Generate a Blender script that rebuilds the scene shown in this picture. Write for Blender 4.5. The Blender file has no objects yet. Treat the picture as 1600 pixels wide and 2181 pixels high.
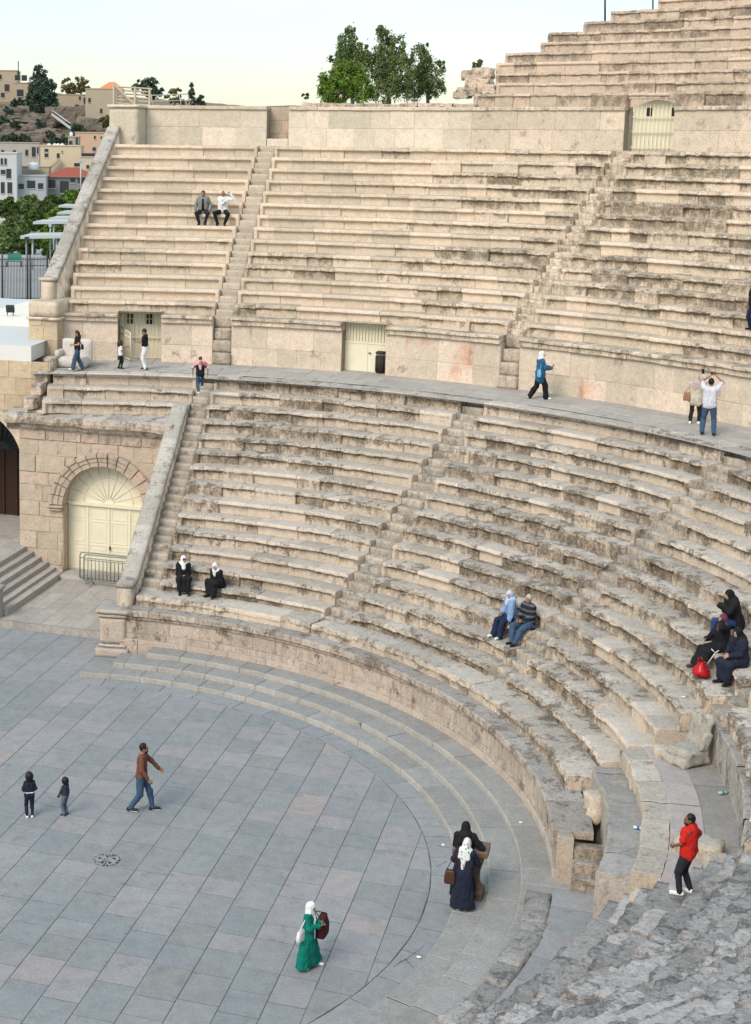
import bpy, bmesh, math, random
import numpy as np
from mathutils import Matrix, Vector
C_ = bpy.context.scene.collection
rng = np.random.default_rng(7)
random.seed(7)
rad = math.radians
# ------------------------------------------------------------------ camera
FPX = 3203.0; PXO = -406.73; PYO = -204.45; PW, PH = 1600.0, 2181.0
CAM = np.array([5.79903, -32.30015, 15.77474])
CR = np.array([0.99879198, 0.04736285, 0.01308943])
CU = np.array([-0.02126884, 0.17655931, 0.98406018])
CF = np.array([-0.04429684, 0.98314982, -0.17735337])
cam_data = bpy.data.cameras.new('camera')
cam = bpy.data.objects.new('camera', cam_data); C_.objects.link(cam)
m = Matrix.Identity(4)
for i in range(3):
    m[i][0] = CR[i]; m[i][1] = CU[i]; m[i][2] = -CF[i]; m[i][3] = CAM[i]
cam.matrix_world = m
cam_data.sensor_fit = 'HORIZONTAL'; cam_data.sensor_width = 36.0
cam_data.lens = FPX / PW * 36.0
cam_data.shift_x = -PXO / PW; cam_data.shift_y = PYO / PW
cam_data.clip_start = 0.5; cam_data.clip_end = 6000
bpy.context.scene.camera = cam
# ------------------------------------------------------------------ light
SUN_AZ, SUN_EL = 232.0, 44.0
sc = bpy.context.scene
w = bpy.data.worlds.new('World'); sc.world = w; w.use_nodes = True
nt = w.node_tree
bg = nt.nodes['Background']; sky = nt.nodes.new('ShaderNodeTexSky')
sky.sky_type = 'NISHITA'; sky.sun_disc = False
sky.sun_elevation = rad(SUN_EL); sky.sun_rotation = rad(90 - SUN_AZ)
sky.air_density = 1.0; sky.dust_density = 2.5; sky.ozone_density = 1.0; sky.altitude = 700
haze_mix = nt.nodes.new('ShaderNodeMix'); haze_mix.data_type = 'RGBA'; haze_mix.inputs[0].default_value = 0.65
tc = nt.nodes.new('ShaderNodeTexCoord'); sx = nt.nodes.new('ShaderNodeSeparateXYZ'); cr = nt.nodes.new('ShaderNodeValToRGB')   # thin bright evening overcast: creamy at the horizon, pale blue-green above
cr.color_ramp.elements[0].position = 0.0; cr.color_ramp.elements[0].color = (0.98, 0.95, 0.60, 1); cr.color_ramp.elements[1].position = 0.13; cr.color_ramp.elements[1].color = (0.76, 0.95, 1.0, 1)
e_ = cr.color_ramp.elements.new(0.06); e_.color = (0.93, 0.96, 0.86, 1)
sm_ = nt.nodes.new('ShaderNodeVectorMath'); sm_.operation = 'SCALE'; sm_.inputs['Scale'].default_value = 4.7
nt.links.new(tc.outputs['Generated'], sx.inputs[0]); nt.links.new(sx.outputs[2], cr.inputs[0]); cn = nt.nodes.new('ShaderNodeTexNoise'); cm = nt.nodes.new('ShaderNodeMapping'); cm.inputs['Scale'].default_value = (2.0, 2.0, 9.0); cn.inputs['Scale'].default_value = 1.6; cn.inputs['Detail'].default_value = 5
cv = nt.nodes.new('ShaderNodeMapRange'); cv.inputs[1].default_value = 0.3; cv.inputs[2].default_value = 0.7; cv.inputs[3].default_value = 4.25; cv.inputs[4].default_value = 5.0     # faint streaks of cloud
nt.links.new(tc.outputs['Generated'], cm.inputs[0]); nt.links.new(cm.outputs[0], cn.inputs['Vector']); nt.links.new(cn.outputs[0], cv.inputs[0]); nt.links.new(cv.outputs[0], sm_.inputs['Scale'])
nt.links.new(cr.outputs[0], sm_.inputs[0]); nt.links.new(sm_.outputs[0], haze_mix.inputs[7])
nt.links.new(sky.outputs[0], haze_mix.inputs[6]); nt.links.new(haze_mix.outputs[2], bg.inputs[0]); bg.inputs[1].default_value = 0.124
sl = bpy.data.lights.new('sun', 'SUN'); sl.energy = 1.5; sl.angle = rad(30); sl.color = (1.0, 0.895, 0.76)
sun = bpy.data.objects.new('sun', sl); C_.objects.link(sun)
sd = Vector((math.cos(rad(SUN_AZ)) * math.cos(rad(SUN_EL)), math.sin(rad(SUN_AZ)) * math.cos(rad(SUN_EL)), math.sin(rad(SUN_EL))))
sun.rotation_euler = sd.to_track_quat('Z', 'Y').to_euler(); sun.location = sd * 60
sc.view_settings.view_transform = 'Standard'; sc.view_settings.look = 'None'
sc.view_settings.exposure = 0.90; sc.view_settings.gamma = 1.0
# ------------------------------------------------------------------ picking points of the place
def ray(px, py):
    return CF + (px - PW / 2 - PXO) / FPX * CR - (py - PH / 2 - PYO) / FPX * CU
def at_z(px, py, z):
    d = ray(px, py); return CAM + d * ((z - CAM[2]) / d[2])
def at_depth(px, py, dep):
    return CAM + ray(px, py) * dep
def at_plane(px, py, p0, n):
    d = ray(px, py); n = np.array(n, float); return CAM + d * (((np.array(p0) - CAM) @ n) / (d @ n))
def at_cyl(px, py, R):
    d = ray(px, py); a = d[0]**2 + d[1]**2; b = 2 * (CAM[0]*d[0] + CAM[1]*d[1]); c = CAM[0]**2 + CAM[1]**2 - R*R
    return CAM + d * ((-b + math.sqrt(b*b - 4*a*c)) / (2*a))
def pol(R, deg, z):
    return np.array([R * math.cos(rad(deg)), R * math.sin(rad(deg)), z])
ES = np.array([math.cos(rad(75)), math.sin(rad(75)), 0.0])      # along the stage
EX = np.array([math.cos(rad(-15)), math.sin(rad(-15)), 0.0])    # away from the stage
def sxz(s, x, z):
    return ES * s + EX * x + np.array([0, 0, z])
# ------------------------------------------------------------------ numpy noise
def _h(ix, iy, iz):
    n = (ix * 374761393 + iy * 668265263 + iz * 2147483647 + 1013904223) & 0xFFFFFFFF
    n = ((n ^ (n >> 13)) * 1274126177) & 0xFFFFFFFF
    n = ((n ^ (n >> 16)) * 2246822519) & 0xFFFFFFFF
    return ((n ^ (n >> 15)) & 0xFFFF) / 32767.5 - 1.0
def vnoise(p):
    p = np.asarray(p, float); f = np.floor(p); i = f.astype(np.int64); t = p - f; t = t*t*(3-2*t)
    x, y, z = i[..., 0], i[..., 1], i[..., 2]; r = 0
    for dx in (0, 1):
        wx = t[..., 0] if dx else 1 - t[..., 0]
        for dy in (0, 1):
            wy = t[..., 1] if dy else 1 - t[..., 1]
            for dz in (0, 1):
                wz = t[..., 2] if dz else 1 - t[..., 2]
                r = r + wx*wy*wz*_h(x+dx, y+dy, z+dz)
    return r
def fbm(p, o=3):
    r = 0; a = 1.0; p = np.asarray(p, float)
    for k in range(o):
        r = r + a * vnoise(p + 17.3*k); p = p * 2.03; a *= 0.5
    return r
def fbm3(p, o=2):
    return np.stack([fbm(p, o), fbm(p + 41.7, o), fbm(p + 93.1, o)], -1)
# ------------------------------------------------------------------ objects
def link(o, parent=None):
    C_.objects.link(o)
    if parent is not None: o.parent = parent
    return o
def tag(o, label=None, cat=None, group=None, kind=None):
    if label: o['label'] = label
    if cat: o['category'] = cat
    if group: o['group'] = group
    if kind: o['kind'] = kind
    return o
def empty(name, loc, label, cat, group=None):
    o = bpy.data.objects.new(name, None); o.location = loc; o.empty_display_size = 0.3
    link(o); tag(o, label, cat, group)
    bpy.context.view_layer.update()
    return o
class MB:
    """collects faces of one mesh, with two float attributes"""
    def __init__(s):
        s.v = []; s.f = []; s.t = []; s.w = []; s.mi = []; s.n = 0; s.smooth = []
    def add(s, V, F, tint=0.5, wear=0.5, mi=0, smooth=False):
        V = np.asarray(V, float).reshape(-1, 3); k = len(V)
        s.v.append(V)
        s.t.append(np.broadcast_to(np.asarray(tint, float), (k,)).copy()); s.w.append(np.broadcast_to(np.asarray(wear, float), (k,)).copy())
        if isinstance(F, np.ndarray):
            s.f.append((F + s.n)); m_ = len(F)
        else:
            s.f.append([[i + s.n for i in f] for f in F]); m_ = len(F)
        s.mi.append(np.full(m_, mi)); s.smooth.append(np.full(m_, smooth)); s.n += k
    def box(s, c, size, rot=None, **kw):
        c = np.asarray(c, float); h = np.asarray(size, float) / 2
        V = np.array([[x, y, z] for x in (-1, 1) for y in (-1, 1) for z in (-1, 1)], float) * h
        if rot is not None: V = V @ np.asarray(rot).T
        s.add(V + c, np.array([[0,1,3,2],[4,6,7,5],[0,4,5,1],[2,3,7,6],[0,2,6,4],[1,5,7,3]]), **kw)
    def tube(s, pts, r, n=8, cap=True, **kw):
        P = np.asarray(pts, float); k = len(P); r = np.broadcast_to(np.asarray(r, float), (k,))
        T = np.gradient(P, axis=0); T /= np.linalg.norm(T, axis=1)[:, None] + 1e-9
        ref = np.array([0, 0, 1.0]) if abs(T[0][2]) < 0.9 else np.array([1.0, 0, 0])
        V = []
        for i in range(k):
            a = np.cross(T[i], ref); a /= np.linalg.norm(a) + 1e-9; b = np.cross(T[i], a)
            th = np.linspace(0, 2*np.pi, n, endpoint=False)
            V.append(P[i] + r[i] * (np.cos(th)[:, None]*a + np.sin(th)[:, None]*b))
        F = [[i*n+j, i*n+(j+1) % n, (i+1)*n+(j+1) % n, (i+1)*n+j] for i in range(k-1) for j in range(n)]
        if cap: F += [list(range(n))[::-1], [(k-1)*n+j for j in range(n)]]
        kw.setdefault('smooth', True)
        s.add(np.concatenate(V), F, **kw)
    def prism(s, poly, h0, h1, **kw):
        poly = np.asarray(poly, float); n = len(poly)
        V = np.concatenate([np.c_[poly, np.full(n, h0)], np.c_[poly, np.full(n, h1)]])
        F = [list(range(n))[::-1], [n+i for i in range(n)]] + [[i, (i+1) % n, n+(i+1) % n, n+i] for i in range(n)]
        s.add(V, F, **kw)
    def build(s, name, mats, parent=None, label=None, cat=None, group=None, kind=None, recalc=True, shade=None):
        me = bpy.data.meshes.new(name)
        V = np.concatenate(s.v); tot = []; idx = []
        for f in s.f:
            if isinstance(f, np.ndarray):
                tot.append(np.full(len(f), f.shape[1])); idx.append(f.ravel())
            else:
                tot.append(np.array([len(x) for x in f])); idx.append(np.concatenate([np.array(x) for x in f]))
        tot = np.concatenate(tot).astype(np.int32); idx = np.concatenate(idx).astype(np.int32)
        me.vertices.add(len(V)); me.vertices.foreach_set('co', V.astype(np.float32).ravel())
        me.loops.add(len(idx)); me.loops.foreach_set('vertex_index', idx)
        me.polygons.add(len(tot)); me.polygons.foreach_set('loop_start', np.concatenate([[0], np.cumsum(tot)[:-1]]).astype(np.int32))
        me.polygons.foreach_set('loop_total', tot)
        me.polygons.foreach_set('material_index', np.concatenate(s.mi).astype(np.int32))
        sm = np.concatenate(s.smooth) if shade is None else np.full(len(tot), shade)
        me.polygons.foreach_set('use_smooth', sm.astype(bool))
        a = me.attributes.new('tint', 'FLOAT', 'POINT'); a.data.foreach_set('value', np.concatenate(s.t).astype(np.float32))
        a = me.attributes.new('wear', 'FLOAT', 'POINT'); a.data.foreach_set('value', np.concatenate(s.w).astype(np.float32))
        me.update(calc_edges=True); me.validate()
        if recalc:
            bm = bmesh.new(); bm.from_mesh(me); bmesh.ops.recalc_face_normals(bm, faces=bm.faces); bm.to_mesh(me); bm.free()
        for mm in (mats if isinstance(mats, (list, tuple)) else [mats]): me.materials.append(mm)
        o = bpy.data.objects.new(name, me)
        link(o)
        if parent is not None:
            o.parent = parent; o.matrix_parent_inverse = parent.matrix_world.inverted()
        return tag(o, label, cat, group, kind)
# ------------------------------------------------------------------ materials
class NG:
    def __init__(s, name):
        s.m = bpy.data.materials.new(name); s.m.use_nodes = True; s.t = s.m.node_tree
        s.p = s.t.nodes['Principled BSDF']; s.p.inputs['Specular IOR Level'].default_value = 0.25
    def n(s, typ, ins={}, **attrs):
        nd = s.t.nodes.new(typ)
        for k, v in attrs.items(): setattr(nd, k, v)
        for k, v in ins.items():
            if isinstance(v, bpy.types.NodeSocket): s.t.links.new(v, nd.inputs[k])
            else: nd.inputs[k].default_value = v
        return nd
    def math(s, op, a, b=0.0, c=None, clamp=False):
        nd = s.t.nodes.new('ShaderNodeMath'); nd.operation = op; nd.use_clamp = clamp
        for i, v in enumerate((a, b) if c is None else (a, b, c)):
            if isinstance(v, bpy.types.NodeSocket): s.t.links.new(v, nd.inputs[i])
            else: nd.inputs[i].default_value = v
        return nd.outputs[0]
    def mix(s, f, a, b, typ='MIX'):
        nd = s.t.nodes.new('ShaderNodeMix'); nd.data_type = 'RGBA'; nd.blend_type = typ
        for k, v in ((0, f), (6, a), (7, b)):
            if isinstance(v, bpy.types.NodeSocket): s.t.links.new(v, nd.inputs[k])
            else: nd.inputs[k].default_value = (*v, 1) if isinstance(v, tuple) and len(v) == 3 else v
        return nd.outputs[2]
    def smooth(s, v, a, b):
        nd = s.n('ShaderNodeMapRange', {0: v, 1: a, 2: b, 3: 0.0, 4: 1.0}, interpolation_type='SMOOTHSTEP', clamp=True)
        return nd.outputs[0]
    def pos(s):
        return s.n('ShaderNodeNewGeometry').outputs['Position']
    def scaled(s, v, sc3):
        return s.n('ShaderNodeVectorMath', {0: v, 1: sc3}, operation='MULTIPLY').outputs[0]
    def noise(s, v, scale, detail=4, rough=0.55):
        return s.n('ShaderNodeTexNoise', {'Vector': v, 'Scale': scale, 'Detail': detail, 'Roughness': rough}).outputs[0]
    def attr(s, name):
        return s.n('ShaderNodeAttribute', attribute_name=name).outputs['Fac']
    def out(s, col, rough=0.85, bump=None, bstr=0.4, bdist=0.02):
        for k, v in (('Base Color', col), ('Roughness', rough)):
            if isinstance(v, bpy.types.NodeSocket): s.t.links.new(v, s.p.inputs[k])
            else: s.p.inputs[k].default_value = (*v, 1) if isinstance(v, tuple) else v
        if bump is not None:
            b = s.n('ShaderNodeBump', {'Height': bump, 'Strength': bstr, 'Distance': bdist})
            s.t.links.new(b.outputs[0], s.p.inputs['Normal'])
        return s.m
def stone(name, ca, cb, ctread, dark=(0.10, 0.085, 0.068), stain=0.55, red=0.0, bstr=0.5, tread_amt=0.8, grain=1.0, tv=0.34, slab=False):
    g = NG(name); P = g.pos()
    tint = g.attr('tint'); wear = g.attr('wear')
    nz = g.n('ShaderNodeSeparateXYZ', {0: g.n('ShaderNodeNewGeometry').outputs['True Normal']}).outputs[2]
    big = g.noise(P, 0.45, 3); mid = g.noise(P, 3.2, 6, 0.62); fine = g.noise(P, 17, 5, 0.7); gr = g.noise(P, 75, 3, 0.7)
    f = g.math('ADD', g.math('MULTIPLY', tint, 0.75), g.math('MULTIPLY_ADD', big, 0.9, -0.35), clamp=True)
    col = g.mix(f, ca, cb)
    if red > 0:
        rn = g.smooth(g.noise(g.scaled(P, (1.0, 1.0, 0.7)), 0.75, 3), 0.575, 0.70)
        col = g.mix(g.math('MULTIPLY', rn, red), col, (0.52, 0.24, 0.15))
    up = g.smooth(nz, 0.45, 0.9)
    col = g.mix(g.math('MULTIPLY', up, tread_amt), col, ctread)
    if slab:       # some slabs are pinkish, lilac or sandy
        col = g.mix(g.math('MULTIPLY', g.smooth(tint, 0.66, 0.78), 0.32), col, (0.285, 0.25, 0.265)); col = g.mix(g.math('MULTIPLY', g.smooth(tint, 0.95, 0.97), 0.28), col, (0.34, 0.265, 0.235))
        col = g.mix(g.math('MULTIPLY', g.smooth(tint, 0.10, 0.05), 0.30), col, (0.285, 0.275, 0.245))
        wornp = g.noise(P, 0.33, 5, 0.6); dirt = g.smooth(g.noise(P, 1.7, 7, 0.7), 0.52, 0.70)
        col = g.mix(g.math('MULTIPLY', dirt, 0.30), col, (0.15, 0.145, 0.145)); col = g.mix(g.math('MULTIPLY', g.smooth(wornp, 0.45, 0.62), 0.28), col, (0.30, 0.315, 0.33))
    # per block brightness, mottling, grain
    br = g.math('MULTIPLY_ADD', tint, tv, 0.97 - tv / 2)
    br = g.math('MULTIPLY', br, g.math('MULTIPLY_ADD', mid, 0.5, 0.76))
    br = g.math('MULTIPLY', br, g.math('MULTIPLY_ADD', fine, 0.95*grain, 1-0.47*grain))
    col = g.mix(1.0, col, g.n('ShaderNodeCombineXYZ', {0: br, 1: br, 2: br}).outputs[0], 'MULTIPLY')
    # lichen, water stains, pits; on seat rows wear also carries painted under-lip shade
    stA = g.noise(g.scaled(P, (1.0, 1.0, 0.7)), 2.3, 8, 0.72)
    th = g.math('MULTIPLY_ADD', g.math('MINIMUM', wear, 1.35), -0.15, 0.655)
    s1 = g.math('MULTIPLY', g.smooth(g.math('SUBTRACT', stA, th), 0.0, 0.09), g.math('MULTIPLY_ADD', g.smooth(fine, 0.35, 0.6), 0.75, 0.25))
    sp = g.noise(P, 11.0, 6, 0.75)
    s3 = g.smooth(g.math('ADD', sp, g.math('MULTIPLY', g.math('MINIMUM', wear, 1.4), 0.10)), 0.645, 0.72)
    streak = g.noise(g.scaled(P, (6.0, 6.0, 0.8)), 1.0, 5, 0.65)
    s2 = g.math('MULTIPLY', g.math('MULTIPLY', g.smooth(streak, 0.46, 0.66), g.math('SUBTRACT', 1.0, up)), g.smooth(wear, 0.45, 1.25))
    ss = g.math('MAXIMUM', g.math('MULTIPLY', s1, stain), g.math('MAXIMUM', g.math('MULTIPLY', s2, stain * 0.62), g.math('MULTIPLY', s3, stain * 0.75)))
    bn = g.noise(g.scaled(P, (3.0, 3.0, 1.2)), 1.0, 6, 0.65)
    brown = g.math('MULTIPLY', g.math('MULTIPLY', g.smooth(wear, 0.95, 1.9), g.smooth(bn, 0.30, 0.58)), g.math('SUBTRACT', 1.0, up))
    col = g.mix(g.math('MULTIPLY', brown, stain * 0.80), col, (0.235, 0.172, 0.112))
    col = g.mix(ss, col, dark)
    pits = g.smooth(gr, 0.57, 0.70)
    col = g.mix(g.math('MULTIPLY', pits, 0.40 * grain), col, dark)
    h = g.math('ADD', g.math('MULTIPLY', mid, 0.5), g.math('ADD', g.math('MULTIPLY', fine, 0.8), g.math('ADD', g.math('MULTIPLY', gr, 0.35), g.math('MULTIPLY', sp, 0.6))))
    return g.out(col, 0.92, h, min(1.0, bstr * 1.5), 0.04)
def plain(name, col, rough=0.6, metal=0.0, var=0.12, scale=8.0, bump=0.15):
    g = NG(name); P = g.n('ShaderNodeTexCoord').outputs['Object']
    nn = g.noise(P, scale, 4, 0.6)
    br = g.math('MULTIPLY_ADD', nn, 2*var, 1-var)
    c = g.mix(1.0, col, g.n('ShaderNodeCombineXYZ', {0: br, 1: br, 2: br}).outputs[0], 'MULTIPLY')
    g.p.inputs['Metallic'].default_value = metal
    return g.out(c, rough, nn, bump, 0.01)
M = {}
M['seat_low'] = stone('worn limestone', (0.65, 0.54, 0.42), (0.58, 0.47, 0.38), (0.405, 0.385, 0.36), stain=0.88, dark=(0.075, 0.060, 0.046))
M['seat_mid'] = stone('cream limestone', (0.71, 0.59, 0.45), (0.67, 0.53, 0.41), (0.43, 0.385, 0.335), stain=0.82, dark=(0.10, 0.08, 0.056))
M['seat_new'] = stone('fresh limestone', (0.70, 0.61, 0.48), (0.66, 0.55, 0.44), (0.52, 0.47, 0.40), stain=0.6, bstr=0.3)
M['stair'] = stone('trodden stair stone', (0.51, 0.43, 0.34), (0.46, 0.385, 0.315), (0.315, 0.298, 0.28), stain=0.8, dark=(0.085, 0.072, 0.058))
M['stair_mid'] = stone('trodden pale stair stone', (0.54, 0.455, 0.355), (0.50, 0.405, 0.325), (0.37, 0.34, 0.305), stain=0.75, dark=(0.10, 0.08, 0.06))
M['seat_near'] = stone('grey eroded limestone', (0.40, 0.385, 0.37), (0.42, 0.355, 0.345), (0.345, 0.345, 0.352), stain=0.85, bstr=1.0, grain=1.35, dark=(0.055, 0.058, 0.06), tv=0.5)
M['wall'] = stone('ashlar wall stone', (0.67, 0.565, 0.435), (0.61, 0.485, 0.385), (0.44, 0.40, 0.345), stain=0.6, bstr=0.3)
M['wall_red'] = stone('stained ashlar stone', (0.67, 0.57, 0.45), (0.62, 0.495, 0.40), (0.44, 0.40, 0.345), stain=0.65, red=0.6, bstr=0.3)
M['pinkwall'] = stone('pinkish ashlar', (0.59, 0.49, 0.375), (0.49, 0.365, 0.295), (0.42, 0.38, 0.33), stain=0.6, bstr=0.5)
M['yelwall'] = stone('yellowish ashlar', (0.60, 0.48, 0.33), (0.55, 0.42, 0.29), (0.42, 0.38, 0.33), stain=0.55, bstr=0.5)
M['podium'] = stone('podium stone', (0.56, 0.46, 0.365), (0.48, 0.385, 0.32), (0.285, 0.285, 0.285), stain=0.9, bstr=0.5, dark=(0.10, 0.072, 0.05))
M['streak'] = stone('streaked wall stone', (0.48, 0.44, 0.38), (0.40, 0.36, 0.32), (0.30, 0.295, 0.285), stain=0.9, dark=(0.10, 0.085, 0.07))
M['throne'] = stone('throne stone', (0.54, 0.50, 0.43), (0.46, 0.41, 0.35), (0.42, 0.405, 0.38), stain=0.7, bstr=0.8)
M['seat_low2'] = stone('bench stone', (0.48, 0.43, 0.365), (0.44, 0.38, 0.335), (0.265, 0.268, 0.272), stain=0.6)
M['couch'] = stone('couch stone', (0.62, 0.57, 0.52), (0.56, 0.50, 0.47), (0.52, 0.49, 0.45), stain=0.45)
M['pave'] = stone('paving slabs', (0.228, 0.252, 0.272), (0.262, 0.258, 0.272), (0.236, 0.256, 0.272), stain=0.4, bstr=0.25, tread_amt=0.30, grain=0.8, tv=0.16, slab=True)
M['pave_step'] = stone('step stone', (0.42, 0.385, 0.335), (0.38, 0.345, 0.31), (0.248, 0.258, 0.266), stain=0.4, bstr=0.3, tv=0.2)
M['pave_warm'] = stone('walkway slabs', (0.42, 0.385, 0.345), (0.38, 0.34, 0.315), (0.36, 0.34, 0.32), stain=0.4, bstr=0.3, tv=0.2)
M['pave_pink'] = stone('pinkish slabs', (0.36, 0.33, 0.325), (0.38, 0.31, 0.295), (0.345, 0.32, 0.32), stain=0.3, bstr=0.3, tv=0.25, red=0.35)
M['pave_dark'] = stone('dark slabs', (0.27, 0.255, 0.24), (0.25, 0.235, 0.225), (0.25, 0.242, 0.236), stain=0.5, bstr=0.3, tv=0.2)
M['joint'] = stone('joint earth', (0.095, 0.082, 0.072), (0.08, 0.07, 0.062), (0.088, 0.078, 0.07), stain=0.2)
# ------------------------------------------------------------------ stone builders
RL, TL, ZL, HL = 13.2826, 0.5869, 1.6963, 0.42
RM, TM, ZM, HM = 24.1096, 0.5878, 9.4624, 0.4509
ZG = 7.576            # walkway edge (row 14 of the lower tier)
ZW = 7.66             # walkway at the foot of the wall
ZT = 15.774           # top of the middle tier
def seat_row(mb, R, z, h, t, a0, a1, wear=0.5, under=0.135, lip=0.13, ends=(True, True), ds=0.06, new=None, off0=0.0, off1=0.0, blk=(0.7, 1.7), lump=1.0, seed=0, rough=1.0, dzs=1.0, back=1.1):
    """one curved row of seat blocks; a0<a1 degrees, off = straight offset from the aisle centre line in metres"""
    r_ = np.random.default_rng(seed)
    b0 = rad(a0) + math.asin(min(1, off0 / R)); b1 = rad(a1) - math.asin(min(1, off1 / R))
    L = (b1 - b0) * R
    if L < 0.15: return
    cuts = [0.0]
    while cuts[-1] < L - blk[0]:
        cuts.append(cuts[-1] + r_.uniform(*blk))
    if L - cuts[-1] < 0.35 and len(cuts) > 1: cuts.pop()
    cuts.append(L); cuts[-2] = min(cuts[-2], L - 0.3) if len(cuts) > 2 else cuts[-2]
    S = []; BS = []; T = []; Wv = []; G = []; U = []; DZ = []; DR = []
    for k in range(len(cuts) - 1):
        s0, s1 = cuts[k], cuts[k+1]; n = max(2, int((s1 - s0) / ds))
        ss = np.concatenate([[s0 + 0.004, s0 + 0.022], np.linspace(s0, s1, n + 1)[1:-1], [s1 - 0.022, s1 - 0.004]])
        mid = rad(a0) + (s0 + s1) / 2 / R
        wv = wear(math.degrees(mid)) if callable(wear) else wear
        wv *= 0.95 + 0.55 * float(fbm(np.array([[math.degrees(mid) * 0.09, R * 0.8, z * 0.3]]), 2)[0])
        wv = float(np.clip(wv + r_.uniform(-0.3, 0.3) * min(1, wv * 1.5), 0.02, 1.6))
        fresh = wv < 1.2 and r_.random() < 0.10
        if fresh: wv *= 0.15
        plainb = r_.random() < 0.22 * max(0, min(1, wv - 0.2))
        g = np.zeros(len(ss)); g[0] = g[-1] = 1.0
        e = np.ones(len(ss))
        S.append(ss); T.append(np.full(len(ss), 1.0 if fresh else r_.random())); Wv.append(np.full(len(ss), wv)); G.append(g); BS.append(np.full(len(ss), (r_.uniform(0.3, 1.0) if r_.random() < 0.6 else 0.12) * min(1.1, wv * 1.25)))
        uu = np.full(len(ss), under * (0.15 if plainb else r_.uniform(0.75, 1.15)))
        U.append(uu); DZ.append(np.full(len(ss), r_.normal() * 0.012 * wv * lump * dzs)); DR.append(np.full(len(ss), r_.normal() * 0.016 * wv * lump * dzs))
    S, T, Wv, G, U, DZ, DR, BS = map(np.concatenate, (S, T, Wv, G, U, DZ, DR, BS))
    endw = 0.16
    if ends[0]: U = np.where(S < endw, 0.004, U)
    if ends[1]: U = np.where(S > L - endw, 0.004, U)
    A = b0 + S / R
    # profile: q outward from the lip, y from row top
    prof_q = np.array([1, 1, 1, 1, 0.35, 0.0, 0.0, 0.0, 0.0, 0, 0, 0, 0, 0], float)
    q_abs = np.array([0, 0, 0, 0, 0, 0, 0.0, 0.008, 0.035, 0.10, 0.22, 0.36, 0.50, t + under + 0.06])
    yy = np.array([-h - 0.05, -h * 0.72, -h * 0.5, -lip - 0.03, -lip, -lip + 0.03, -lip * 0.5, -0.028, 0, 0.002, 0, -0.002, 0, 0])
    edge = np.array([0, 0, 0.1, 0.35, 0.9, 1, 1, 1, 1, 0.6, 0.2, 0.1, 0, 0])
    n, k = len(S), len(yy)
    q = U[:, None] * prof_q + q_abs
    y = np.broadcast_to(yy, (n, k)).copy()
    lipn = np.clip(fbm(np.stack([S * 1.9, np.full(n, R * 3.1), np.full(n, z)], -1), 3) * 0.5 + 0.42, 0, 1)
    chip = np.clip(fbm(np.stack([S * 5.2, np.full(n, R * 7.7), np.full(n, z * 3)], -1), 2) - 0.25, 0, 1)
    q += (Wv * (0.055 * lipn + 0.07 * chip) * lump)[:, None] * edge
    y -= (Wv * (0.02 * lipn + 0.045 * chip) * lump)[:, None] * (edge * (yy > -0.1))
    q += DR[:, None]; y += DZ[:, None] * (yy > -h * 0.9)
    q += G[:, None] * 0.020 * (np.arange(k) < 9); y -= G[:, None] * 0.016 * (np.arange(k) >= 7)
    rr = R + q
    X = np.stack([rr * np.cos(A)[:, None], rr * np.sin(A)[:, None], z + y], -1)
    amp = (0.006 + 0.016 * Wv * min(1.2, lump))[:, None, None] * np.where(np.arange(k) < k - 1, 1, 0.2)[None, :, None]
    X += fbm3(X * 4.1, 3) * amp
    if rough > 1: X += fbm3(X * 1.7, 3) * (0.045 * (rough - 1)) * np.where(np.arange(k) < k - 1, 1, 0.4)[None, :, None]
    chip2 = np.clip(fbm(X * 8.5, 2) - 0.15, 0, 1) * Wv[:, None] * edge * 0.06
    q2 = chip2[..., None] * np.stack([np.cos(A), np.sin(A), np.full(n, -0.8)], -1)[:, None, :]; X += q2
    idx = np.arange(n * k).reshape(n, k)
    F = np.stack([idx[:-1, :-1], idx[1:, :-1], idx[1:, 1:], idx[:-1, 1:]], -1).reshape(-1, 4)
    wear_shade = np.array([0.55, 0.75, 1.0, 1.6, 1.8, 1.15, 0.95, 1.2, 1.2, 0.95, 0.8, 0.75, 0.8 + 0.5 * (back > 1.2), back])  # stain weight along the profile, with recess shade painted in below the lip
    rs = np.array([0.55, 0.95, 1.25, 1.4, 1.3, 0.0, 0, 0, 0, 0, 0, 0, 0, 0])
    mb.add(X.reshape(-1, 3), F, (T[:, None] * np.where(np.arange(k) < 5, 0.62, 1.0)).ravel(), (np.clip(Wv, 0, 1.3)[:, None] * wear_shade + BS[:, None] * rs).ravel())
    for e in (0, -1):       # closed end
        V = X[e]; c = np.array([[V[-1, 0], V[-1, 1], z - h - 0.05]])
        mb.add(np.concatenate([V, c]), [list(range(k + 1)) if e else list(range(k + 1))[::-1]], T[e], min(1, Wv[e]))
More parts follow.
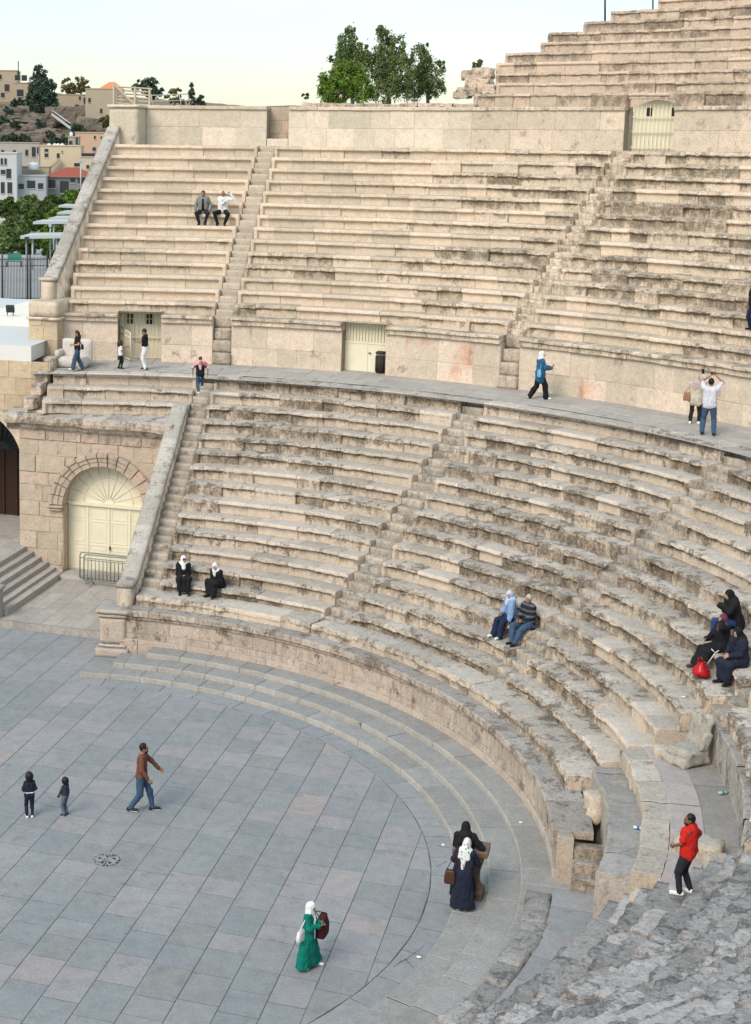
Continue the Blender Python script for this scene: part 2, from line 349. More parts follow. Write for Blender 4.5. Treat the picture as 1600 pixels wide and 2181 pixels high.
def arc_box(mb, R0, R1, z0, z1, a0, a1, amp=0.012, da=0.12, blk=(0.8, 1.5), seed=0, wear=0.5, nr=3, seam=0.014, zslope=0.0, taper=None, nz=2):
    """curved solid band made of blocks: inner face, top, outer face"""
    r_ = np.random.default_rng(seed); Rm = (R0 + R1) / 2; L = rad(a1 - a0) * Rm
    cuts = [0.0]
    while cuts[-1] < L - blk[0]: cuts.append(cuts[-1] + r_.uniform(*blk))
    if L - cuts[-1] < 0.3 and len(cuts) > 1: cuts.pop()
    cuts.append(L)
    pq = [0.0] * (nz + 1) + list(np.linspace(0.03, R1 - R0, nr + 1)) + [R1 - R0]
    py = list(np.linspace(z0, z1 - 0.03, nz + 1)) + [z1] * (nr + 1) + [z0]
    pq = np.array(pq); py = np.array(py); k = len(pq)
    for i in range(len(cuts) - 1):
        s0, s1 = cuts[i], cuts[i+1]; n = max(2, int((s1 - s0) / da))
        ss = np.concatenate([[s0 + 0.003, s0 + 0.02], np.linspace(s0, s1, n + 1)[1:-1], [s1 - 0.02, s1 - 0.003]])
        g = np.zeros(len(ss)); g[0] = g[-1] = seam
        A = rad(a0) + ss / Rm
        q = pq[None, :] + g[:, None] * (np.arange(k) <= nz + 1); y = py[None, :] - g[:, None] * (np.arange(k) > nz) * (np.arange(k) < k - 1) + r_.normal() * amp * 0.5
        rr = R0 + q + r_.normal() * amp * 0.5
        X = np.stack([rr * np.cos(A)[:, None], rr * np.sin(A)[:, None], y + 0 * q], -1)
        X += fbm3(X * 3.3, 3) * amp
        idx = np.arange(len(ss) * k).reshape(len(ss), k)
        F = np.stack([idx[:-1, :-1], idx[1:, :-1], idx[1:, 1:], idx[:-1, 1:]], -1).reshape(-1, 4)
        tt = r_.random(); mb.add(X.reshape(-1, 3), F, tt, wear)
        if i in (0, len(cuts) - 2):
            e = 0 if i == 0 else -1
            mb.add(X[e], [list(range(k))], tt, wear)
            if len(cuts) == 2: mb.add(X[-1], [list(range(k))], tt, wear)
def rough_box(mb, c, size, az=0.0, amp=0.015, seg=0.12, tint=None, wear=0.5, bev=0.03, freq=3.5, smooth=True, tilt=0.0):
    """block of stone with worn edges: a subdivided box"""
    c = np.asarray(c, float); sx, sy, sz = size
    n = [max(2, min(14, int(round(v / seg)))) for v in size]
    P = {}; V = []; F = []
    def vid(i, j, l):
        if (i, j, l) not in P:
            P[(i, j, l)] = len(V); V.append((i / n[0] - .5, j / n[1] - .5, l / n[2] - .5))
        return P[(i, j, l)]
    for ax in range(3):
        a, b = [x for x in range(3) if x != ax]
        for side in (0, n[ax]):
            for i in range(n[a]):
                for j in range(n[b]):
                    q = []
                    for di, dj in ((0, 0), (1, 0), (1, 1), (0, 1)):
                        t = [0, 0, 0]; t[ax] = side; t[a] = i + di; t[b] = j + dj; q.append(vid(*t))
                    F.append(q)
    V = np.array(V) * np.array(size)
    e = (np.abs(np.abs(V) - np.array(size) / 2) < 1e-6).sum(1)
    V -= np.sign(V) * (bev * (e >= 2))[:, None] * (np.abs(np.abs(V) - np.array(size) / 2) < 1e-6) * 0.6
    ca, sa = math.cos(az), math.sin(az)
    Rm_ = np.array([[ca, -sa, 0], [sa, ca, 0], [0, 0, 1]])
    if tilt: 
        ct, st = math.cos(tilt), math.sin(tilt); Rm_ = Rm_ @ np.array([[ct, 0, st], [0, 1, 0], [-st, 0, ct]])
    V = V @ Rm_.T + c
    V += fbm3(V * freq, 3) * amp
    mb.add(V, F, rng.random() if tint is None else tint, wear, smooth=smooth)
def plates(mb, rects, fmap, depth=0.015, amp=0.004, res=0.22, gap=0.007, wear=0.4, keep=None, freq=4.0, tint=None, jit=0.004, side=None):
    """ashlar blocks or slabs: each rect (u0,u1,v0,v1) is a low plate with rounded rim on the surface fmap(u,v,d)"""
    for (u0, u1, v0, v1) in rects:
        nu = max(1, int((u1 - u0) / res)); nv = max(1, int((v1 - v0) / res))
        us = np.concatenate([[u0 + gap * .4, u0 + gap + 0.012], np.linspace(u0, u1, nu + 1)[1:-1], [u1 - gap - 0.012, u1 - gap * .4]])
        vs = np.concatenate([[v0 + gap * .4, v0 + gap + 0.012], np.linspace(v0, v1, nv + 1)[1:-1], [v1 - gap - 0.012, v1 - gap * .4]])
        Ug, Vg = np.meshgrid(us, vs, indexing='ij')
        D = np.full(Ug.shape, depth) + rng.normal() * jit; D[0] = D[-1] = -0.002; D[:, 0] = D[:, -1] = -0.002
        X = fmap(Ug, Vg, D)
        if amp > 0:
            d2 = fmap(Ug, Vg, D + 1.0) - X
            X = X + d2 * (fbm(X * freq, 3) * amp)[..., None]
        a, b = Ug.shape; idx = np.arange(a * b).reshape(a, b)
        F = np.stack([idx[:-1, :-1], idx[1:, :-1], idx[1:, 1:], idx[:-1, 1:]], -1).reshape(-1, 4)
        if keep is not None:
            um = (Ug[:-1, :-1] + Ug[1:, 1:]) / 2; vm = (Vg[:-1, :-1] + Vg[1:, 1:]) / 2
            F = F[keep(um, vm).ravel()]
            if len(F) == 0: continue
        mb.add(X.reshape(-1, 3), F, rng.random() if tint is None else tint, wear)
def courses(u0, u1, vs, bl=(0.6, 1.3)):
    out = []
    for a, b in zip(vs[:-1], vs[1:]):
        u = u0
        while u < u1 - 1e-6:
            x = u + rng.uniform(*bl)
            if u1 - x < bl[0] * 0.6: x = u1
            out.append((u, min(x, u1), a, b)); u = x
    return out
def cylmap(R):      # u = degrees increasing, v = height, d = towards the orchestra
    def f(u, v, d):
        r = R - d; a = np.radians(u); return np.stack([r * np.cos(a), r * np.sin(a), v + 0 * u], -1)
    return f
def deg_courses(R, a0, a1, vs, bl=(0.6, 1.3)):
    k = 180 / math.pi / R
    return [(a0 + x0 * k, a0 + x1 * k, v0, v1) for (x0, x1, v0, v1) in courses(0, (a1 - a0) / k, vs, bl)]
def cylwall(name, R, a0, a1, vs, mat, back, parent, bl=(0.7, 1.5), depth=0.016, amp=0.006, wear=0.4, thick=0.5, **kw):
    mb = MB(); k = 180 / math.pi / R
    f = cylmap(R)
    for (u0, u1, v0, v1) in deg_courses(R, a0, a1, vs, bl):
        pass
    # finer plates: convert to metres along the arc so that gaps are metric
    mb = MB()
    def g(u, v, d): return f(a0 + u * k, v, d)
    plates(mb, courses(0, (a1 - a0) / k, vs, bl), g, depth, amp, 0.25, 0.007, wear)
    n = max(2, int((a1 - a0) / 1.0)); aa = np.linspace(a0, a1, n + 1); V = []
    for a in aa:
        for (r, z) in ((R, vs[0]), (R, vs[-1]), (R + thick, vs[-1]), (R + thick, vs[0])): V.append(pol(r, a, z))
    F = [[i*4+j, i*4+(j+1) % 4, (i+1)*4+(j+1) % 4, (i+1)*4+j] for i in range(n) for j in range(4)] + [[0, 1, 2, 3], [n*4, n*4+1, n*4+2, n*4+3]]
    mb.add(np.array(V), F, 0.4, wear)
    return mb.build(name, mat, parent)
def arc_band(R0, R1, z, a0, a1, n=60, z1=None):
    V = []; z1 = z if z1 is None else z1
    for a in np.linspace(a0, a1, n + 1): V += [pol(R0, a, z), pol(R1, a, z1)]
    return np.array(V), np.array([[2*i, 2*i+1, 2*i+3, 2*i+2] for i in range(n)])

# ------------------------------------------------------------------ ground and orchestra floor
mb = MB()
mb.add([(-300, -300, -0.0055), (300, -300, -0.0055), (300, 45, -0.0055), (-300, 45, -0.0055)], [[0, 1, 2, 3]])
mb.build('ground', M['joint'], kind='structure')
def clip_circle(poly, R, inside=True, n=160):
    """clip a convex polygon to the disc of radius R (vertices are walked along the rim)"""
    P = np.asarray(poly, float); out = []
    for i in range(len(P)):
        a, b = P[i], P[(i + 1) % len(P)]; ra, rb = np.hypot(*a), np.hypot(*b)
        if ra <= R: out.append(a)
        if (ra <= R) != (rb <= R):
            d = b - a; A = d @ d; B = 2 * a @ d; Cc = a @ a - R * R; q = math.sqrt(max(0, B*B - 4*A*Cc))
            for t in ((-B - q) / (2*A), (-B + q) / (2*A)):
                if 0 <= t <= 1: out.append(a + t * d)
    return np.array(out)
RA = 10.05
floor = MB()
def slab(poly, z=0.0, tint=None, wear=None):
    poly = np.asarray(poly); 
    if len(poly) < 3: return
    c = poly.mean(0); d = poly - c; L_ = np.linalg.norm(d, axis=1)[:, None]
    inner = c + d * (1 - 0.015 / np.maximum(L_, 0.05)); rim = c + d * (1 - 0.010 / np.maximum(L_, 0.05)); n = len(poly)
    zz = z + rng.normal() * 0.001
    V = np.concatenate([np.c_[inner, np.full(n, zz)], np.c_[rim, np.full(n, zz - 0.006)]])
    floor.add(V, [list(range(n))] + [[i, n + i, n + (i+1) % n, (i+1) % n] for i in range(n)], rng.random() if tint is None else tint, rng.random() * 0.8 if wear is None else wear)
x = -9.0
while x < 11.5:
    wd = rng.uniform(0.74, 0.92); s = -16.0 + rng.uniform(0, 1)
    while s < 14.2:
        ln = rng.uniform(0.62, 1.30)
        q = [(ES * ss + EX * xx)[:2] for ss, xx in ((s, x), (s, x + wd), (s + ln, x + wd), (s + ln, x))]
        cen = np.mean(q, 0); az = math.degrees(math.atan2(cen[1], cen[0]))
        if az > 76 and np.hypot(*cen) > RA + 0.3 or az > 83 or az < -100: 
            if (s + ln / 2) < 13.9 or True: slab(q)
        else:
            pc = clip_circle(q, RA)
            if len(pc) >= 3: slab(pc)
        s += ln
    x += wd
a = -75.0
while a < 84:
    da = rng.uniform(4, 8); aa = np.radians(np.linspace(a, a + da, 5))
    slab(np.concatenate([np.c_[RA * np.cos(aa), RA * np.sin(aa)], np.c_[10.75 * np.cos(aa[::-1]), 10.75 * np.sin(aa[::-1])]]), tint=rng.uniform(0.3, 0.8)); a += da
floor.build('orchestra_paving', [M['pave']], kind='structure')
# three low curved steps round the orchestra
steps = empty('orchestra_steps', pol(10.64, 30, 0.0), 'three low curved grey stone steps ringing the orchestra floor below the podium', 'steps')
for i, (r0, r1, a1) in enumerate(((10.64, 11.30, 85.6), (11.28, 11.97, 81.0), (11.955, 13.2, 76.8))):
    mb = MB(); arc_box(mb, r0, r1 + 0.25, -0.05 if i == 0 else 0.147 * i - 0.02, 0.147 * (i + 1), -75, a1, amp=0.006, seed=50 + i, wear=0.35, blk=(0.7, 1.5), seam=0.012)
    mb.build('step', M['pave_step'] if 'pave_step' in M else M['pave'], steps)
# ------------------------------------------------------------------ podium wall round the orchestra
pod = empty('podium_wall', pol(12.6, 35, 0.3), 'low curved podium wall with stained cornice around the orchestra', 'wall')
A0, A1 = -9.2, 81.6
cylwall('panel', 12.68, A0, A1, [0.42, 0.80, 1.28], M['podium'], None, pod, bl=(0.5, 1.1), amp=0.010, wear=0.85, thick=0.4)
mb = MB(); arc_box(mb, 12.60, 12.8, -0.02, 0.62, A0, A1, amp=0.010, seed=3, wear=0.5, blk=(0.9, 1.6)); mb.build('plinth', M['podium'], pod)
mb = MB()
arc_box(mb, 12.53, 13.4, 1.38, 1.552, A0, A1, amp=0.010, seed=4, wear=1.0, blk=(0.8, 1.6), nr=5)
arc_box(mb, 12.60, 12.9, 1.27, 1.385, A0, A1, amp=0.008, seed=5, wear=1.1, blk=(0.8, 1.6))
mb.build('cornice', M['podium'], pod)
# terminal pedestal at the left end
ped = MB()
ca = 82.6
for (w_, z0, z1) in ((1.02, -0.02, 0.30), (0.86, 0.30, 0.42), (0.80, 0.42, 1.27), (0.90, 1.27, 1.40), (1.0, 1.40, 1.555)):
    c = pol(13.03, ca, (z0 + z1) / 2) ; rough_box(ped, c, (w_ + 0.1, w_ * 1.05, z1 - z0), rad(ca), amp=0.012, wear=0.5)
ped.build('end_pedestal', M['podium'], pod)
# ------------------------------------------------------------------ lower tier
zr = lambda n: ZL + n * HL
S0, S1, S2, S3, S4 = 79.26, 52.52, 26.33, -0.25, -27.0
WS = 0.41
def wearL(a): return 0.95 + 0.20 * max(0, min(1, (60 - a) / 50))
def wedge(label, rows, mat, group='lower tier wedges of seats', **kw):
    n0 = rows[0][0]
    c = rows[0]
    root = empty('seating_wedge', pol(c[1], (c[3] + c[4]) / 2, c[2] - 0.4), label, 'stone seating', group)
    for (n, R, z, a0, a1, o0, o1, kk) in rows:
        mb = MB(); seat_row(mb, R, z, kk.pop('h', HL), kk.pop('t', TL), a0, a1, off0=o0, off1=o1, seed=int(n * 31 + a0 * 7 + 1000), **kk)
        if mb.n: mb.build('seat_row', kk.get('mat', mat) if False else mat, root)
    return root
def Lrows(a0, a1, ns, o0=WS, o1=WS, **kw):
    return [(n, RL + n * TL, zr(n), a0, a1, o0, o1, dict(kw)) for n in ns]
# first low ledge on the podium
def ledge(a0, a1): return (0, 13.05, 1.86, a0, a1, 0, 0, dict(h=0.31, t=0.8, under=0.02, lip=0.16, wear=0.9, ends=(True, True)))
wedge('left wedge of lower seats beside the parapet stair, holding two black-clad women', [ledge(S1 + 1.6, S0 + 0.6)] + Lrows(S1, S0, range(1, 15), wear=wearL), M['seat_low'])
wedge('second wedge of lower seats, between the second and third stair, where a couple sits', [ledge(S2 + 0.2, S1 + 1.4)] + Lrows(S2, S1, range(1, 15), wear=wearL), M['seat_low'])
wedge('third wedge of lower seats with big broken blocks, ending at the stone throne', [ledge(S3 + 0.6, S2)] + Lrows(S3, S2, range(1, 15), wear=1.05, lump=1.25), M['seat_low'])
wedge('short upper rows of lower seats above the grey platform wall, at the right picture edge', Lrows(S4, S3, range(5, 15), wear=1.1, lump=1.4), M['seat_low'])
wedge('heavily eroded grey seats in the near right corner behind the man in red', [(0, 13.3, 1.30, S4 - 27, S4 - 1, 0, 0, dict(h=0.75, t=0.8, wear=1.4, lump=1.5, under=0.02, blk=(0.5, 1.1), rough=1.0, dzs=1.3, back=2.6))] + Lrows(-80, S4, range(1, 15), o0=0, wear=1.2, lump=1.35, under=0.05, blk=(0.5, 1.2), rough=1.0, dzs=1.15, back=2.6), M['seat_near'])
wedge('three short rows over the arched gateway at the far left', [(n, R, z, a, {12: 94.7, 13: 94.3, 14: 93.8}[n], o, o2, k) for (n, R, z, a, b, o, o2, k) in Lrows(S0, 94.0, range(12, 15), o0=0.22, o1=0.0, wear=0.6)], M['seat_low'])
# ------------------------------------------------------------------ stairs of the lower tier
def stairs(label, az, n0, n1, R0, T, Z0, H, lo, hi, mat, amp=0.018, wear=1.0, group='stairs up the seats', first=0, bev=0.022):
    """two steps to a row; lo, hi = straight offsets left/right of the centre line"""
    root = empty('aisle_stair', pol(R0 + n0 * T, az, Z0 + n0 * H - H), label, 'stair', group)
    e = pol(1, az, 0); tdir = np.array([-e[1], e[0], 0])
    for n in range(n0, n1):
        for k in (0, 1):
            zt = Z0 + n * H + (k - 1) * H / 2 + H / 2 + (-H / 2 if k == 0 else 0) + 0.0
            zt = Z0 + (n - 1) * H + (k + 1) * H / 2
            r = R0 + n * T + k * T / 2 + 0.02
            c = e * (r + T * 0.55) + tdir * (lo + hi) / 2; 
            mb = MB(); rough_box(mb, (c[0], c[1], zt - 0.25), (T * 1.1, hi - lo, 0.5), rad(az), amp=amp, seg=0.11, wear=wear, bev=bev)
            mb.build('step', mat, root)
    return root
stairs('stair beside the sloping stone parapet at the left end of the lower seats', S0, 1, 15, RL, TL, ZL, HL, -WS, 0.22, M['stair'], 0.006, 0.7, bev=0.012)
stairs('long worn stair between the first and second wedge of lower seats', S1, 1, 15, RL, TL, ZL, HL, -WS, WS, M['stair'])
stairs('worn stair right of the seated couple, between the second and third wedge of lower seats', S2, 1, 15, RL, TL, ZL, HL, -WS, WS, M['stair'], 0.018)
stairs('broken stair above the stone throne, right of the four veiled women', S3, 5, 15, RL, TL, ZL, HL, -WS, WS, M['stair'], 0.02)
stairs('crumbling grey stair under the feet of the man in red', S4, 1, 15, RL, TL, ZL, HL, -0.55, 0.7, M['seat_near'], 0.03, 0.8)
# ------------------------------------------------------------------ praecinctio
mb = MB()
k = 180 / math.pi / 23
def fw(u, v, d):
    a = np.radians(2 + u * k); t = (v - 21.6) / 2.9; return np.stack([v * np.cos(a), v * np.sin(a), ZG + (ZW - ZG) * t + d], -1)
plates(mb, [(r[0], r[1], r[2], r[3]) for r in courses(0, 94 / k, [22.15, 22.85, 23.6, 24.5, 25.6], (0.6, 1.2))], fw, 0.012, 0.003, 0.5, 0.006, 0.3)
V, F = arc_band(21.4, 25.6, ZG - 0.035, 0, 96, 110, ZW - 0.01); mb.add(V, F, 0.2, 0.3)
mb.build('walkway', M['pave_warm'], kind='structure')
# ------------------------------------------------------------------ wall below the middle tier
M0, M1, M2 = 79.0, 52.98, 26.5
WM = 0.36
zwall = [ZW - 0.12, 8.32, 9.18]
def midwall(label, a0, a1, corn=True, mat=None, c0=0.0, c1=0.0):
    r = empty('retaining_wall', pol(24.3, (a0 + a1) / 2, ZW), label, 'wall', 'ashlar walls along the walkway')
    cylwall('wall_face', 24.32, a0, a1, zwall, mat or M['wall_red'], None, r, bl=(0.7, 1.4), amp=0.005, wear=0.5, thick=0.6)
    mb = MB(); arc_box(mb, 24.20, 24.9, 9.17, 9.36, a0 - c0, a1 + c1, amp=0.008, wear=0.9, seed=int(a0 * 10)); arc_box(mb, 24.12, 24.9, 9.36, 9.4624, a0 - c0, a1 + c1, amp=0.010, wear=1.0, seed=int(a0 * 10) + 1)
    mb.build('cornice', M['seat_mid'], r)
    return r
kd = 180 / math.pi / 24.3
D1a, D1b = math.degrees(math.atan2(*at_cyl(345, 765, 24.5)[[1, 0]])), math.degrees(math.atan2(*at_cyl(252, 765, 24.5)[[1, 0]]))
D2a, D2b = math.degrees(math.atan2(*at_cyl(822, 795, 24.4)[[1, 0]])), math.degrees(math.atan2(*at_cyl(728, 785, 24.4)[[1, 0]]))
WALLS = dict(D1a=D1a, D1b=D1b, D2a=D2a, D2b=D2b)
offM = math.degrees(WM / 24.3)
midwall('short pale wall left of the barred gate, behind the stone couch', D1b, 93.6)
midwall('rust-stained wall between the barred gate and the narrow stair', M0 + offM, D1a)
midwall('rust-stained wall panel between the narrow stair and the plain cream door', D2b, M0 - offM)
midwall('blotchy wall panel right of the plain cream door with the bin', M1 + offM, D2a)
midwall('long pale wall behind the walking woman in blue, reaching the right picture edge', 8, M1 - offM)
# ------------------------------------------------------------------ middle tier
zm = lambda n: ZM + n * HM
def wearM(a): return 0.12 if a > 74 else 0.12 + 0.75 * min(1, (74 - a) / 22)
def Mrows(a0, a1, ns, o0=WM, o1=WM, **kw):
    out = []
    for n in ns:
        w0 = kw.get('w')
        out.append((n, RM + n * TM, zm(n), a0, a1, o0, o1, dict(h=HM, t=TM, lip=0.15, under=0.135, wear=w0(n) if w0 else wearM)))
    return out
def left_end(rows):
    return [(n, R, z, a0, float(np.interp(n, [1, 4, 8, 14], [92.9, 92.65, 92.15, 90.6])), o0, o1, k) for (n, R, z, a0, a1, o0, o1, k) in rows]
def leftw(n): return 0.10 if n in (3, 2) or n > 6 else 0.45
def midw(n):
    return lambda a: (0.85 if n in (1, 4, 5) else 0.35 if n in (2, 3) else 0.14) if a > 71 else (0.25 + 0.7 * min(1, (71 - a) / (12 if n < 8 else 26)))
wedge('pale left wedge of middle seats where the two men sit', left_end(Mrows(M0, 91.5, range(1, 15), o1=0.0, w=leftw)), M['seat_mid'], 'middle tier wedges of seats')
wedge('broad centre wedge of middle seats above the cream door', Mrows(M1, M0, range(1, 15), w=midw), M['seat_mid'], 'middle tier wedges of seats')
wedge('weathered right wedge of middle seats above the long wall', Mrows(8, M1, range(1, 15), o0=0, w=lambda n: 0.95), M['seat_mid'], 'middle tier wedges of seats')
stairs('narrow stair cut through the middle seats left of the cream door, from walkway to top', M0, 1, 15, RM, TM, ZM, HM, -WM, WM, M['stair_mid'], 0.008, 0.45)
stairs('worn stair through the middle seats above the woman in blue', M1, 1, 15, RM, TM, ZM, HM, -WM, WM, M['seat_mid'], 0.034, 1.12)
for az, lab in ((M0, 'foot of the narrow stair, big blocks rising from the walkway between rust-stained walls'), (M1, 'foot of the worn stair, big blocks left of the woman in blue')):
    r = empty('stair_foot', pol(24.2, az, ZW), lab, 'stair', 'stair feet on the walkway')
    e = pol(1, az, 0)
    for i in range(4):
        mb = MB(); zt = ZW + 0.45 * (i + 1)
        c = e * (24.12 + 0.16 * i + 0.5); rough_box(mb, (c[0], c[1], zt - 0.23 - 0.0), (1.0, 2 * WM, 0.46), rad(az), amp=0.014, wear=1.0); mb.build('step', M['stair_mid'], r)

# cracked slabs near the pedestal: dark open cracks lying in the paving
M['crack'] = plain('open crack', (0.055, 0.05, 0.048), 0.95)
ck = MB(); r_ = np.random.default_rng(31)
def crack(p0, p1, w=0.016, jag=0.06, z=0.004):
    p0, p1 = at_z(*p0, 0.0), at_z(*p1, 0.0); n = 9; d = p1 - p0; sd_ = np.array([-d[1], d[0], 0]) / (np.linalg.norm(d) + 1e-9); L_ = np.linalg.norm(d)
    off = np.cumsum(r_.normal(size=n)) * jag * L_ / 4; off -= np.linspace(off[0], off[-1], n); V = []
    for t, o in zip(np.linspace(0, 1, n), off): c = p0 + d * t + sd_ * o; ww = w * (0.4 + r_.random()); V += [c - sd_ * ww / 2 + [0, 0, z], c + sd_ * ww / 2 + [0, 0, z]]
    ck.add(np.array(V), [[2*i, 2*i+1, 2*i+3, 2*i+2] for i in range(n-1)], 0.1, 0.5)
for a_, b_ in (((838, 2060), (903, 2014)), ((862, 2042), (880, 2062)), ((930, 1801), (958, 1806)), ((930, 1846), (953, 1834)), ((10, 1392), (58, 1379)), ((905, 1757), (943, 1762)), ((990, 1962), (997, 1984))): crack(a_, b_, 0.012, 0.09)
ck.build('cracked_paving', M['crack'], kind='structure', recalc=False)
# ================================================================== tribunal between third and fourth stair
M['cream_door'] = plain('cream paint', (0.74, 0.68, 0.52), 0.55, var=0.12, scale=2.5, bump=0.05)
M['cream_bar'] = plain('cream iron bars', (0.66, 0.60, 0.44), 0.5, var=0.1, bump=0.05)
M['steel'] = plain('grey galvanised steel', (0.22, 0.25, 0.24), 0.5, 0.3)
M['dark'] = plain('dark opening', (0.03, 0.028, 0.025), 0.8)
M['white_wall'] = plain('white render', (0.72, 0.70, 0.66), 0.85, var=0.06, scale=0.8)
M['roof_grey'] = plain('pale roof membrane', (0.52, 0.55, 0.57), 0.8, var=0.06, scale=0.5)
M['wood'] = plain('old brown wood', (0.045, 0.020, 0.014), 0.6, var=0.3)
M['iron'] = plain('black iron', (0.05, 0.052, 0.055), 0.5, 0.4)
mb = MB()
for i, (aa, z) in enumerate(((-9.0, 1.29), (-10.0, 1.03), (-11.0, 0.78), (-12.0, 0.56))):
    arc_box(mb, 13.0, 13.62, 0.1, z, aa - 1.15, aa, amp=0.012, seed=200 + i, wear=1.3, da=0.1, blk=(0.9, 1.6))
st = empty('notch_stair', pol(13.3, -10.5, 0.5), 'short dark steps notched down from the end of the podium ledge', 'stair')
mb.build('steps', M['stair'], st)
mb = MB(); arc_box(mb, 12.66, 13.0, 0.2, 1.50, -10.2, -9.2, amp=0.015, seed=210, wear=0.4, nz=6, nr=2); mb.build('end_wall', M['podium'], pod)
pl = empty('stone_platform', pol(15, -10, 2.5), 'level grey and pinkish stone platform with a curved bench edge behind the red-shirted man', 'platform')
mb = MB()
for (a0, a1, z) in ((-5, 0.3, 2.12), (-9.5, -5, 2.17), (-14, -9.5, 2.22), (-18.5, -14, 2.28), (-23.4, -18.5, 2.34)):
    arc_box(mb, 13.62, 14.30, 0.3, z, a0, a1, amp=0.032, seed=int(220 - a0), wear=0.75, nz=8, nr=5, blk=(0.6, 1.2), da=0.09)
mb.build('bench', M['seat_low2'], pl)
mb = MB(); arc_box(mb, 14.28, 14.82, 1.4, 2.50, -23.4, 0.9, amp=0.022, seed=231, wear=0.7, nz=5, nr=3, blk=(0.8, 1.4)); mb.build('kerb', M['seat_low'], pl)
for nm, r0, r1, se, mt in (('pink_slabs', 14.82, 15.46, 232, 'pave_pink'), ('dark_slabs', 15.46, 16.2, 233, 'pave_dark')):
    mb = MB(); arc_box(mb, r0, r1, 1.4, 2.515, -24.2, 1.6, amp=0.004, seed=se, wear=0.35, nr=2, blk=(0.8, 1.5), seam=0.006); mb.build(nm, M.get(mt, M['pave_warm']), pl)
mb = MB(); arc_box(mb, 16.12, 16.95, 2.3, 3.42, -25.5, 0.4, amp=0.018, seed=240, wear=1.0, nz=10, nr=5, blk=(1.2, 2.2), da=0.1, seam=0.006)
bw = empty('platform_back_wall', pol(16.2, -12, 2.5), 'tall streaked curved wall at the back of the stone platform, right picture edge', 'wall')
mb.build('wall_face', M['streak'], bw)
# fallen blocks beside the platform
blk = [((1285, 1690), 1.95, (0.75, 0.55, 0.5), 0.2, 'squared pale block set on the rounded end of the bench'),
       ((1268, 1725), 1.66, (0.34, 0.34, 0.34), 0.5, 'small rounded stone where the first ledge ends'),
       ((1490, 1790), 2.75, (0.95, 0.5, 0.5), -0.5, 'large broken block lying behind the man in red'),
       ((1545, 1835), 2.75, (0.7, 0.6, 0.5), -0.2, 'square grey block by the right edge behind the man in red'),
       ((1375, 1905), 2.25, (0.45, 0.5, 0.5), 0.3, 'pale cut block at the left foot of the man in red'),
       ((1412, 1590), 2.72, (0.42, 0.36, 0.36), 0.2, 'small round stone left of the throne')]
for (px, py), z, size, az, lab in blk:
    mb = MB(); p = at_z(px, py, z); rough_box(mb, (p[0], p[1], z - size[2] / 2 + 0.05), size, az, amp=0.045, seg=0.09, wear=0.5, bev=0.06)
    mb.build('loose_block', M['seat_low'], None, lab, 'stone block', 'loose stone blocks')
# stone throne
tp = at_z(1463, 1625, 2.515); th = empty('stone_throne', (tp[0], tp[1], 2.515), 'carved stone throne with tall worn back standing on the platform edge', 'stone seat')
ta = rad(208); f_ = np.array([math.cos(ta), math.sin(ta), 0]); s_ = np.array([-math.sin(ta), math.cos(ta), 0]); z_ = np.array([0, 0, 1.0])
def thr(name, parts):
    mb = MB()
    for (a, b, c, size, tl) in parts:
        p = tp + f_ * a + s_ * b + z_ * c; rough_box(mb, p, size, ta, amp=0.045, seg=0.055, wear=0.7, bev=0.05, tilt=tl, freq=5.0)
    mb.build(name, M['throne'], th)
thr('seat', [(0.0, 0.02, 0.20, (0.70, 0.62, 0.40), 0.04), (0.10, -0.04, 0.10, (0.62, 0.70, 0.24), 0)])
thr('backrest', [(-0.32, 0.02, 0.66, (0.17, 0.60, 0.86), -0.10), (-0.36, 0.10, 1.02, (0.15, 0.34, 0.24), -0.2)])
thr('side', [(-0.20, 0.30, 0.56, (0.26, 0.12, 0.46), -0.35)])
# lower strip below the near seats where the podium is gone
mb = MB(); arc_box(mb, 12.62, 13.7, 0.2, 0.60, -76, -13.0, amp=0.006, seed=250, wear=0.3, nr=3, blk=(0.9, 1.6), seam=0.006)
mb.build('path', M['pave'], None, kind='structure')
cb = empty('broken_curb', pol(12.4, -30, 0.45), 'broken grey blocks edging the low path in the near foreground', 'curb')
r_ = np.random.default_rng(5); a = -13.5
while a > -75:
    L_ = r_.uniform(0.45, 1.0); da = math.degrees(L_ / 12.4)
    if True:
        mb = MB(); p = pol(12.38 + r_.normal() * 0.02, a - da / 2, 0.37 + r_.uniform(-0.05, 0.05)); rough_box(mb, p, (0.52, L_ * 0.97, 0.5), rad(a - da / 2) + r_.normal() * 0.04, amp=0.03, seg=0.09, wear=0.9, bev=0.05); mb.build('block', M['seat_near'], cb)
    a -= da
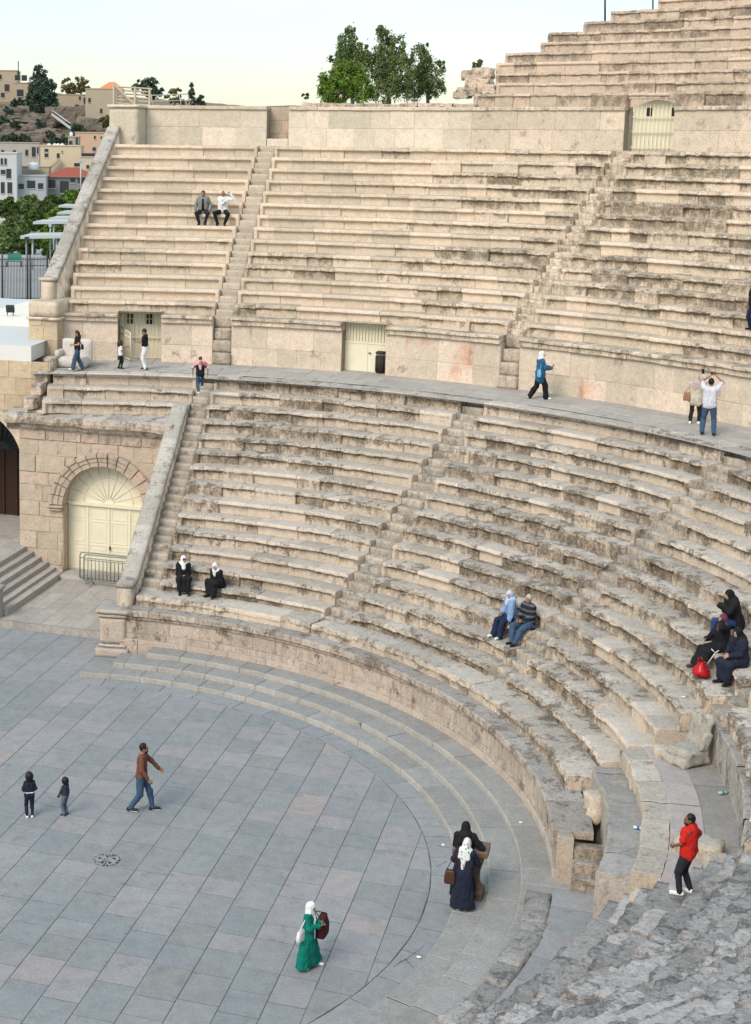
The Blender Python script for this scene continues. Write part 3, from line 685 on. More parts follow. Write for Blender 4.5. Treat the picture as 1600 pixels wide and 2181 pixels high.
# ================================================================== left end: parapet, arched gateway, pilaster
def planemap(s0):
    def f(u, v, d): return ES * (s0 - d)[..., None] + EX * u[..., None] + np.array([0, 0, 1.0]) * v[..., None]
    return f
e0 = pol(1, S0, 0); t0 = np.array([-e0[1], e0[0], 0])
def sloped(name_list, pts, w0, w1, zb, parent):
    """wall with a sloping rounded coping; pts = (r, ztop) along the radial S0 line"""
    for nm, mat, prof, amp in name_list:
        mb = MB(); R_ = np.linspace(pts[0][0], pts[-1][0], 90); Z_ = np.interp(R_, [p[0] for p in pts], [p[1] for p in pts])
        k = len(prof); X = np.stack([e0 * r + t0 * 0 + np.array([0, 0, 0]) + np.stack([t0 * o for o, zz in prof]) + np.array([0, 0, 1.0]) * np.array([[z + zz if zz > -9 else zb] for o, zz in prof]) for r, z in zip(R_, Z_)])
        X += fbm3(X * 3.0, 3) * amp
        idx = np.arange(90 * k).reshape(90, k)
        F = [[idx[i, j], idx[i+1, j], idx[i+1, (j+1) % k], idx[i, (j+1) % k]] for i in range(89) for j in range(k)] + [list(idx[0]), list(idx[-1])]
        mb.add(X.reshape(-1, 3), F, np.repeat(np.floor(R_ / 1.1) * 0.37 % 1, k), 0.8, smooth=True); mb.build(nm, mat, parent)
pa = empty('sloping_parapet', pol(13.2, S0 + 2, 1.55), 'sloping grey stone parapet climbing beside the stair, below the arched gateway cornice', 'parapet')
pts = [(12.98, 2.28), (13.6, 2.35), (20.0, 6.72), (20.3, 6.75)]
M['coping'] = stone('grey lichen coping', (0.46, 0.41, 0.35), (0.42, 0.37, 0.33), (0.44, 0.41, 0.37), stain=0.8, bstr=0.5, dark=(0.12, 0.11, 0.095))
sloped([('wall', M['seat_low'], [(0.24, -10), (0.24, -0.16), (0.72, -0.16), (0.72, -10)], 0.010), ('coping', M['coping'], [(0.20, -0.17), (0.19, -0.05), (0.27, 0.0), (0.68, 0.0), (0.76, -0.05), (0.75, -0.17)], 0.012)], pts, 0, 0, 0.2, pa)
SA = 19.39
gw = empty('arched_gateway', sxz(SA, -4.5, 0.25), 'pinkish stone gateway wall with a big arched cream door beside the stairs', 'gateway')
zc = [0.2, 0.64, 1.21, 1.85, 2.45, 2.99, 3.59, 4.07, 4.70, 5.27]
xc, zs, ri, ro = -4.58, 2.93, 1.56, 2.05
def notarch(u, v): return ~(((np.abs(u - xc) < ri + 0.02) & (v < zs)) | ((v >= zs) & (np.hypot(u - xc, v - zs) < ri + 0.15)))
mb = MB()
plates(mb, courses(-7.86, -1.75, zc, (0.55, 1.25)), planemap(SA), 0.03, 0.014, 0.09, 0.012, 0.45, keep=notarch, freq=3.0, jit=0.012)
# wall body: left pier, right pier, top with the reveal
for (x0, x1, z0, z1) in ((-7.85, xc - ri, 0.0, zs), (xc + ri, -1.75, 0.0, zs)):
    p = [sxz(SA, x0, z0), sxz(SA, x1, z0), sxz(SA + 1.0, x1, z0), sxz(SA + 1.0, x0, z0)]; q = [v + np.array([0, 0, z1 - z0]) for v in p]
    mb.add(np.array(p + q), [[0, 1, 5, 4], [1, 2, 6, 5], [2, 3, 7, 6], [3, 0, 4, 7], [4, 5, 6, 7]], 0.5, 0.5)
th_ = np.linspace(math.pi, 0, 33); V = []; F = []
for t in th_:
    xa, za = xc + ri * math.cos(t), zs + ri * math.sin(t)
    V += [sxz(SA, xa, za), sxz(SA + 1.0, xa, za), sxz(SA, max(-7.85, min(-1.75, xc + 4 * math.cos(t) if abs(math.cos(t)) > 0.7 else xc + 2.8 * math.cos(t) / 0.7)), 5.9 if abs(math.cos(t)) < 0.93 else zs)]
for i in range(32): F += [[3*i, 3*i+3, 3*i+4, 3*i+1], [3*i, 3*i+2, 3*i+5, 3*i+3]]
mb.add(np.array(V), F, 0.4, 0.5)
p = [sxz(SA, -7.85, zs - .01), sxz(SA + 2.6, -7.85, zs - .01), sxz(SA + 2.6, -7.85, 5.9), sxz(SA, -7.85, 5.9)]; mb.add(np.array(p), [[0, 1, 2, 3]], 0.5, 0.5)
p = [sxz(SA, -7.85, 0), sxz(SA + 2.6, -7.85, 0), sxz(SA + 2.6, -7.85, zs), sxz(SA, -7.85, zs)]; mb.add(np.array(p), [[0, 1, 2, 3]], 0.5, 0.5)
mb.build('wall_face', M['pinkwall'], gw)
# archivolt: moulded ring of voussoirs
mb = MB(); prof = [(ri - 0.01, 0.0), (ri - 0.01, 0.10), (ri + 0.15, 0.11), (ri + 0.17, 0.15), (ri + 0.31, 0.16), (ri + 0.34, 0.21), (ro - 0.03, 0.22), (ro, 0.17), (ro, 0.0)]
nv = 15
for i in range(nv):
    t0_, t1_ = math.pi * (1 - i / nv), math.pi * (1 - (i + 1) / nv); tt = np.concatenate([[t0_ - 0.004], np.linspace(t0_ - 0.012, t1_ + 0.012, 6), [t1_ + 0.004]])
    dr = rng.normal() * 0.02; bro = rng.random() < 0.35
    X = np.array([[sxz(SA - d * (1 if 0 < a < 7 else 0.5) * (0.75 if bro else 1) - 0.02, xc + (r + dr * (j > 3)) * math.cos(t), zs + (r + dr * (j > 3)) * math.sin(t)) for j, (r, d) in enumerate(prof)] for a, t in enumerate(tt)])
    X += fbm3(X * 5, 3) * (0.03 if bro else 0.012)
    idx = np.arange(X.shape[0] * len(prof)).reshape(X.shape[0], -1)
    mb.add(X.reshape(-1, 3), np.stack([idx[:-1, :-1], idx[1:, :-1], idx[1:, 1:], idx[:-1, 1:]], -1).reshape(-1, 4), rng.random(), 0.75 if bro else 0.4)
mb.build('archivolt', M['pinkwall'], gw)
for sx_ in (-1, 1):
    mb = MB()
    for (w_, z0, z1) in ((0.62, zs - 0.12, zs), (0.54, zs - 0.22, zs - 0.12)):
        rough_box(mb, sxz(SA + 0.1, xc + sx_ * (ri + 0.26), (z0 + z1) / 2), (w_, 0.55 + (w_ - .5), z1 - z0), rad(-15), amp=0.008, wear=0.5)
    mb.build('impost', M['pinkwall'], gw)
# frieze and cornice
mb = MB(); plates(mb, courses(-7.86, -1.75, [5.27, 5.62], (0.6, 1.1)), planemap(SA), 0.05, 0.03, 0.08, 0.012, 0.9, freq=6.0); mb.build('frieze', M['pinkwall'], gw)
mb = MB(); cp = [(0.0, 5.58), (0.06, 5.66), (0.14, 5.72), (0.18, 5.84), (0.36, 5.90), (0.40, 6.02), (0.40, 6.16), (0.30, 6.20), (-0.3, 6.26), (-0.75, 6.30), (-0.75, 5.6)]
xs = np.linspace(-8.3, -1.9, 60)
X = np.array([[sxz(SA - d, x_ , z) for d, z in cp] for x_ in xs]); X += fbm3(X * 3, 3) * 0.03
idx = np.arange(60 * len(cp)).reshape(60, -1)
mb.add(X.reshape(-1, 3), [[idx[i, j], idx[i+1, j], idx[i+1, (j+1) % len(cp)], idx[i, (j+1) % len(cp)]] for i in range(59) for j in range(len(cp))] + [list(idx[0]), list(idx[-1])], np.repeat(np.floor(xs / 0.9) * 0.37 % 1, len(cp)), 1.0)
mb.build('cornice', M['seat_low'], gw)
# arched door with fan ornament
mb = MB(); SD = SA + 0.50; n = 40
V = [sxz(SD, xc - ri, 0.42), sxz(SD, xc + ri, 0.42)] + [sxz(SD, xc + ri * math.cos(t), zs + ri * math.sin(t)) for t in np.linspace(0, math.pi, n)]
mb.add(np.array(V), [list(range(len(V)))], 0.5)
def dbox(x0, x1, z0, z1, d):
    c = sxz(SD - d / 2, (x0 + x1) / 2, (z0 + z1) / 2); mb.box(c, (x1 - x0, d, z1 - z0), rot=np.stack([EX, ES, [0, 0, 1]], 1))
for x_ in (xc - ri + 0.05, xc - 0.80, xc + 0.02, xc + 0.82, xc + ri - 0.05): dbox(x_ - 0.035, x_ + 0.035, 0.42, zs - 0.05, 0.03)
dbox(xc - ri, xc + ri, zs - 0.06, zs + 0.06, 0.09)
for xa, xb in ((-1.46, -0.84), (-0.76, -0.02), (0.06, 0.78), (0.86, 1.46)):
    for za, zb in ((0.5, 1.15), (1.22, 1.42), (1.5, 2.3), (2.38, 2.80)):
        for q in ((xa + .05, xb - .05, za, za + .03), (xa + .05, xb - .05, zb - .03, zb), (xa + .05, xa + .08, za + .03, zb - .03), (xb - .08, xb - .05, za + .03, zb - .03)): dbox(xc + q[0], xc + q[1], q[2], q[3], 0.014)
for i in range(1, 10):
    t = math.pi * i / 10
    mb.tube([sxz(SD - 0.01, xc + r * math.cos(t), zs + 0.06 + r * math.sin(t)) for r in (0.2, 1.42)], 0.013, 5)
for r in (0.2, 0.95, 1.42): mb.tube([sxz(SD - 0.01, xc + r * math.cos(t), zs + 0.06 + r * math.sin(t)) for t in np.linspace(0.02, math.pi - 0.02, 24)], 0.014, 5)
do = mb.build('door', M['cream_door'], gw)
mb = MB(); mb.box(sxz(SD - 0.06, xc + 0.07, 1.35), (0.03, 0.06, 0.14), rot=np.stack([EX, ES, [0, 0, 1]], 1)); mb.build('handle', M['iron'], do)
mb = MB(); rough_box(mb, sxz(SA + 0.1, xc + 0.1, 0.30), (3.3, 1.1, 0.30), rad(-15), amp=0.01, wear=0.4); mb.build('threshold', M['pave_warm'], gw)
# parodos floor
mb = MB(); fl = lambda u, v, d: ES * v[..., None] + EX * u[..., None] + np.array([0, 0, 1.0]) * (0.25 + d)[..., None]
plates(mb, [(v0, v1, u0, u1) for (u0, u1, v0, v1) in courses(14.0, 19.8, list(np.arange(-6.3, -1.0, 0.52)), (0.6, 1.3))], fl, 0.0, 0.003, 0.6, 0.006, 0.3)
mb.add(np.array([sxz(13.98, -6.4, 0.225), sxz(13.98, -1.2, 0.225), sxz(20, -1.2, 0.225), sxz(20, -6.4, 0.225)]), [[0, 1, 2, 3]], 0.3)
V = [sxz(13.97, -6.6, -0.05), sxz(13.97, -2.0, -0.05), sxz(13.97, -2.0, 0.25), sxz(13.97, -6.6, 0.25)]; mb.add(np.array(V), [[0, 1, 2, 3]], 0.6, 1.0)
mb.build('parodos_floor', M['pave_warm'], kind='structure')
ss_ = empty('side_steps', sxz(17, -6.5, 0.25), 'flight of six broad steps rising to the left of the arched gateway', 'steps')
for i in range(6):
    mb = MB(); x1 = -6.12 - 0.29 * i; zt = 0.25 + 0.17 * (i + 1); s1 = 19.55; s0 = 14.4
    p = sxz((s0 + s1) / 2, x1 - 0.7, zt - 0.15); rough_box(mb, p, (1.4, s1 - s0, 0.3 if i else 0.4), rad(-15), amp=0.006, seg=0.3, wear=0.4, bev=0.015, smooth=False); mb.build('step', M['pave_warm'], ss_)
mb = MB(); V, F = [sxz(14.4, -7.6, 1.265), sxz(14.4, -13, 1.265), sxz(23.5, -13, 1.265), sxz(23.5, -7.6, 1.265)], [[0, 1, 2, 3]]
mb.add(np.array(V), F, 0.5); fl2 = lambda u, v, d: ES * v[..., None] + EX * u[..., None] + np.array([0, 0, 1.0]) * (1.275 + d)[..., None]
plates(mb, [(v0, v1, u0, u1) for (u0, u1, v0, v1) in courses(14.4, 20.5, list(np.arange(-12.0, -7.7, 0.6)), (0.6, 1.3))], fl2, 0.0, 0.003, 0.6, 0.006, 0.3)
mb.build('stage_landing', M['pave_warm'], kind='structure')
nw = empty('newel_post', sxz(14.2, -6.35, 0.0), 'squat stone end post at the foot of the side steps, left picture edge', 'post')
mb = MB(); rough_box(mb, sxz(14.2, -6.40, 0.6), (0.34, 0.4, 1.2), rad(-15), amp=0.01); mb.build('shaft', M['pave_warm'], nw)
mb = MB(); rough_box(mb, sxz(14.2, -6.40, 1.27), (0.46, 0.5, 0.16), rad(-15), amp=0.01); mb.build('cap', M['pave_warm'], nw)
# side hall at the left with its own arch
SV = 20.6
vh = empty('side_hall', sxz(SV, -10.5, 1.27), 'yellowish stone side hall with a dark arched entrance at the left picture edge', 'building')
xa, za, ra_, rb_ = -10.35, 3.9, 2.15, 2.5
notv = lambda u, v: ~(((np.abs(u - xa) < ra_ + 0.02) & (v < za)) | ((v >= za) & (np.hypot(u - xa, v - za) < ra_ + 0.1)))
mb = MB(); plates(mb, courses(-14, -7.2, [1.2, 1.8, 2.4, 3.0, 3.6, 4.2, 4.8, 5.4, 6.0, 6.6, 7.25, 7.9], (0.7, 1.4)), planemap(SV), 0.02, 0.012, 0.12, 0.008, 0.4, keep=notv)
V = []; F = []
for t in np.linspace(math.pi, 0, 33):
    x_, z__ = xa + ra_ * math.cos(t), za + ra_ * math.sin(t); V += [sxz(SV, x_, z__), sxz(SV + 0.9, x_, z__), sxz(SV, xa + 3.2 * max(-1, min(1, 1.3 * math.cos(t))), 7.9 if abs(math.cos(t)) < 0.95 else za)]
for i in range(32): F += [[3*i, 3*i+3, 3*i+4, 3*i+1], [3*i, 3*i+2, 3*i+5, 3*i+3]]
mb.add(np.array(V), F, 0.4, 0.4)
for (x0, x1) in ((-14, xa - ra_), (xa + ra_, -7.2)):
    p = [sxz(SV, x0, 1.2), sxz(SV, x1, 1.2), sxz(SV + 0.9, x1, 1.2), sxz(SV + 0.9, x0, 1.2)]; q = [v + np.array([0, 0, za - 1.2]) for v in p]; mb.add(np.array(p + q), [[0, 1, 5, 4], [1, 2, 6, 5], [3, 0, 4, 7]], 0.5, 0.4)
mb.build('wall_face', M['yelwall'], vh)
mb = MB(); prof = [(ra_ - 0.02, 0.0), (ra_ - 0.02, 0.1), (ra_ + 0.2, 0.12), (ra_ + 0.22, 0.17), (rb_, 0.18), (rb_, 0)]
tt = np.linspace(math.pi, 0, 40); X = np.array([[sxz(SV - d - 0.02, xa + r * math.cos(t), za + r * math.sin(t)) for r, d in prof] for t in tt]); X += fbm3(X * 4, 2) * 0.012
idx = np.arange(40 * 6).reshape(40, 6); mb.add(X.reshape(-1, 3), np.stack([idx[:-1, :-1], idx[1:, :-1], idx[1:, 1:], idx[:-1, 1:]], -1).reshape(-1, 4), np.repeat(np.floor(tt * 5) * 0.37 % 1, 6), 0.5); mb.build('archivolt', M['wall'], vh)
mb = MB(); mb.add(np.array([sxz(SV + 2.8, -13, 1.3), sxz(SV + 2.8, -7.6, 1.3), sxz(SV + 2.8, -7.6, 3.9), sxz(SV + 2.8, -13, 3.9)]), [[0, 1, 2, 3]], 0.5)
for x_ in np.arange(-12.5, -7.9, 0.55): mb.box(sxz(SV + 2.77, x_, 2.6), (0.08, 0.06, 2.6), rot=np.stack([EX, ES, [0, 0, 1]], 1))
mb.build('door', M['wood'], vh)
mb = MB(); mb.add(np.array([sxz(SV + 2.8, -13, 3.9), sxz(SV + 2.8, -7.6, 3.9), sxz(SV + 2.8, -7.6, 6.6), sxz(SV + 2.8, -13, 6.6)]), [[0, 1, 2, 3]], 0.5)
for i in range(0, 11):
    t = math.pi * i / 10; mb.tube([sxz(SV + 2.74, xa + r * math.cos(t), 3.95 + r * math.sin(t)) for r in (0.3, 2.4)], 0.03, 5)
mb.build('fanlight', M['iron'], vh)
mb = MB()
for p in ([sxz(SV, -14, 7.9), sxz(SV, -7.9, 7.9), sxz(SV, -7.9, 8.46), sxz(SV, -14, 8.46)], [sxz(SV, -7.9, 7.9), sxz(31, -9.2, 7.9), sxz(31, -9.2, 8.46), sxz(SV, -7.9, 8.46)]): mb.add(np.array(p), [[0, 1, 2, 3]], 0.5)
mb.build('fascia', M['white_wall'], vh)
mb = MB(); mb.add(np.array([sxz(SV + 0.01, -14, 8.46), sxz(SV + 0.01, -7.9, 8.46), sxz(36, -9.0, 8.46), sxz(36, -24, 8.46), sxz(24, -24, 8.46)]), [[0, 1, 2, 3, 4]], 0.5); 
for a_, b_ in ((25.5, 12.6), (30, 15)): pass
mb.build('roof', M['roof_grey'], vh)
mb = MB(); 
pA, pB = at_z(-60, 690, 8.46), at_z(75, 652, 8.46); dirn = pB - pA; nrm = np.array([-dirn[1], dirn[0], 0]) / np.linalg.norm(dirn)
if nrm @ ES < 0: nrm = -nrm
q0 = [pA, pB, pB + nrm * 6, pA + nrm * 6]; V = [v + np.array([0, 0, h]) for h in (0.0, 0.32) for v in q0]
mb.add(np.array(V), [[0, 1, 5, 4], [4, 5, 6, 7], [1, 2, 6, 5], [3, 0, 4, 7], [2, 3, 7, 6]], 0.5); mb.build('upper_roof', M['white_wall'], vh)
# flood lamp on the roof
fp = at_z(22, 672, 8.8); fl_ = empty('flood_lamp', fp, 'small black flood lamp on the white roof at the left', 'lamp')
mb = MB(); mb.box(fp + np.array([0, 0, 0.28]), (0.34, 0.12, 0.30), rot=Matrix.Rotation(0.5, 3, 'X')); mb.build('head', M['iron'], fl_)
mb = MB(); mb.tube([fp + np.array([-0.12, 0, 0]), fp + np.array([-0.12, 0, 0.25])], 0.02, 6); mb.tube([fp + np.array([0.12, 0, 0]), fp + np.array([0.12, 0, 0.25])], 0.02, 6); mb.build('bracket', M['iron'], fl_)
# end blocks of the three rows over the gateway
g_ = 'rounded stones ending the rows above the gateway'
for (px, py, z), lab in zip(((110, 785, 7.85), (98, 812, 7.45), (83, 843, 7.05), (68, 873, 6.6)), ('topmost rounded stone at the row ends, below the stone couch', 'second rounded stone from the top at the row ends', 'third rounded stone from the top at the row ends', 'lowest rounded stone at the row ends, on the gateway cornice')):
    mb = MB(); p = at_plane(px, py, ES * (19.6 + (z - 6.6) * 1.3), ES); rough_box(mb, (p[0], p[1], z - 0.05), (0.38, 0.7, 0.42), rad(-12), amp=0.03, bev=0.02, wear=1.0, smooth=False, seg=0.09); mb.build('end_stone', M['seat_low'], None, lab, 'stone', g_)
mb = MB()
for n in (11, 12, 13, 14): rough_box(mb, sxz(19.9 + (n - 11) * 0.6, -7.25, zr(n) - 1.0), (0.8, 0.9, 2.0), rad(-15), amp=0.01)
mb.build('row_end_wall', M['wall'], gw)
# pilaster at the left of the walkway
pi_ = empty('corner_pilaster', sxz(22.4, -8.2, ZW), 'massive square stone pilaster behind the girl at the left end of the walkway', 'pillar')
def pbox(name, s0, s1, x0, x1, z0, z1, mat, amp=0.008, seg=0.2, parent=None):
    mb = MB(); rough_box(mb, sxz((s0 + s1) / 2, (x0 + x1) / 2, (z0 + z1) / 2), (x1 - x0, s1 - s0, z1 - z0), rad(-15), amp=amp, seg=seg, bev=0.02); return mb.build(name, mat, parent)
mb = MB(); pm = planemap(22.4)
plates(mb, courses(-8.77, -7.61, [7.3, 7.9, 8.45, 9.0, 9.25], (0.5, 0.9)), pm, 0.012, 0.006, 0.2, 0.006, 0.4)
sm_ = lambda u, v, d: ES * u[..., None] + EX * (-7.61 + d)[..., None] + np.array([0, 0, 1.0]) * v[..., None]
plates(mb, courses(22.4, 24.4, [7.3, 8.45, 9.25], (0.8, 1.2)), sm_, 0.012, 0.006, 0.2, 0.006, 0.7)
mb.box(sxz(23.4, -8.2, 8.27), (1.15, 1.98, 1.96), rot=np.stack([EX, ES, [0, 0, 1]], 1)); mb.build('shaft', M['yelwall'], pi_)
pbox('moulding', 22.3, 24.4, -8.86, -7.52, 9.22, 9.34, M['seat_mid'], parent=pi_)
pbox('top_block', 22.38, 24.4, -8.78, -7.6, 9.34, 9.93, M['seat_mid'], 0.012, parent=pi_)
# parapet beside the middle seats
mp = empty('upper_parapet', sxz(23.4, -8.5, 9.9), 'long lichen-spotted sloping parapet along the left edge of the middle seats', 'parapet')
pbox('end_pier', 23.2, 23.7, -8.63, -8.13, 9.8, 10.62, M['wall'], parent=mp); pbox('pier_cap', 23.15, 23.75, -8.70, -8.06, 10.62, 10.75, M['wall'], parent=mp)
s_a = np.linspace(23.5, 32.4, 110); z_a = np.interp(s_a, [23.5, 32.0, 32.4], [10.75, 16.52, 16.6]); xo = np.interp(s_a, [23.5, 32.4], [-8.62, -9.30])
for nm, mat, prof, amp in (('wall', M['wall'], [(0.04, -9.0), (0.04, -0.15), (0.52, -0.15), (0.78, -9.0)], 0.012), ('coping', M['coping'], [(0.0, -0.2), (-0.01, -0.05), (0.08, 0.0), (0.48, 0.0), (0.57, -0.05), (0.56, -0.2)], 0.016)):
    mb = MB(); k = len(prof); X = np.array([[sxz(s, x_ + o, z + zz) for o, zz in prof] for s, z, x_ in zip(s_a, z_a, xo)]); X[..., 2] = np.maximum(X[..., 2], 6.5); X += fbm3(X * 3, 3) * amp
    idx = np.arange(110 * k).reshape(110, k); mb.add(X.reshape(-1, 3), [[idx[i, j], idx[i+1, j], idx[i+1, (j+1) % k], idx[i, (j+1) % k]] for i in range(109) for j in range(k)] + [list(idx[0]), list(idx[-1])], np.repeat(np.floor(s_a / 1.3) * 0.37 % 1, k), 0.95, smooth=True); mb.build(nm, mat, mp)
# stone couch
cp_ = at_z(150, 784, 7.62); co = empty('stone_couch', cp_, 'pale stone couch with rolled arm at the left end of the walkway', 'stone seat')
ca_ = rad(-12); cx_ = np.array([math.cos(ca_), math.sin(ca_), 0]); cy_ = np.array([-math.sin(ca_), math.cos(ca_), 0])
for nm, c, sz in (('base', (0, 0.32, 0.2), (1.15, 0.62, 0.4)), ('backrest', (0.08, 0.62, 0.55), (1.2, 0.24, 0.95)), ('arm', (-0.52, 0.25, 0.5), (0.22, 0.6, 0.3))):
    mb = MB(); rough_box(mb, cp_ + cx_ * c[0] + cy_ * c[1] + np.array([0, 0, c[2]]), sz, ca_, amp=0.010, bev=0.05, wear=0.15, tint=0.9); mb.build(nm, M['couch'], co)
# ================================================================== gates in the walkway wall
def gate_frame(R, a0, a1, z0, z1, depth, root, jamb=True, mat=None):
    mb = MB()
    for a in (a0, a1):
        V = [pol(R, a, z0), pol(R + depth, a, z0), pol(R + depth, a, z1), pol(R, a, z1)]; mb.add(np.array(V), [[0, 1, 2, 3]], 0.4, 0.6)
    V = [pol(R, a0, z1), pol(R, a1, z1), pol(R + depth, a1, z1), pol(R + depth, a0, z1)]; mb.add(np.array(V), [[0, 1, 2, 3]], 0.4, 0.9)
    return mb.build('reveal', mat or M['wall'], root)
def chord(R, a0, a1):
    p, q = pol(R, a0, 0), pol(R, a1, 0); L = np.linalg.norm(p - q); ux = (p - q) / L   # from a1 (left) to a0 (right)
    n_ = np.array([-ux[1], ux[0], 0]); n_ = n_ if n_ @ p > 0 else -n_
    return q, ux, n_, L        # origin left, direction to the right, outward
def slabbox(mb, o, ux, n_, x0, x1, d0, d1, z0, z1, **kw):
    c = o + ux * (x0 + x1) / 2 + n_ * (d0 + d1) / 2 + np.array([0, 0, (z0 + z1) / 2]); mb.box(c, (x1 - x0, d1 - d0, z1 - z0), rot=np.stack([ux, n_, [0, 0, 1]], 1), **kw)
g1 = empty('barred_gate', pol(24.6, (D1a + D1b) / 2, ZW), 'cream barred gate with one leaf swung open, behind the boy in white trousers', 'gate')
gate_frame(24.32, D1a, D1b, ZW - 0.1, 9.55, 0.75, g1)
o, ux, n_, L = chord(24.98, D1a, D1b)
mb = MB(); slabbox(mb, o, ux, n_, 0, L, 0.10, 0.16, ZW, 9.55); dd = mb.build('door', M['cream_door'], g1)
for x0 in (0.22, 0.85):
    mb = MB(); slabbox(mb, o, ux, n_, L * x0 / 1.45, L * x0 / 1.45 + 0.26, 0.06, 0.10, 9.0, 9.4); mb.build('window', M['dark'], dd)
    mb = MB()
    for dx in (0.0, 0.13, 0.26): slabbox(mb, o, ux, n_, L * x0 / 1.45 + dx - .012, L * x0 / 1.45 + dx + .012, 0.03, 0.055, 8.98, 9.42)
    slabbox(mb, o, ux, n_, L * x0 / 1.45, L * x0 / 1.45 + 0.26, 0.035, 0.05, 9.19, 9.21); mb.build('window_grille', M['cream_bar'], dd)
mb = MB()
for x_ in np.arange(0.05, L, 0.155): mb.tube([o + ux * x_ + np.array([0, 0, ZW]), o + ux * x_ + np.array([0, 0, 9.5])], 0.014, 6)
for z in (ZW + 0.06, 8.5, 9.45): slabbox(mb, o, ux, n_, 0, L, -0.02, 0.02, z - 0.02, z + 0.02)
mb.build('bars', M['cream_bar'], g1)
mb = MB(); hx = o + ux * 0.05 - n_ * 0.05; dv = -n_ * 0.75 + ux * 0.45; dv /= np.linalg.norm(dv)
for x_ in np.linspace(0, 0.95, 9): mb.tube([hx + dv * x_ + np.array([0, 0, ZW + 0.06]), hx + dv * x_ + np.array([0, 0, ZW + 1.22 - 0.12 * x_])], 0.013 if 0 < x_ < .9 else 0.022, 6)
for z0, z1 in ((ZW + 0.08, ZW + 0.08), (ZW + 1.22, ZW + 1.10), (ZW + 0.98, ZW + 0.9)): mb.tube([hx + np.array([0, 0, z0]), hx + dv * 0.95 + np.array([0, 0, z1])], 0.02, 6)
mb.build('open_leaf', M['cream_bar'], g1)
g2 = empty('cream_door', pol(24.6, (D2a + D2b) / 2, ZW), 'plain cream metal door with slatted top, next to the dark litter bin', 'door')
gate_frame(24.32, D2a, D2b, ZW - 0.1, 9.5, 0.6, g2)
o, ux, n_, L = chord(24.72, D2a, D2b)
mb = MB(); slabbox(mb, o, ux, n_, 0.0, L, 0, 0.05, ZW - 0.05, 8.75); slabbox(mb, o, ux, n_, L / 2 - 0.01, L / 2 + 0.02, -0.02, 0, ZW, 8.75); slabbox(mb, o, ux, n_, 0, L, -0.02, 0, 8.70, 8.78); lf = mb.build('leaf', M['cream_door'], g2)
mb = MB(); slabbox(mb, o, ux, n_, L / 2 + 0.06, L / 2 + 0.16, -0.06, -0.02, 8.36, 8.39); mb.build('handle', M['iron'], lf)
mb = MB(); slabbox(mb, o, ux, n_, 0, L, 0.02, 0.05, 8.75, 9.5); mb.build('back_panel', M['cream_door'], g2)
mb = MB()
for x_ in np.arange(0.04, L, 0.12): slabbox(mb, o, ux, n_, x_ - 0.02, x_ + 0.02, -0.03, 0.0, 8.78, 9.48)
mb.build('slats', M['cream_bar'], g2)
# ================================================================== upper wall, gate and upper tier
RU, ZUT = 34.2, 17.46
mb = MB(); V, F = arc_band(32.9, 35, ZT + 0.004, 6, 92, 80); mb.add(V, F, 0.5, 0.3); mb.build('upper_walkway', M['pave_warm'], kind='structure')
def upwall(label, a0, a1, top=ZUT, mat=None, wear=0.3):
    r = empty('upper_wall', pol(RU, (a0 + a1) / 2, ZT), label, 'wall', 'ashlar walls behind the middle seats')
    cylwall('wall_face', RU, a0, a1, [ZT - 0.05, ZT + 0.78, top - 0.13], mat or M['seat_new'], None, r, bl=(0.8, 2.0) , amp=0.004 + wear * 0.008, wear=wear, thick=0.8)
    mb = MB(); arc_box(mb, RU - 0.08, RU + 0.75, top - 0.14, top, a0, a1, amp=0.008, wear=wear * 1.6, seed=int(a0 * 7), blk=(0.9, 2.0)); mb.build('coping', M['seat_mid'], r)
    return r
azp = lambda px, py, R: math.degrees(math.atan2(*at_cyl(px, py, R)[[1, 0]]))
n0, n1 = azp(568, 270, RU), azp(615, 270, RU); c0 = azp(312, 270, RU); q0, q1 = azp(1435, 270, RU), azp(1330, 270, RU); split = azp(1005, 270, RU)
upwall('smooth new upper wall between the corner pillar and the niche', n0, c0, wear=0.12)
upwall('smooth upper wall below the row of green trees', split, n1, wear=0.18)
upwall('blotchy upper wall panel left of the arched upper gate', q1, split, mat=M['wall'], wear=0.6)
upwall('blotchy upper wall right of the arched upper gate', 8, q0, mat=M['wall'], wear=0.7)
mb = MB(); nr_ = empty('wall_niche', pol(RU + 0.5, (n0 + n1) / 2, ZT), 'shallow rectangular niche with a low step in the upper wall', 'niche')
for a in (n0, n1): mb.add(np.array([pol(RU, a, ZT), pol(RU + 0.9, a, ZT), pol(RU + 0.9, a, ZUT), pol(RU, a, ZUT)]), [[0, 1, 2, 3]], 0.4, 0.7)
mb.build('jamb', M['seat_mid'], nr_)
cylwall('back', RU + 0.8, n1, n0, [ZT, ZT + 0.55, ZT + 1.1, ZUT - 0.02], M['pinkwall'], None, nr_, bl=(0.4, 0.6), wear=0.6)
mb = MB(); arc_box(mb, RU + 0.02, RU + 0.78, ZT, ZT + 0.32, n1 + 0.03, n0 - 0.03, amp=0.006, seed=9, wear=0.3); mb.build('step', M['seat_new'], nr_)
up_ = empty('upper_pillar', sxz(32.2, -8.6, ZT), 'square pale corner pillar at the top left end of the seats', 'pillar')
pbox('shaft', 32.2, 34.6, -9.24, -7.92, 14.5, 17.32, M['seat_new'], 0.004, parent=up_); pbox('cap', 32.12, 34.7, -9.32, -7.84, 17.32, 17.46, M['seat_new'], 0.004, parent=up_)
gu = empty('upper_gate', pol(RU + 0.6, (q0 + q1) / 2, ZT), 'arched cream gate with bars high in the upper wall, at the right', 'gate')
gate_frame(RU, q0, q1, ZT, 17.75, 0.45, gu)
gl = azp(1352, 270, RU + 0.5); o, ux, n_, L = chord(RU + 0.36, q0 - 0.2, gl)
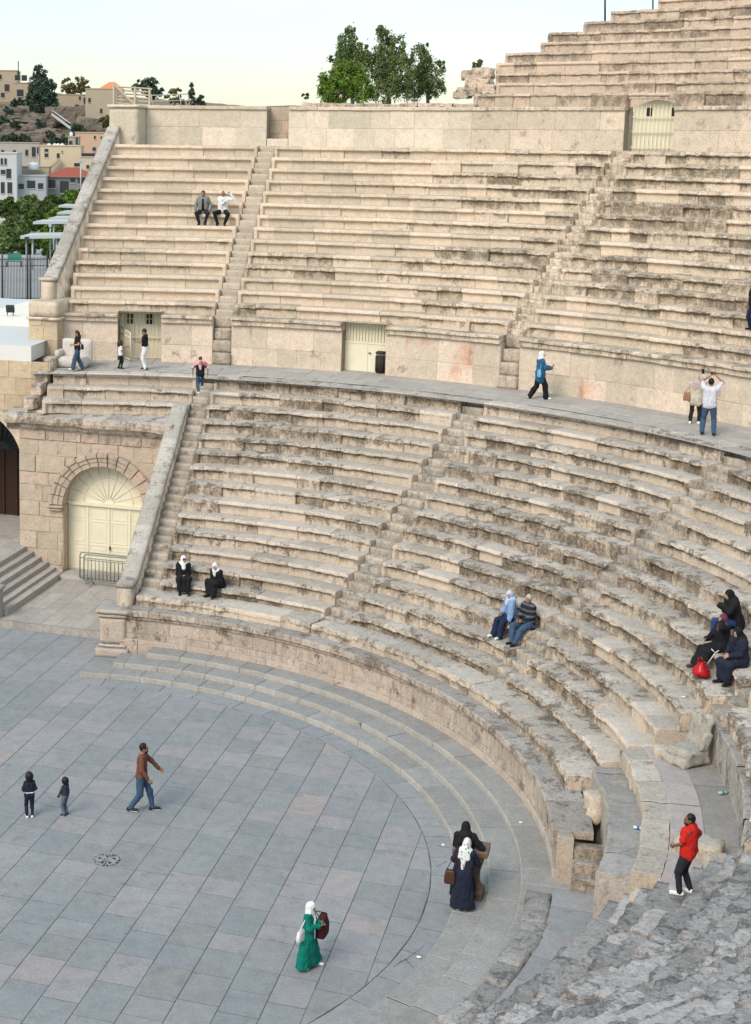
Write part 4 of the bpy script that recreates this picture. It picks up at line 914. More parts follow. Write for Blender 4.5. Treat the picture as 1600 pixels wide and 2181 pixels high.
mb = MB(); nn = 14
V = [o + np.array([0, 0, ZT]), o + ux * L + np.array([0, 0, ZT])] + [o + ux * L * (1 - t) + np.array([0, 0, 17.42 + 0.30 * math.sin(math.pi * t)]) for t in np.linspace(0, 1, nn)]
mb.add(np.array(V + [v + n_ * 0.05 for v in V]), [list(range(len(V))), list(range(len(V), 2 * len(V)))] + [[i, (i+1) % len(V), len(V) + (i+1) % len(V), len(V) + i] for i in range(len(V))]); dd = mb.build('door', M['cream_door'], gu)
for x0 in (0.27, 0.80):
    mb = MB(); slabbox(mb, o, ux, n_, L * x0, L * x0 + 0.22, -0.03, 0.0, 17.1, 17.42); mb.build('window', M['dark'], dd)
mb = MB()
for x_ in np.arange(0.05, L, 0.165): mb.tube([o + ux * x_ - n_ * 0.12 + np.array([0, 0, ZT]), o + ux * x_ - n_ * 0.12 + np.array([0, 0, 17.42 + 0.28 * math.sin(math.pi * x_ / L)])], 0.013, 6)
for z in (ZT + 0.15, ZT + 0.75, ZT + 1.3): slabbox(mb, o, ux, n_, 0, L, -0.14, -0.10, z - 0.015, z + 0.015)
mb.build('bars', M['cream_bar'], gu)
# upper tier rows, ragged left end
M['seat_up'] = stone('rosy limestone', (0.63, 0.505, 0.385), (0.59, 0.45, 0.355), (0.42, 0.375, 0.33), stain=0.75, dark=(0.11, 0.085, 0.065))
rows = []
ends_ = [(1008, 205), (1057, 175), (1057, 152), (1057, 135), (1076, 111), (1152, 89), (1167, 72), (1243, 46), (1300, 35), (1400, 17), (1465, 2), (1480, -20), (1500, -40)]
for k, (px, py) in enumerate(ends_):
    R = 35.0 + 0.6 * k; rows.append((k, R, 18.03 + 0.445 * k, 8, azp(px, py, R), 0, 0, dict(h=0.46 if k else 0.60, t=0.6, lip=0.13, under=0.08, wear=0.85, lump=1.2, ends=(False, True))))
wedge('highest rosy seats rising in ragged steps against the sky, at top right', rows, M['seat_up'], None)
mb = MB(); 
for (px, py, sz, R) in ((1020, 178, (1.1, 1.2, 0.5), 36.0), (1008, 160, (0.9, 1.0, 0.45), 36.4), (1030, 155, (0.8, 1.0, 0.5), 36.4), (1000, 195, (1.0, 1.0, 0.4), 35.8), (985, 203, (0.8, 0.8, 0.3), 35.6), (1040, 190, (0.8, 0.9, 0.5), 35.8)):
    p = at_cyl(px, py, R); rough_box(mb, p, np.array(sz) * 0.85, rad(64), amp=0.06, seg=0.08, bev=0.03, wear=0.9, freq=5.0, smooth=False)
mb.build('broken_masonry', M['seat_up'], None, 'crumbling rounded masonry lump at the left end of the highest seats', 'masonry')
mb = MB(); arc_box(mb, 34.35, 34.95, 17.44, 17.60, azp(1010, 215, 34.3), azp(640, 215, 34.3), amp=0.05, seed=77, wear=1.0, da=0.12, blk=(0.5, 1.1), nr=3, nz=2)
mb.build('rubble_wall', M['seat_up'], None, 'low rough rubble strip along the top of the upper wall under the trees', 'wall')
# ================================================================== land and town
M['land'] = plain('dry hillside', (0.20, 0.155, 0.105), 0.95, var=0.35, scale=0.15)
M['rock'] = stone('cliff rock', (0.20, 0.165, 0.135), (0.155, 0.13, 0.11), (0.19, 0.155, 0.12), stain=0.8, bstr=1.0)
M['plaza'] = plain('plaza paving', (0.34, 0.34, 0.34), 0.85, var=0.15, scale=0.3)
deps = [62, 90, 130, 180, 240, 285, 310, 335, 350, 375, 420, 500, 700, 1200, 3500]
ys = {-500: [720, 640, 585, 545, 500, 440, 380, 330, 300, 215, 190, 185, 200, 240, 285],
      0: [720, 640, 585, 545, 500, 440, 375, 330, 305, 222, 195, 190, 200, 240, 285],
      110: [720, 640, 585, 545, 500, 440, 370, 330, 310, 232, 205, 200, 205, 240, 285],
      240: [720, 640, 585, 545, 500, 440, 370, 330, 305, 262, 226, 212, 210, 240, 285],
      480: [720, 640, 585, 545, 500, 440, 400, 350, 310, 270, 240, 225, 223, 240, 285],
      900: [720, 640, 585, 545, 500, 450, 420, 380, 340, 300, 270, 250, 240, 250, 285],
      2200: [720, 640, 585, 545, 500, 450, 420, 380, 340, 300, 270, 250, 240, 250, 285]}
pxs = np.concatenate([np.arange(-500, 700, 12), np.arange(700, 2300, 80)]); D_ = np.concatenate([np.linspace(62, 285, 22), np.linspace(290, 420, 40), np.geomspace(430, 3500, 16)])
Yt = np.array([np.interp(D_, deps, ys[k]) for k in sorted(ys)]); X = np.zeros((len(pxs), len(D_), 3))
for j, d in enumerate(D_):
    yy = np.interp(pxs, sorted(ys), Yt[:, j])
    for i, px in enumerate(pxs): X[i, j] = at_depth(px, yy[i], d)
X[..., 2] += fbm(X * 0.05, 3) * np.clip((D_ - 280) / 100, 0, 1)[None, :] * 1.5
mb = MB(); idx = np.arange(X.shape[0] * X.shape[1]).reshape(X.shape[:2])
mb.add(X.reshape(-1, 3), np.stack([idx[:-1, :-1], idx[1:, :-1], idx[1:, 1:], idx[:-1, 1:]], -1)[:, 21:].reshape(-1, 4), 0.5, 0.5, smooth=True); mb.build('hillside', M['land'], kind='structure')
mb = MB(); mb.add(X.reshape(-1, 3), np.stack([idx[:-1, :-1], idx[1:, :-1], idx[1:, 1:], idx[:-1, 1:]], -1)[:, :21].reshape(-1, 4), 0.5, 0.5, smooth=True); mb.build('plaza', M['plaza'], kind='structure')
# cliff
cl = MB(); r_ = np.random.default_rng(11)
for i in range(90):
    px, py = r_.uniform(-30, 118), r_.uniform(226, 300)
    if py < 218 + 0.35 * px: py += 20
    p = at_depth(px, py, 349 + (300 - py) * 0.35); rough_box(cl, p, (r_.uniform(2, 6), r_.uniform(3, 5), r_.uniform(0.5, 1.6)), r_.uniform(-.4, .4), amp=0.45, seg=0.6, bev=0.15, wear=0.6, freq=0.5, smooth=False)
cl.build('cliff', M['rock'], kind='structure')
# houses
HC = {k: plain('render ' + k, c, 0.9, var=0.08, scale=0.4) for k, c in dict(white=(0.50, 0.50, 0.49), grey=(0.36, 0.38, 0.40), cream=(0.55, 0.46, 0.33), tan=(0.43, 0.36, 0.27), peach=(0.54, 0.37, 0.27), stone=(0.20, 0.20, 0.20), oldstone=(0.40, 0.37, 0.34), dim=(0.40, 0.33, 0.25), conc=(0.33, 0.30, 0.27)).items()}
M['tile'] = plain('red roof', (0.30, 0.075, 0.05), 0.8, var=0.15, scale=1.0); M['orange'] = plain('orange roof', (0.62, 0.24, 0.12), 0.8)
M['glass'] = plain('dark window', (0.035, 0.04, 0.045), 0.3)
def house(label, x0, y0, x1, y1, dep, mat, wins=(), depth=9.0, roof=None, name='house', group='houses on the hillside', yb=None, rot=0.0, flat=True):
    """x0..x1, y0..y1 picture box of the front wall at distance dep; wins = boxes in the same pixels"""
    s = dep / FPX; c = at_depth((x0 + x1) / 2, y1, dep); wd = (x1 - x0) * s; ht = (y1 - y0) * s
    root = empty(name, c, label, 'house', group)
    Rz = np.array(Matrix.Rotation(rot, 3, 'Z')); ux = Rz @ np.array([0.9989, 0.0474, 0]); uy = Rz @ np.array([-0.0474, 0.9989, 0]); uz = np.array([0, 0, 1.0])
    rotm = np.stack([ux, uy, uz], 1)
    mb = MB(); mb.box(c + uy * depth / 2 + uz * (ht / 2 - 2), (wd, depth, ht + 4), rot=rotm)
    if flat: mb.box(c + uy * (depth / 2) + uz * (ht + 0.1), (wd + 0.25, depth + 0.25, 0.2), rot=rotm)
    w = mb.build('wall', HC[mat], root)
    for (a, b, e, f) in wins:
        wc = c + ux * ((a + e) / 2 - (x0 + x1) / 2) * s + uz * ((y1 - (b + f) / 2) * s)
        mb = MB(); mb.box(wc - uy * 0.02, ((e - a) * s, 0.14, (f - b) * s), rot=rotm); wo = mb.build('window', M['glass'], root)
        mb = MB()
        mb.box(wc - uy * 0.05 - uz * (f - b) * s / 2, ((e - a) * s + 0.16, 0.2, 0.10), rot=rotm)
        mb.build('sill', HC['white'] if mat != 'white' else HC['grey'], wo)
    if roof:
        hr = roof * s; e_ = 0.4; q = [c + ux * sx * (wd / 2 + e_) + uy * (-e_ if sy < 0 else depth + e_) + uz * ht for sx, sy in ((-1, -1), (1, -1), (1, 1), (-1, 1))]
        r0 = c + ux * (-wd * 0.12) + uy * depth / 2 + uz * (ht + hr); r1 = c + ux * (wd * 0.12) + uy * depth / 2 + uz * (ht + hr)
        mb = MB(); mb.add(np.array(q + [r0, r1]), [[0, 1, 5, 4], [1, 2, 5], [2, 3, 4, 5], [3, 0, 4], [0, 3, 2, 1]]); mb.build('roof', M['orange'] if label.startswith('small') else M['tile'], root)
    return root, c, s, ux, uy, uz, rotm
house('white concrete block with stacked balconies at the left picture edge', -60, 328, 36, 430, 262, 'white', [(2, 338, 7, 352), (10, 338, 15, 352), (2, 362, 12, 372), (14, 360, 24, 380), (2, 388, 10, 412), (16, 388, 26, 412)])
r, c, s, ux, uy, uz, rm = house('low pale building with three dark windows above the park trees', 36, 376, 98, 420, 264, 'grey', [(40, 392, 51, 404), (58, 385, 75, 402), (81, 390, 92, 403)], 7)
house('yellowish shed under a white water tank', 36, 356, 104, 380, 272, 'tan', [], 5)
house('dark stone house with a red hipped roof', 98, 378, 200, 425, 268, 'stone', [(104, 384, 118, 402), (128, 386, 146, 412), (150, 380, 160, 390), (166, 380, 190, 392)], 10, roof=20)
house('cream flat-roofed house with an outside stair', 86, 312, 172, 372, 292, 'cream', [(95, 318, 103, 325), (95, 328, 103, 336), (121, 327, 127, 338), (158, 347, 170, 355), (131, 322, 134, 326)], 9)
house('plain cream annexe right of the house with the outside stair', 172, 336, 235, 376, 290, 'cream', [(184, 352, 190, 360), (174, 327, 210, 335)], 8)
house('peach-coloured house below the cliff path', 160, 284, 250, 340, 318, 'peach', [(200, 290, 204, 297), (214, 291, 217, 297), (226, 291, 229, 297), (197, 314, 204, 322)], 8)
house('small grey roof hut with a white tank on top', 145, 292, 168, 314, 300, 'conc', [(147, 300, 154, 309), (161, 293, 166, 309)], 4)
house('long old whitewashed house with dark doors under the cliff', -40, 305, 84, 362, 318, 'oldstone', [(3, 320, 9, 327), (28, 320, 34, 332), (54, 319, 60, 332), (68, 313, 76, 334), (79, 313, 82, 328)], 8)
house('cream villa with roofed balcony on top of the cliff', -60, 152, 36, 225, 392, 'dim', [(-5, 160, 4, 170), (10, 180, 20, 195), (2, 198, 10, 208)], 9, name='house')
house('balcony wing of the clifftop villa', 30, 178, 66, 215, 388, 'dim', [(32, 161, 44, 173), (46, 161, 58, 173), (36, 191, 50, 206)], 6)
house('low tan house among trees on the far ridge', 120, 203, 186, 262, 396, 'dim', [(168, 206, 172, 214), (160, 223, 168, 234), (178, 208, 190, 222), (173, 226, 177, 248)], 9)
house('tall plain tan house on the far ridge next to the corner pillar', 182, 191, 250, 262, 388, 'tan', [(188, 210, 193, 220), (213, 232, 218, 242)], 9)
house('small house with bright orange tiled roof on the ridge', 212, 190, 262, 215, 430, 'tan', [], 9, roof=16, flat=False)
M['plastic_white'] = plain('white plastic tank', (0.62, 0.66, 0.70), 0.4, var=0.05)
def tank(px, py, dep, r, h, lab):
    p = at_depth(px, py, dep); t = empty('water_tank', p, lab, 'tank', 'white water tanks on the roofs'); mb = MB()
    mb.tube([p + np.array([0, 0, z]) for z in (0, 0.08, h * 0.5, h - 0.15, h)], [r * .97, r, r * 1.01, r, r * 0.75], 16); mb.build('barrel', M['plastic_white'], t); mb = MB(); mb.tube([p + np.array([0, 0, h]), p + np.array([0, 0, h + 0.12])], r * 0.3, 10); mb.build('lid', M['plastic_white'], t)
tank(71, 361, 270, 1.0, 1.25, 'widest white water tank, on the yellowish shed'); tank(152, 292, 300, 0.36, 0.95, 'slim white water tank on the small grey hut')
for i, px in enumerate((105, 117, 124, 133)): tank(px, 312, 294, 0.42, 0.55, ('leftmost', 'second from left', 'third from left', 'rightmost')[i] + ' of four small tanks on the cream house roof')
# outside stair of the cream house
p0, p1 = at_depth(98, 362, 291), at_depth(127, 338, 291); st_ = MB()
for t in np.linspace(0, 1, 12): q = p0 + (p1 - p0) * t; st_.box(q + np.array([0, -0.5, -0.25]), (0.32, 1.0, 0.5))
st_.build('outside_stair', HC['dim'], None, 'outside stair climbing the front of the cream flat-roofed house', 'stair')
# stair and lamps on the slope
p0, p1 = at_depth(112, 244, 360), at_depth(150, 272, 350); st_ = MB(); dv = (p1 - p0)
for t in np.linspace(0, 1, 26): q = p0 + dv * t; st_.box(q, (0.35, 2.0, 0.5))
for o_ in (-1, 1): st_.tube([p0 + np.array([0, o_, 1.0]), p1 + np.array([0, o_, 1.0])], 0.06, 6)
st_.build('hill_stair', HC['white'], None, 'long railed public stair descending the slope right of the cliff', 'stair')
mb = MB(); 
for (px, py, sx_, sz_) in ((120, 240, 4, 2.5), (140, 248, 4, 2.4), (190, 262, 3, 2), (160, 235, 3.5, 2), (200, 270, 2.6, 2)):
    rough_box(mb, at_depth(px, py, 362), (sx_ + 1, 1.5, sz_), 0.1, amp=0.25, seg=0.6, wear=0.6, freq=0.8, smooth=False)
mb.build('terrace_wall', M['rock'], None, 'rough pale terrace walls on the slope right of the cliff', 'wall')
# ------------------------------------------------------------------ foliage
def leafmat(name, a, b):
    g = NG(name); t = g.attr('tint'); n = g.noise(g.pos(), 0.8, 2)
    f = g.math('ADD', g.math('MULTIPLY', t, 0.7), g.math('MULTIPLY_ADD', n, 0.8, -0.25), clamp=True)
    g.p.inputs['Transmission Weight'].default_value = 0.0
    return g.out(g.mix(f, a, b), 0.75)
M['leaf_dark'] = leafmat('dark leaves', (0.06, 0.10, 0.03), (0.19, 0.245, 0.085)); M['leaf_mid'] = leafmat('green leaves', (0.028, 0.055, 0.012), (0.10, 0.145, 0.03)); M['leaf_bright'] = leafmat('bright leaves', (0.055, 0.115, 0.014), (0.18, 0.27, 0.035)); M['leaf_far'] = leafmat('far leaves', (0.035, 0.065, 0.05), (0.09, 0.13, 0.085)); M['leaf_gold'] = leafmat('golden far leaves', (0.08, 0.08, 0.03), (0.24, 0.21, 0.07))
M['bark'] = plain('bark', (0.12, 0.09, 0.065), 0.9, var=0.3)
def tree(label, base, top, blobs, n, leaf, mat, group=None, trunk=0.15, thin=1.0, name='tree', droop=0.0, seed=0, cat='tree'):
    """blobs: list of (centre xyz, radii xyz); leaves fill clumps scattered inside them"""
    r = np.random.default_rng(seed + 77); root = empty(name, base, label, cat, group)
    mb = MB(); base = np.array(base, float); tips = [np.array(b[0], float) for b in blobs]; cen = np.mean(tips, 0)
    fork = base + (cen - base) * 0.45
    mb.tube([base, base + (fork - base) * 0.5 + r.normal(size=3) * trunk * 0.5, fork], [trunk, trunk * 0.8, trunk * 0.65], 7)
    for t in tips: mb.tube([fork, (fork + t) / 2 + r.normal(size=3) * trunk, t], [trunk * 0.6, trunk * 0.4, trunk * 0.15], 6)
    P = []; T = []
    vol = np.array([np.prod(b[1]) ** 0.8 for b in blobs]); vol /= vol.sum()
    for b, v in zip(blobs, vol):
        c, rr = np.array(b[0], float), np.array(b[1], float); k = max(8, int(n * v / 70)); 
        for _ in range(k):
            d = r.normal(size=3); d /= np.linalg.norm(d); q = c + d * rr * r.uniform(0.25, 1.0) ** 0.5
            if r.random() < 0.35: mb.tube([c + (q - c) * 0.1, q], [trunk * 0.18, trunk * 0.05], 4)
            cr = rr.mean() * r.uniform(0.14, 0.30) * (1 - 0.35 * droop); m_ = 60; off = r.normal(size=(m_, 3)) * cr * np.array([0.6, 0.6, 0.5 + droop]); off[:, 2] -= droop * np.abs(off[:, 2]) * 0.6
            P.append(q + off); T.append(np.clip(r.uniform(0.1, 0.9) + r.normal(size=m_) * 0.12, 0, 1))
    mb.build('trunk', M['bark'], root)
    P = np.concatenate(P); T = np.concatenate(T); m_ = len(P)
    a = r.normal(size=(m_, 3)); a[:, 2] -= droop * 2; a /= np.linalg.norm(a, axis=1)[:, None]; b_ = np.cross(a, r.normal(size=(m_, 3))); b_ /= np.linalg.norm(b_, axis=1)[:, None]
    sz = leaf * r.uniform(0.6, 1.3, size=(m_, 1)); V = np.stack([P - a * sz, P + b_ * sz * 0.45, P + a * sz, P - b_ * sz * 0.45], 1).reshape(-1, 3)
    mb = MB(); mb.add(V, np.arange(4 * m_).reshape(-1, 4), np.repeat(T, 4)); mb.build('crown', M[mat], root, recalc=False)
    return root
def ptree(label, dep, base, blobs, n, leaf, mat, **kw):
    s = dep / FPX; B = [(at_depth(x, y, dep + dz), (rx * s, max(rx, ry) * s * 0.8, ry * s)) for (x, y, rx, ry, dz) in blobs]
    return tree(label, at_depth(base[0], base[1], dep), None, B, n, leaf, mat, **kw)
gT = 'trees above the upper wall'
ptree('bushy bright green tree at the left of the group above the upper wall', 76, (735, 240), [(700, 185, 26, 34, 0), (745, 170, 36, 40, 0.5), (775, 190, 24, 30, -0.4), (690, 205, 18, 18, 0), (720, 195, 30, 26, -.5)], 15000, 0.07, 'leaf_bright', group=gT, trunk=0.12, seed=1, droop=0.3)
ptree('tall airy tree with feathery top behind the bright green one', 80, (750, 240), [(740, 95, 26, 36, 0), (755, 130, 40, 34, 0), (722, 125, 22, 26, 0.4), (772, 105, 16, 22, 0), (748, 70, 12, 16, 0)], 9500, 0.07, 'leaf_dark', group=gT, trunk=0.12, seed=2, droop=0.5)
ptree('tallest middle tree of the group above the upper wall', 80, (825, 240), [(820, 90, 24, 36, 0), (846, 100, 22, 36, 0.5), (815, 140, 36, 44, 0), (850, 160, 34, 44, -.4), (800, 120, 20, 30, 0), (826, 190, 44, 28, 0), (862, 125, 14, 30, 0), (812, 65, 10, 14, 0)], 15500, 0.07, 'leaf_dark', group=gT, trunk=0.15, seed=3, droop=0.5)
ptree('rounder right-hand tree of the group above the upper wall', 82, (910, 240), [(895, 130, 24, 38, 0), (920, 165, 28, 36, 0), (885, 180, 30, 34, 0), (930, 195, 20, 18, 0), (940, 140, 9, 14, 0), (905, 110, 12, 20, 0)], 10500, 0.07, 'leaf_dark', group=gT, trunk=0.13, seed=4, droop=0.5)
ptree('tiny seedling growing on the broken masonry', 71, (1020, 148), [(1018, 140, 9, 6, 0), (1022, 132, 5, 6, 0), (1010, 138, 5, 5, 0)], 260, 0.06, 'leaf_dark', trunk=0.01, seed=5, name='plant', cat='plant')
ptree('tiny shrub in the notch left of the broken masonry', 70, (978, 205), [(978, 194, 6, 8, 0)], 200, 0.06, 'leaf_mid', trunk=0.01, seed=6, name='plant', cat='plant')
ptree('thin sprig on the wall top left of the trees', 74, (651, 212), [(650, 203, 8, 7, 0)], 200, 0.06, 'leaf_mid', trunk=0.01, seed=6, name='plant', cat='plant')
gR = 'trees on the hill'
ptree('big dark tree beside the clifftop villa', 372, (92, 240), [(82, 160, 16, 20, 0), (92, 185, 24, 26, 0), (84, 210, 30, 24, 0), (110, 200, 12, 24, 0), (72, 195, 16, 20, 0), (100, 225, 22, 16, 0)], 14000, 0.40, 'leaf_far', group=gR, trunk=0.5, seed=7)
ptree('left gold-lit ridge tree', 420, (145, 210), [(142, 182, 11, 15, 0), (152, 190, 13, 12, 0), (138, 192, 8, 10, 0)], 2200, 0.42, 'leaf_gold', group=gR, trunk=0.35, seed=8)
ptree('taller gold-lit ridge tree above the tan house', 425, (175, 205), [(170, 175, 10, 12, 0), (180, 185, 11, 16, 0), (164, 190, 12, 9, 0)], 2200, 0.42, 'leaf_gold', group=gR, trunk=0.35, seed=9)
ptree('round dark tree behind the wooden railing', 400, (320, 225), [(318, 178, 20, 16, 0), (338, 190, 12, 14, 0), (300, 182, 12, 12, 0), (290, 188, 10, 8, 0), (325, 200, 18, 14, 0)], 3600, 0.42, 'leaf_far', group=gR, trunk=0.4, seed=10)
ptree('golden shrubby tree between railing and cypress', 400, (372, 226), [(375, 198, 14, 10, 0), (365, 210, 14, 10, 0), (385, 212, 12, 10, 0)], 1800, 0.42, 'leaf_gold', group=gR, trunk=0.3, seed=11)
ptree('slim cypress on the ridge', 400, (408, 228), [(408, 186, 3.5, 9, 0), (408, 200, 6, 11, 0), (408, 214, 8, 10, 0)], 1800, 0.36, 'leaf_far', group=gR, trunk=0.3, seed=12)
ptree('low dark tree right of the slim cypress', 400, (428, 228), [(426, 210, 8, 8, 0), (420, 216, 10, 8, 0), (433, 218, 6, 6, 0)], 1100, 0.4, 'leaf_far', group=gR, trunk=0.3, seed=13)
for i, (x, y) in enumerate(((36, 215), (130, 262), (150, 240), (155, 290), (165, 270), (176, 282), (120, 300), (138, 302), (8, 300), (22, 290), (62, 255), (215, 262), (230, 255), (100, 250))):
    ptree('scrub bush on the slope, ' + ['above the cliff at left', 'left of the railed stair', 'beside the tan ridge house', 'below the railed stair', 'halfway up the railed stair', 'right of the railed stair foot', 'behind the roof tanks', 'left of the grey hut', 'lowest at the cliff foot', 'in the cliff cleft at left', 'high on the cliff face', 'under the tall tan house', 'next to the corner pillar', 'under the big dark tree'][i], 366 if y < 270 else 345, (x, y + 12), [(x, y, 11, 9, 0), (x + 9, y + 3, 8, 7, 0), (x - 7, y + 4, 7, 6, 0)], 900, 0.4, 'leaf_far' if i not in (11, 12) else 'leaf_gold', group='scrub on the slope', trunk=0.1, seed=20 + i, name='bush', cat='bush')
for i, (x, y) in enumerate(((14, 235), (30, 262), (84, 262), (104, 285), (48, 292), (70, 230), (5, 255))):
    ptree('dark scrub clinging to the cliff, ' + ['top left ledge', 'under the clifftop villa', 'right of centre', 'low right end', 'low centre', 'just below the big dark tree', 'left picture edge'][i], 345 + (300 - y) * 0.3, (x, y + 8), [(x, y, 10, 8, 0), (x + 8, y + 4, 7, 6, 0)], 1100, 0.36, 'leaf_far', group='scrub on the cliff', trunk=0.08, seed=140 + i, name='bush', cat='bush')
gP = 'park trees'
pt = [(15, 440, 30, 26), (60, 432, 34, 26), (110, 432, 34, 24), (150, 420, 28, 20), (182, 412, 24, 18), (30, 478, 32, 28), (75, 466, 30, 26), (115, 462, 28, 24), (152, 452, 26, 22), (10, 510, 26, 30), (55, 512, 30, 30), (100, 500, 32, 30), (140, 490, 28, 26), (160, 515, 26, 26), (120, 530, 30, 20)]
wh = ['at the left picture edge, back row', 'under the low pale building', 'under the red-roofed house', 'back row, before the dark stone house', 'touching the upper parapet, back row', 'at left in the second row', 'second in the second row', 'behind the farthest canopies', 'next to the parapet, second row', 'at the left picture edge, front row', 'left of the near canopy', 'directly behind the near canopy', 'between the canopies', 'front row beside the parapet', 'low, under the near canopy roof']
for i, (x, y, rx, ry) in enumerate(pt):
    d = 248 - (y - 410) * 0.62
    ptree('leafy park tree ' + wh[i], d, (x, y + ry + 20), [(x, y, rx * .7, ry * .6, 0), (x - rx * .5, y + ry * .3, rx * .5, ry * .5, 0), (x + rx * .5, y + ry * .25, rx * .5, ry * .5, 0), (x, y + ry * .5, rx * .7, ry * .5, -1), (x + rx*.2, y - ry * .4, rx * .4, ry * .35, 0)], 8000, 0.26, ('leaf_mid', 'leaf_dark', 'leaf_mid', 'leaf_bright')[i % 4], group=gP, trunk=0.16, seed=50 + i)
# canopies
M['canopy'] = plain('canopy sheet', (0.42, 0.45, 0.45), 0.6, var=0.08)
def canopy(label, x0, x1, y, dep, h, posts, slope=4):
    s = dep / FPX; a, b = at_depth(x0, y, dep), at_depth(x1, y - slope * .3, dep); root = empty('park_canopy', (a + b) / 2 - np.array([0, 0, h]), label, 'canopy', 'park canopies'); mb = MB()
    up = np.array([0, 0, 1.0]); bk = np.array([0, 3.0, 0.12]); V = [a, b, b + bk, a + bk + np.array([0.7, 0, 0])]; mb.add(np.array(V + [v - up * 0.28 for v in V]), [[0, 1, 2, 3], [4, 5, 6, 7], [0, 1, 5, 4], [1, 2, 6, 5], [2, 3, 7, 6], [3, 0, 4, 7]]); mb.build('roof', M['canopy'], root)
    for t in posts:
        q = a + (b - a) * t + np.array([0, 0.6, -0.2]); mb = MB(); mb.tube([q, q - up * h], 0.09, 8); mb.build('post', M['canopy'], root)
canopy('nearest grey park canopy on thin posts', 43, 140, 502, 140, 3.0, (0.12, 0.25, 0.78))
canopy('long flat white-edged park canopy behind the nearest one', 70, 165, 472, 165, 3.0, (0.45, 0.8)); canopy('third park canopy, partly hidden by the parapet', 103, 170, 464, 178, 2.6, (0.5,)); canopy('fourth park canopy, partly hidden by the parapet', 122, 175, 452, 190, 2.6, (0.5,)); canopy('farthest tilted park canopy by the parapet', 124, 180, 437, 205, 2.6, (0.5,), slope=-8)
# iron fence
fe = empty('iron_fence', at_depth(50, 640, 88), 'tall black iron railing beyond the white roof', 'fence'); mb = MB()
a, b = at_depth(-40, 549, 88), at_depth(125, 547, 88); h = 2.45
for t in np.linspace(0, 1, 52): q = a + (b - a) * t; mb.tube([q - np.array([0, 0, h]), q], 0.018, 5)
for dz in (0.12, 0.5, h - 0.05): mb.tube([a - np.array([0, 0, dz]), b - np.array([0, 0, dz])], 0.022, 5)
mb.build('railing', M['iron'], fe)
for px in (5, 64, 100): q = at_depth(px, 540, 87.8); mb = MB(); mb.tube([q - np.array([0, 0, h + .3]), q], 0.05, 7); mb.build('post', M['iron'], fe)
def pole(name, label, cat, x, y0, y1, dep, r, mat, head=None):
    root = empty(name, at_depth(x, y1, dep), label, cat); mb = MB(); mb.tube([at_depth(x, y1, dep), at_depth(x, y0, dep)], r, 8); mb.build('pole', mat, root)
    if head: mb = MB(); p = at_depth(x, y0, dep); mb.box(p + np.array([0, -0.1, 0]), head); mb.build('head', mat, root)
M['lamp_grey'] = plain('grey pole', (0.40, 0.42, 0.43), 0.5)
pole('street_lamp', 'grey street lamp in front of the red-roofed house', 'street lamp', 172, 342, 410, 255, 0.12, M['lamp_grey'], (1.2, 0.4, 0.3)); pole('lamp_post', 'slender lamp post between the park canopies', 'lamp post', 107, 480, 575, 142, 0.06, M['lamp_grey'], (0.25, 0.25, 0.25)); pole('lamp_post', 'black lamp post with bracket behind the railing', 'lamp post', 58, 508, 640, 86, 0.05, M['iron'], (0.25, 0.2, 0.2)); pole('antenna_mast', 'thin mast on the clifftop villa', 'antenna', 39, 130, 160, 392, 0.12, M['iron'])
pole('sky_pole', 'left of two thin poles on the highest seats', 'pole', 1289, -20, 44, 78, 0.05, M['iron']); pole('sky_pole', 'right of two thin poles on the highest seats', 'pole', 1391, -20, 24, 80, 0.04, M['iron'])
M['green_paint'] = plain('green paint', (0.03, 0.22, 0.13), 0.5)
for (x0, x1, y, dep, lab) in ((33, 53, 535, 205, 'green park bench beside the small dark figure'), (15, 45, 556, 120, 'green park bench seen through the railing')):
    a, b = at_depth(x0, y, dep), at_depth(x1, y, dep); root = empty('park_bench', (a + b) / 2 - np.array([0, 0, 0.45]), lab, 'bench', 'green benches'); L_ = np.linalg.norm(b - a)
    mb = MB(); mb.box((a + b) / 2 - np.array([0, 0, 0.0]), (L_, 0.5, 0.07)); mb.build('seat', M['green_paint'], root); mb = MB(); mb.box((a + b) / 2 + np.array([0, 0.28, 0.32]), (L_, 0.07, 0.4)); mb.build('backrest', M['green_paint'], root)
    for q in (a, b): mb = MB(); mb.box(q - np.array([0, 0, 0.25]), (0.08, 0.45, 0.45)); mb.build('leg', M['iron'], root)
# wooden barrier and rail on the corner pillar
M['pale_wood'] = plain('weathered planks', (0.50, 0.42, 0.32), 0.8, var=0.2, scale=3)
wb = empty('plank_barrier', at_depth(280, 228, 66), 'slatted plank barrier standing on the corner pillar against the sky', 'barrier'); dp = 66.0
def plank(mb, x0, y0, x1, y1, w, dd=0.0): mb.tube([at_depth(x0, y0, dp + dd), at_depth(x1, y1, dp + dd)], w, 4, smooth=False)
for x, y0 in ((243, 178), (288, 184), (319, 187)): mb = MB(); plank(mb, x, y0, x, 229, 0.055); mb.build('post', M['pale_wood'], wb)
for i in range(6):
    mb = MB(); y = 186 + i * 7; plank(mb, 243, y - 2, 320, y + 3, 0.035, 0.1); mb.build('slat', M['pale_wood'], wb)
mb = MB(); plank(mb, 243, 181, 288, 224, 0.05, -0.1); mb.build('brace', M['pale_wood'], wb)
hr_ = empty('pipe_rail', at_depth(360, 227, 66), 'light pipe handrail right of the plank barrier', 'railing'); mb = MB()
mb.tube([at_depth(322, 203, 66), at_depth(402, 200, 66)], 0.022, 6); mb.tube([at_depth(322, 215, 66), at_depth(402, 214, 66)], 0.018, 6)
for x, x2 in ((322, 326), (382, 387), (400, 405)): mb.tube([at_depth(x, 201, 66), at_depth(x2, 228, 66)], 0.022, 6)
mb.build('rail', M['lamp_grey'], hr_)
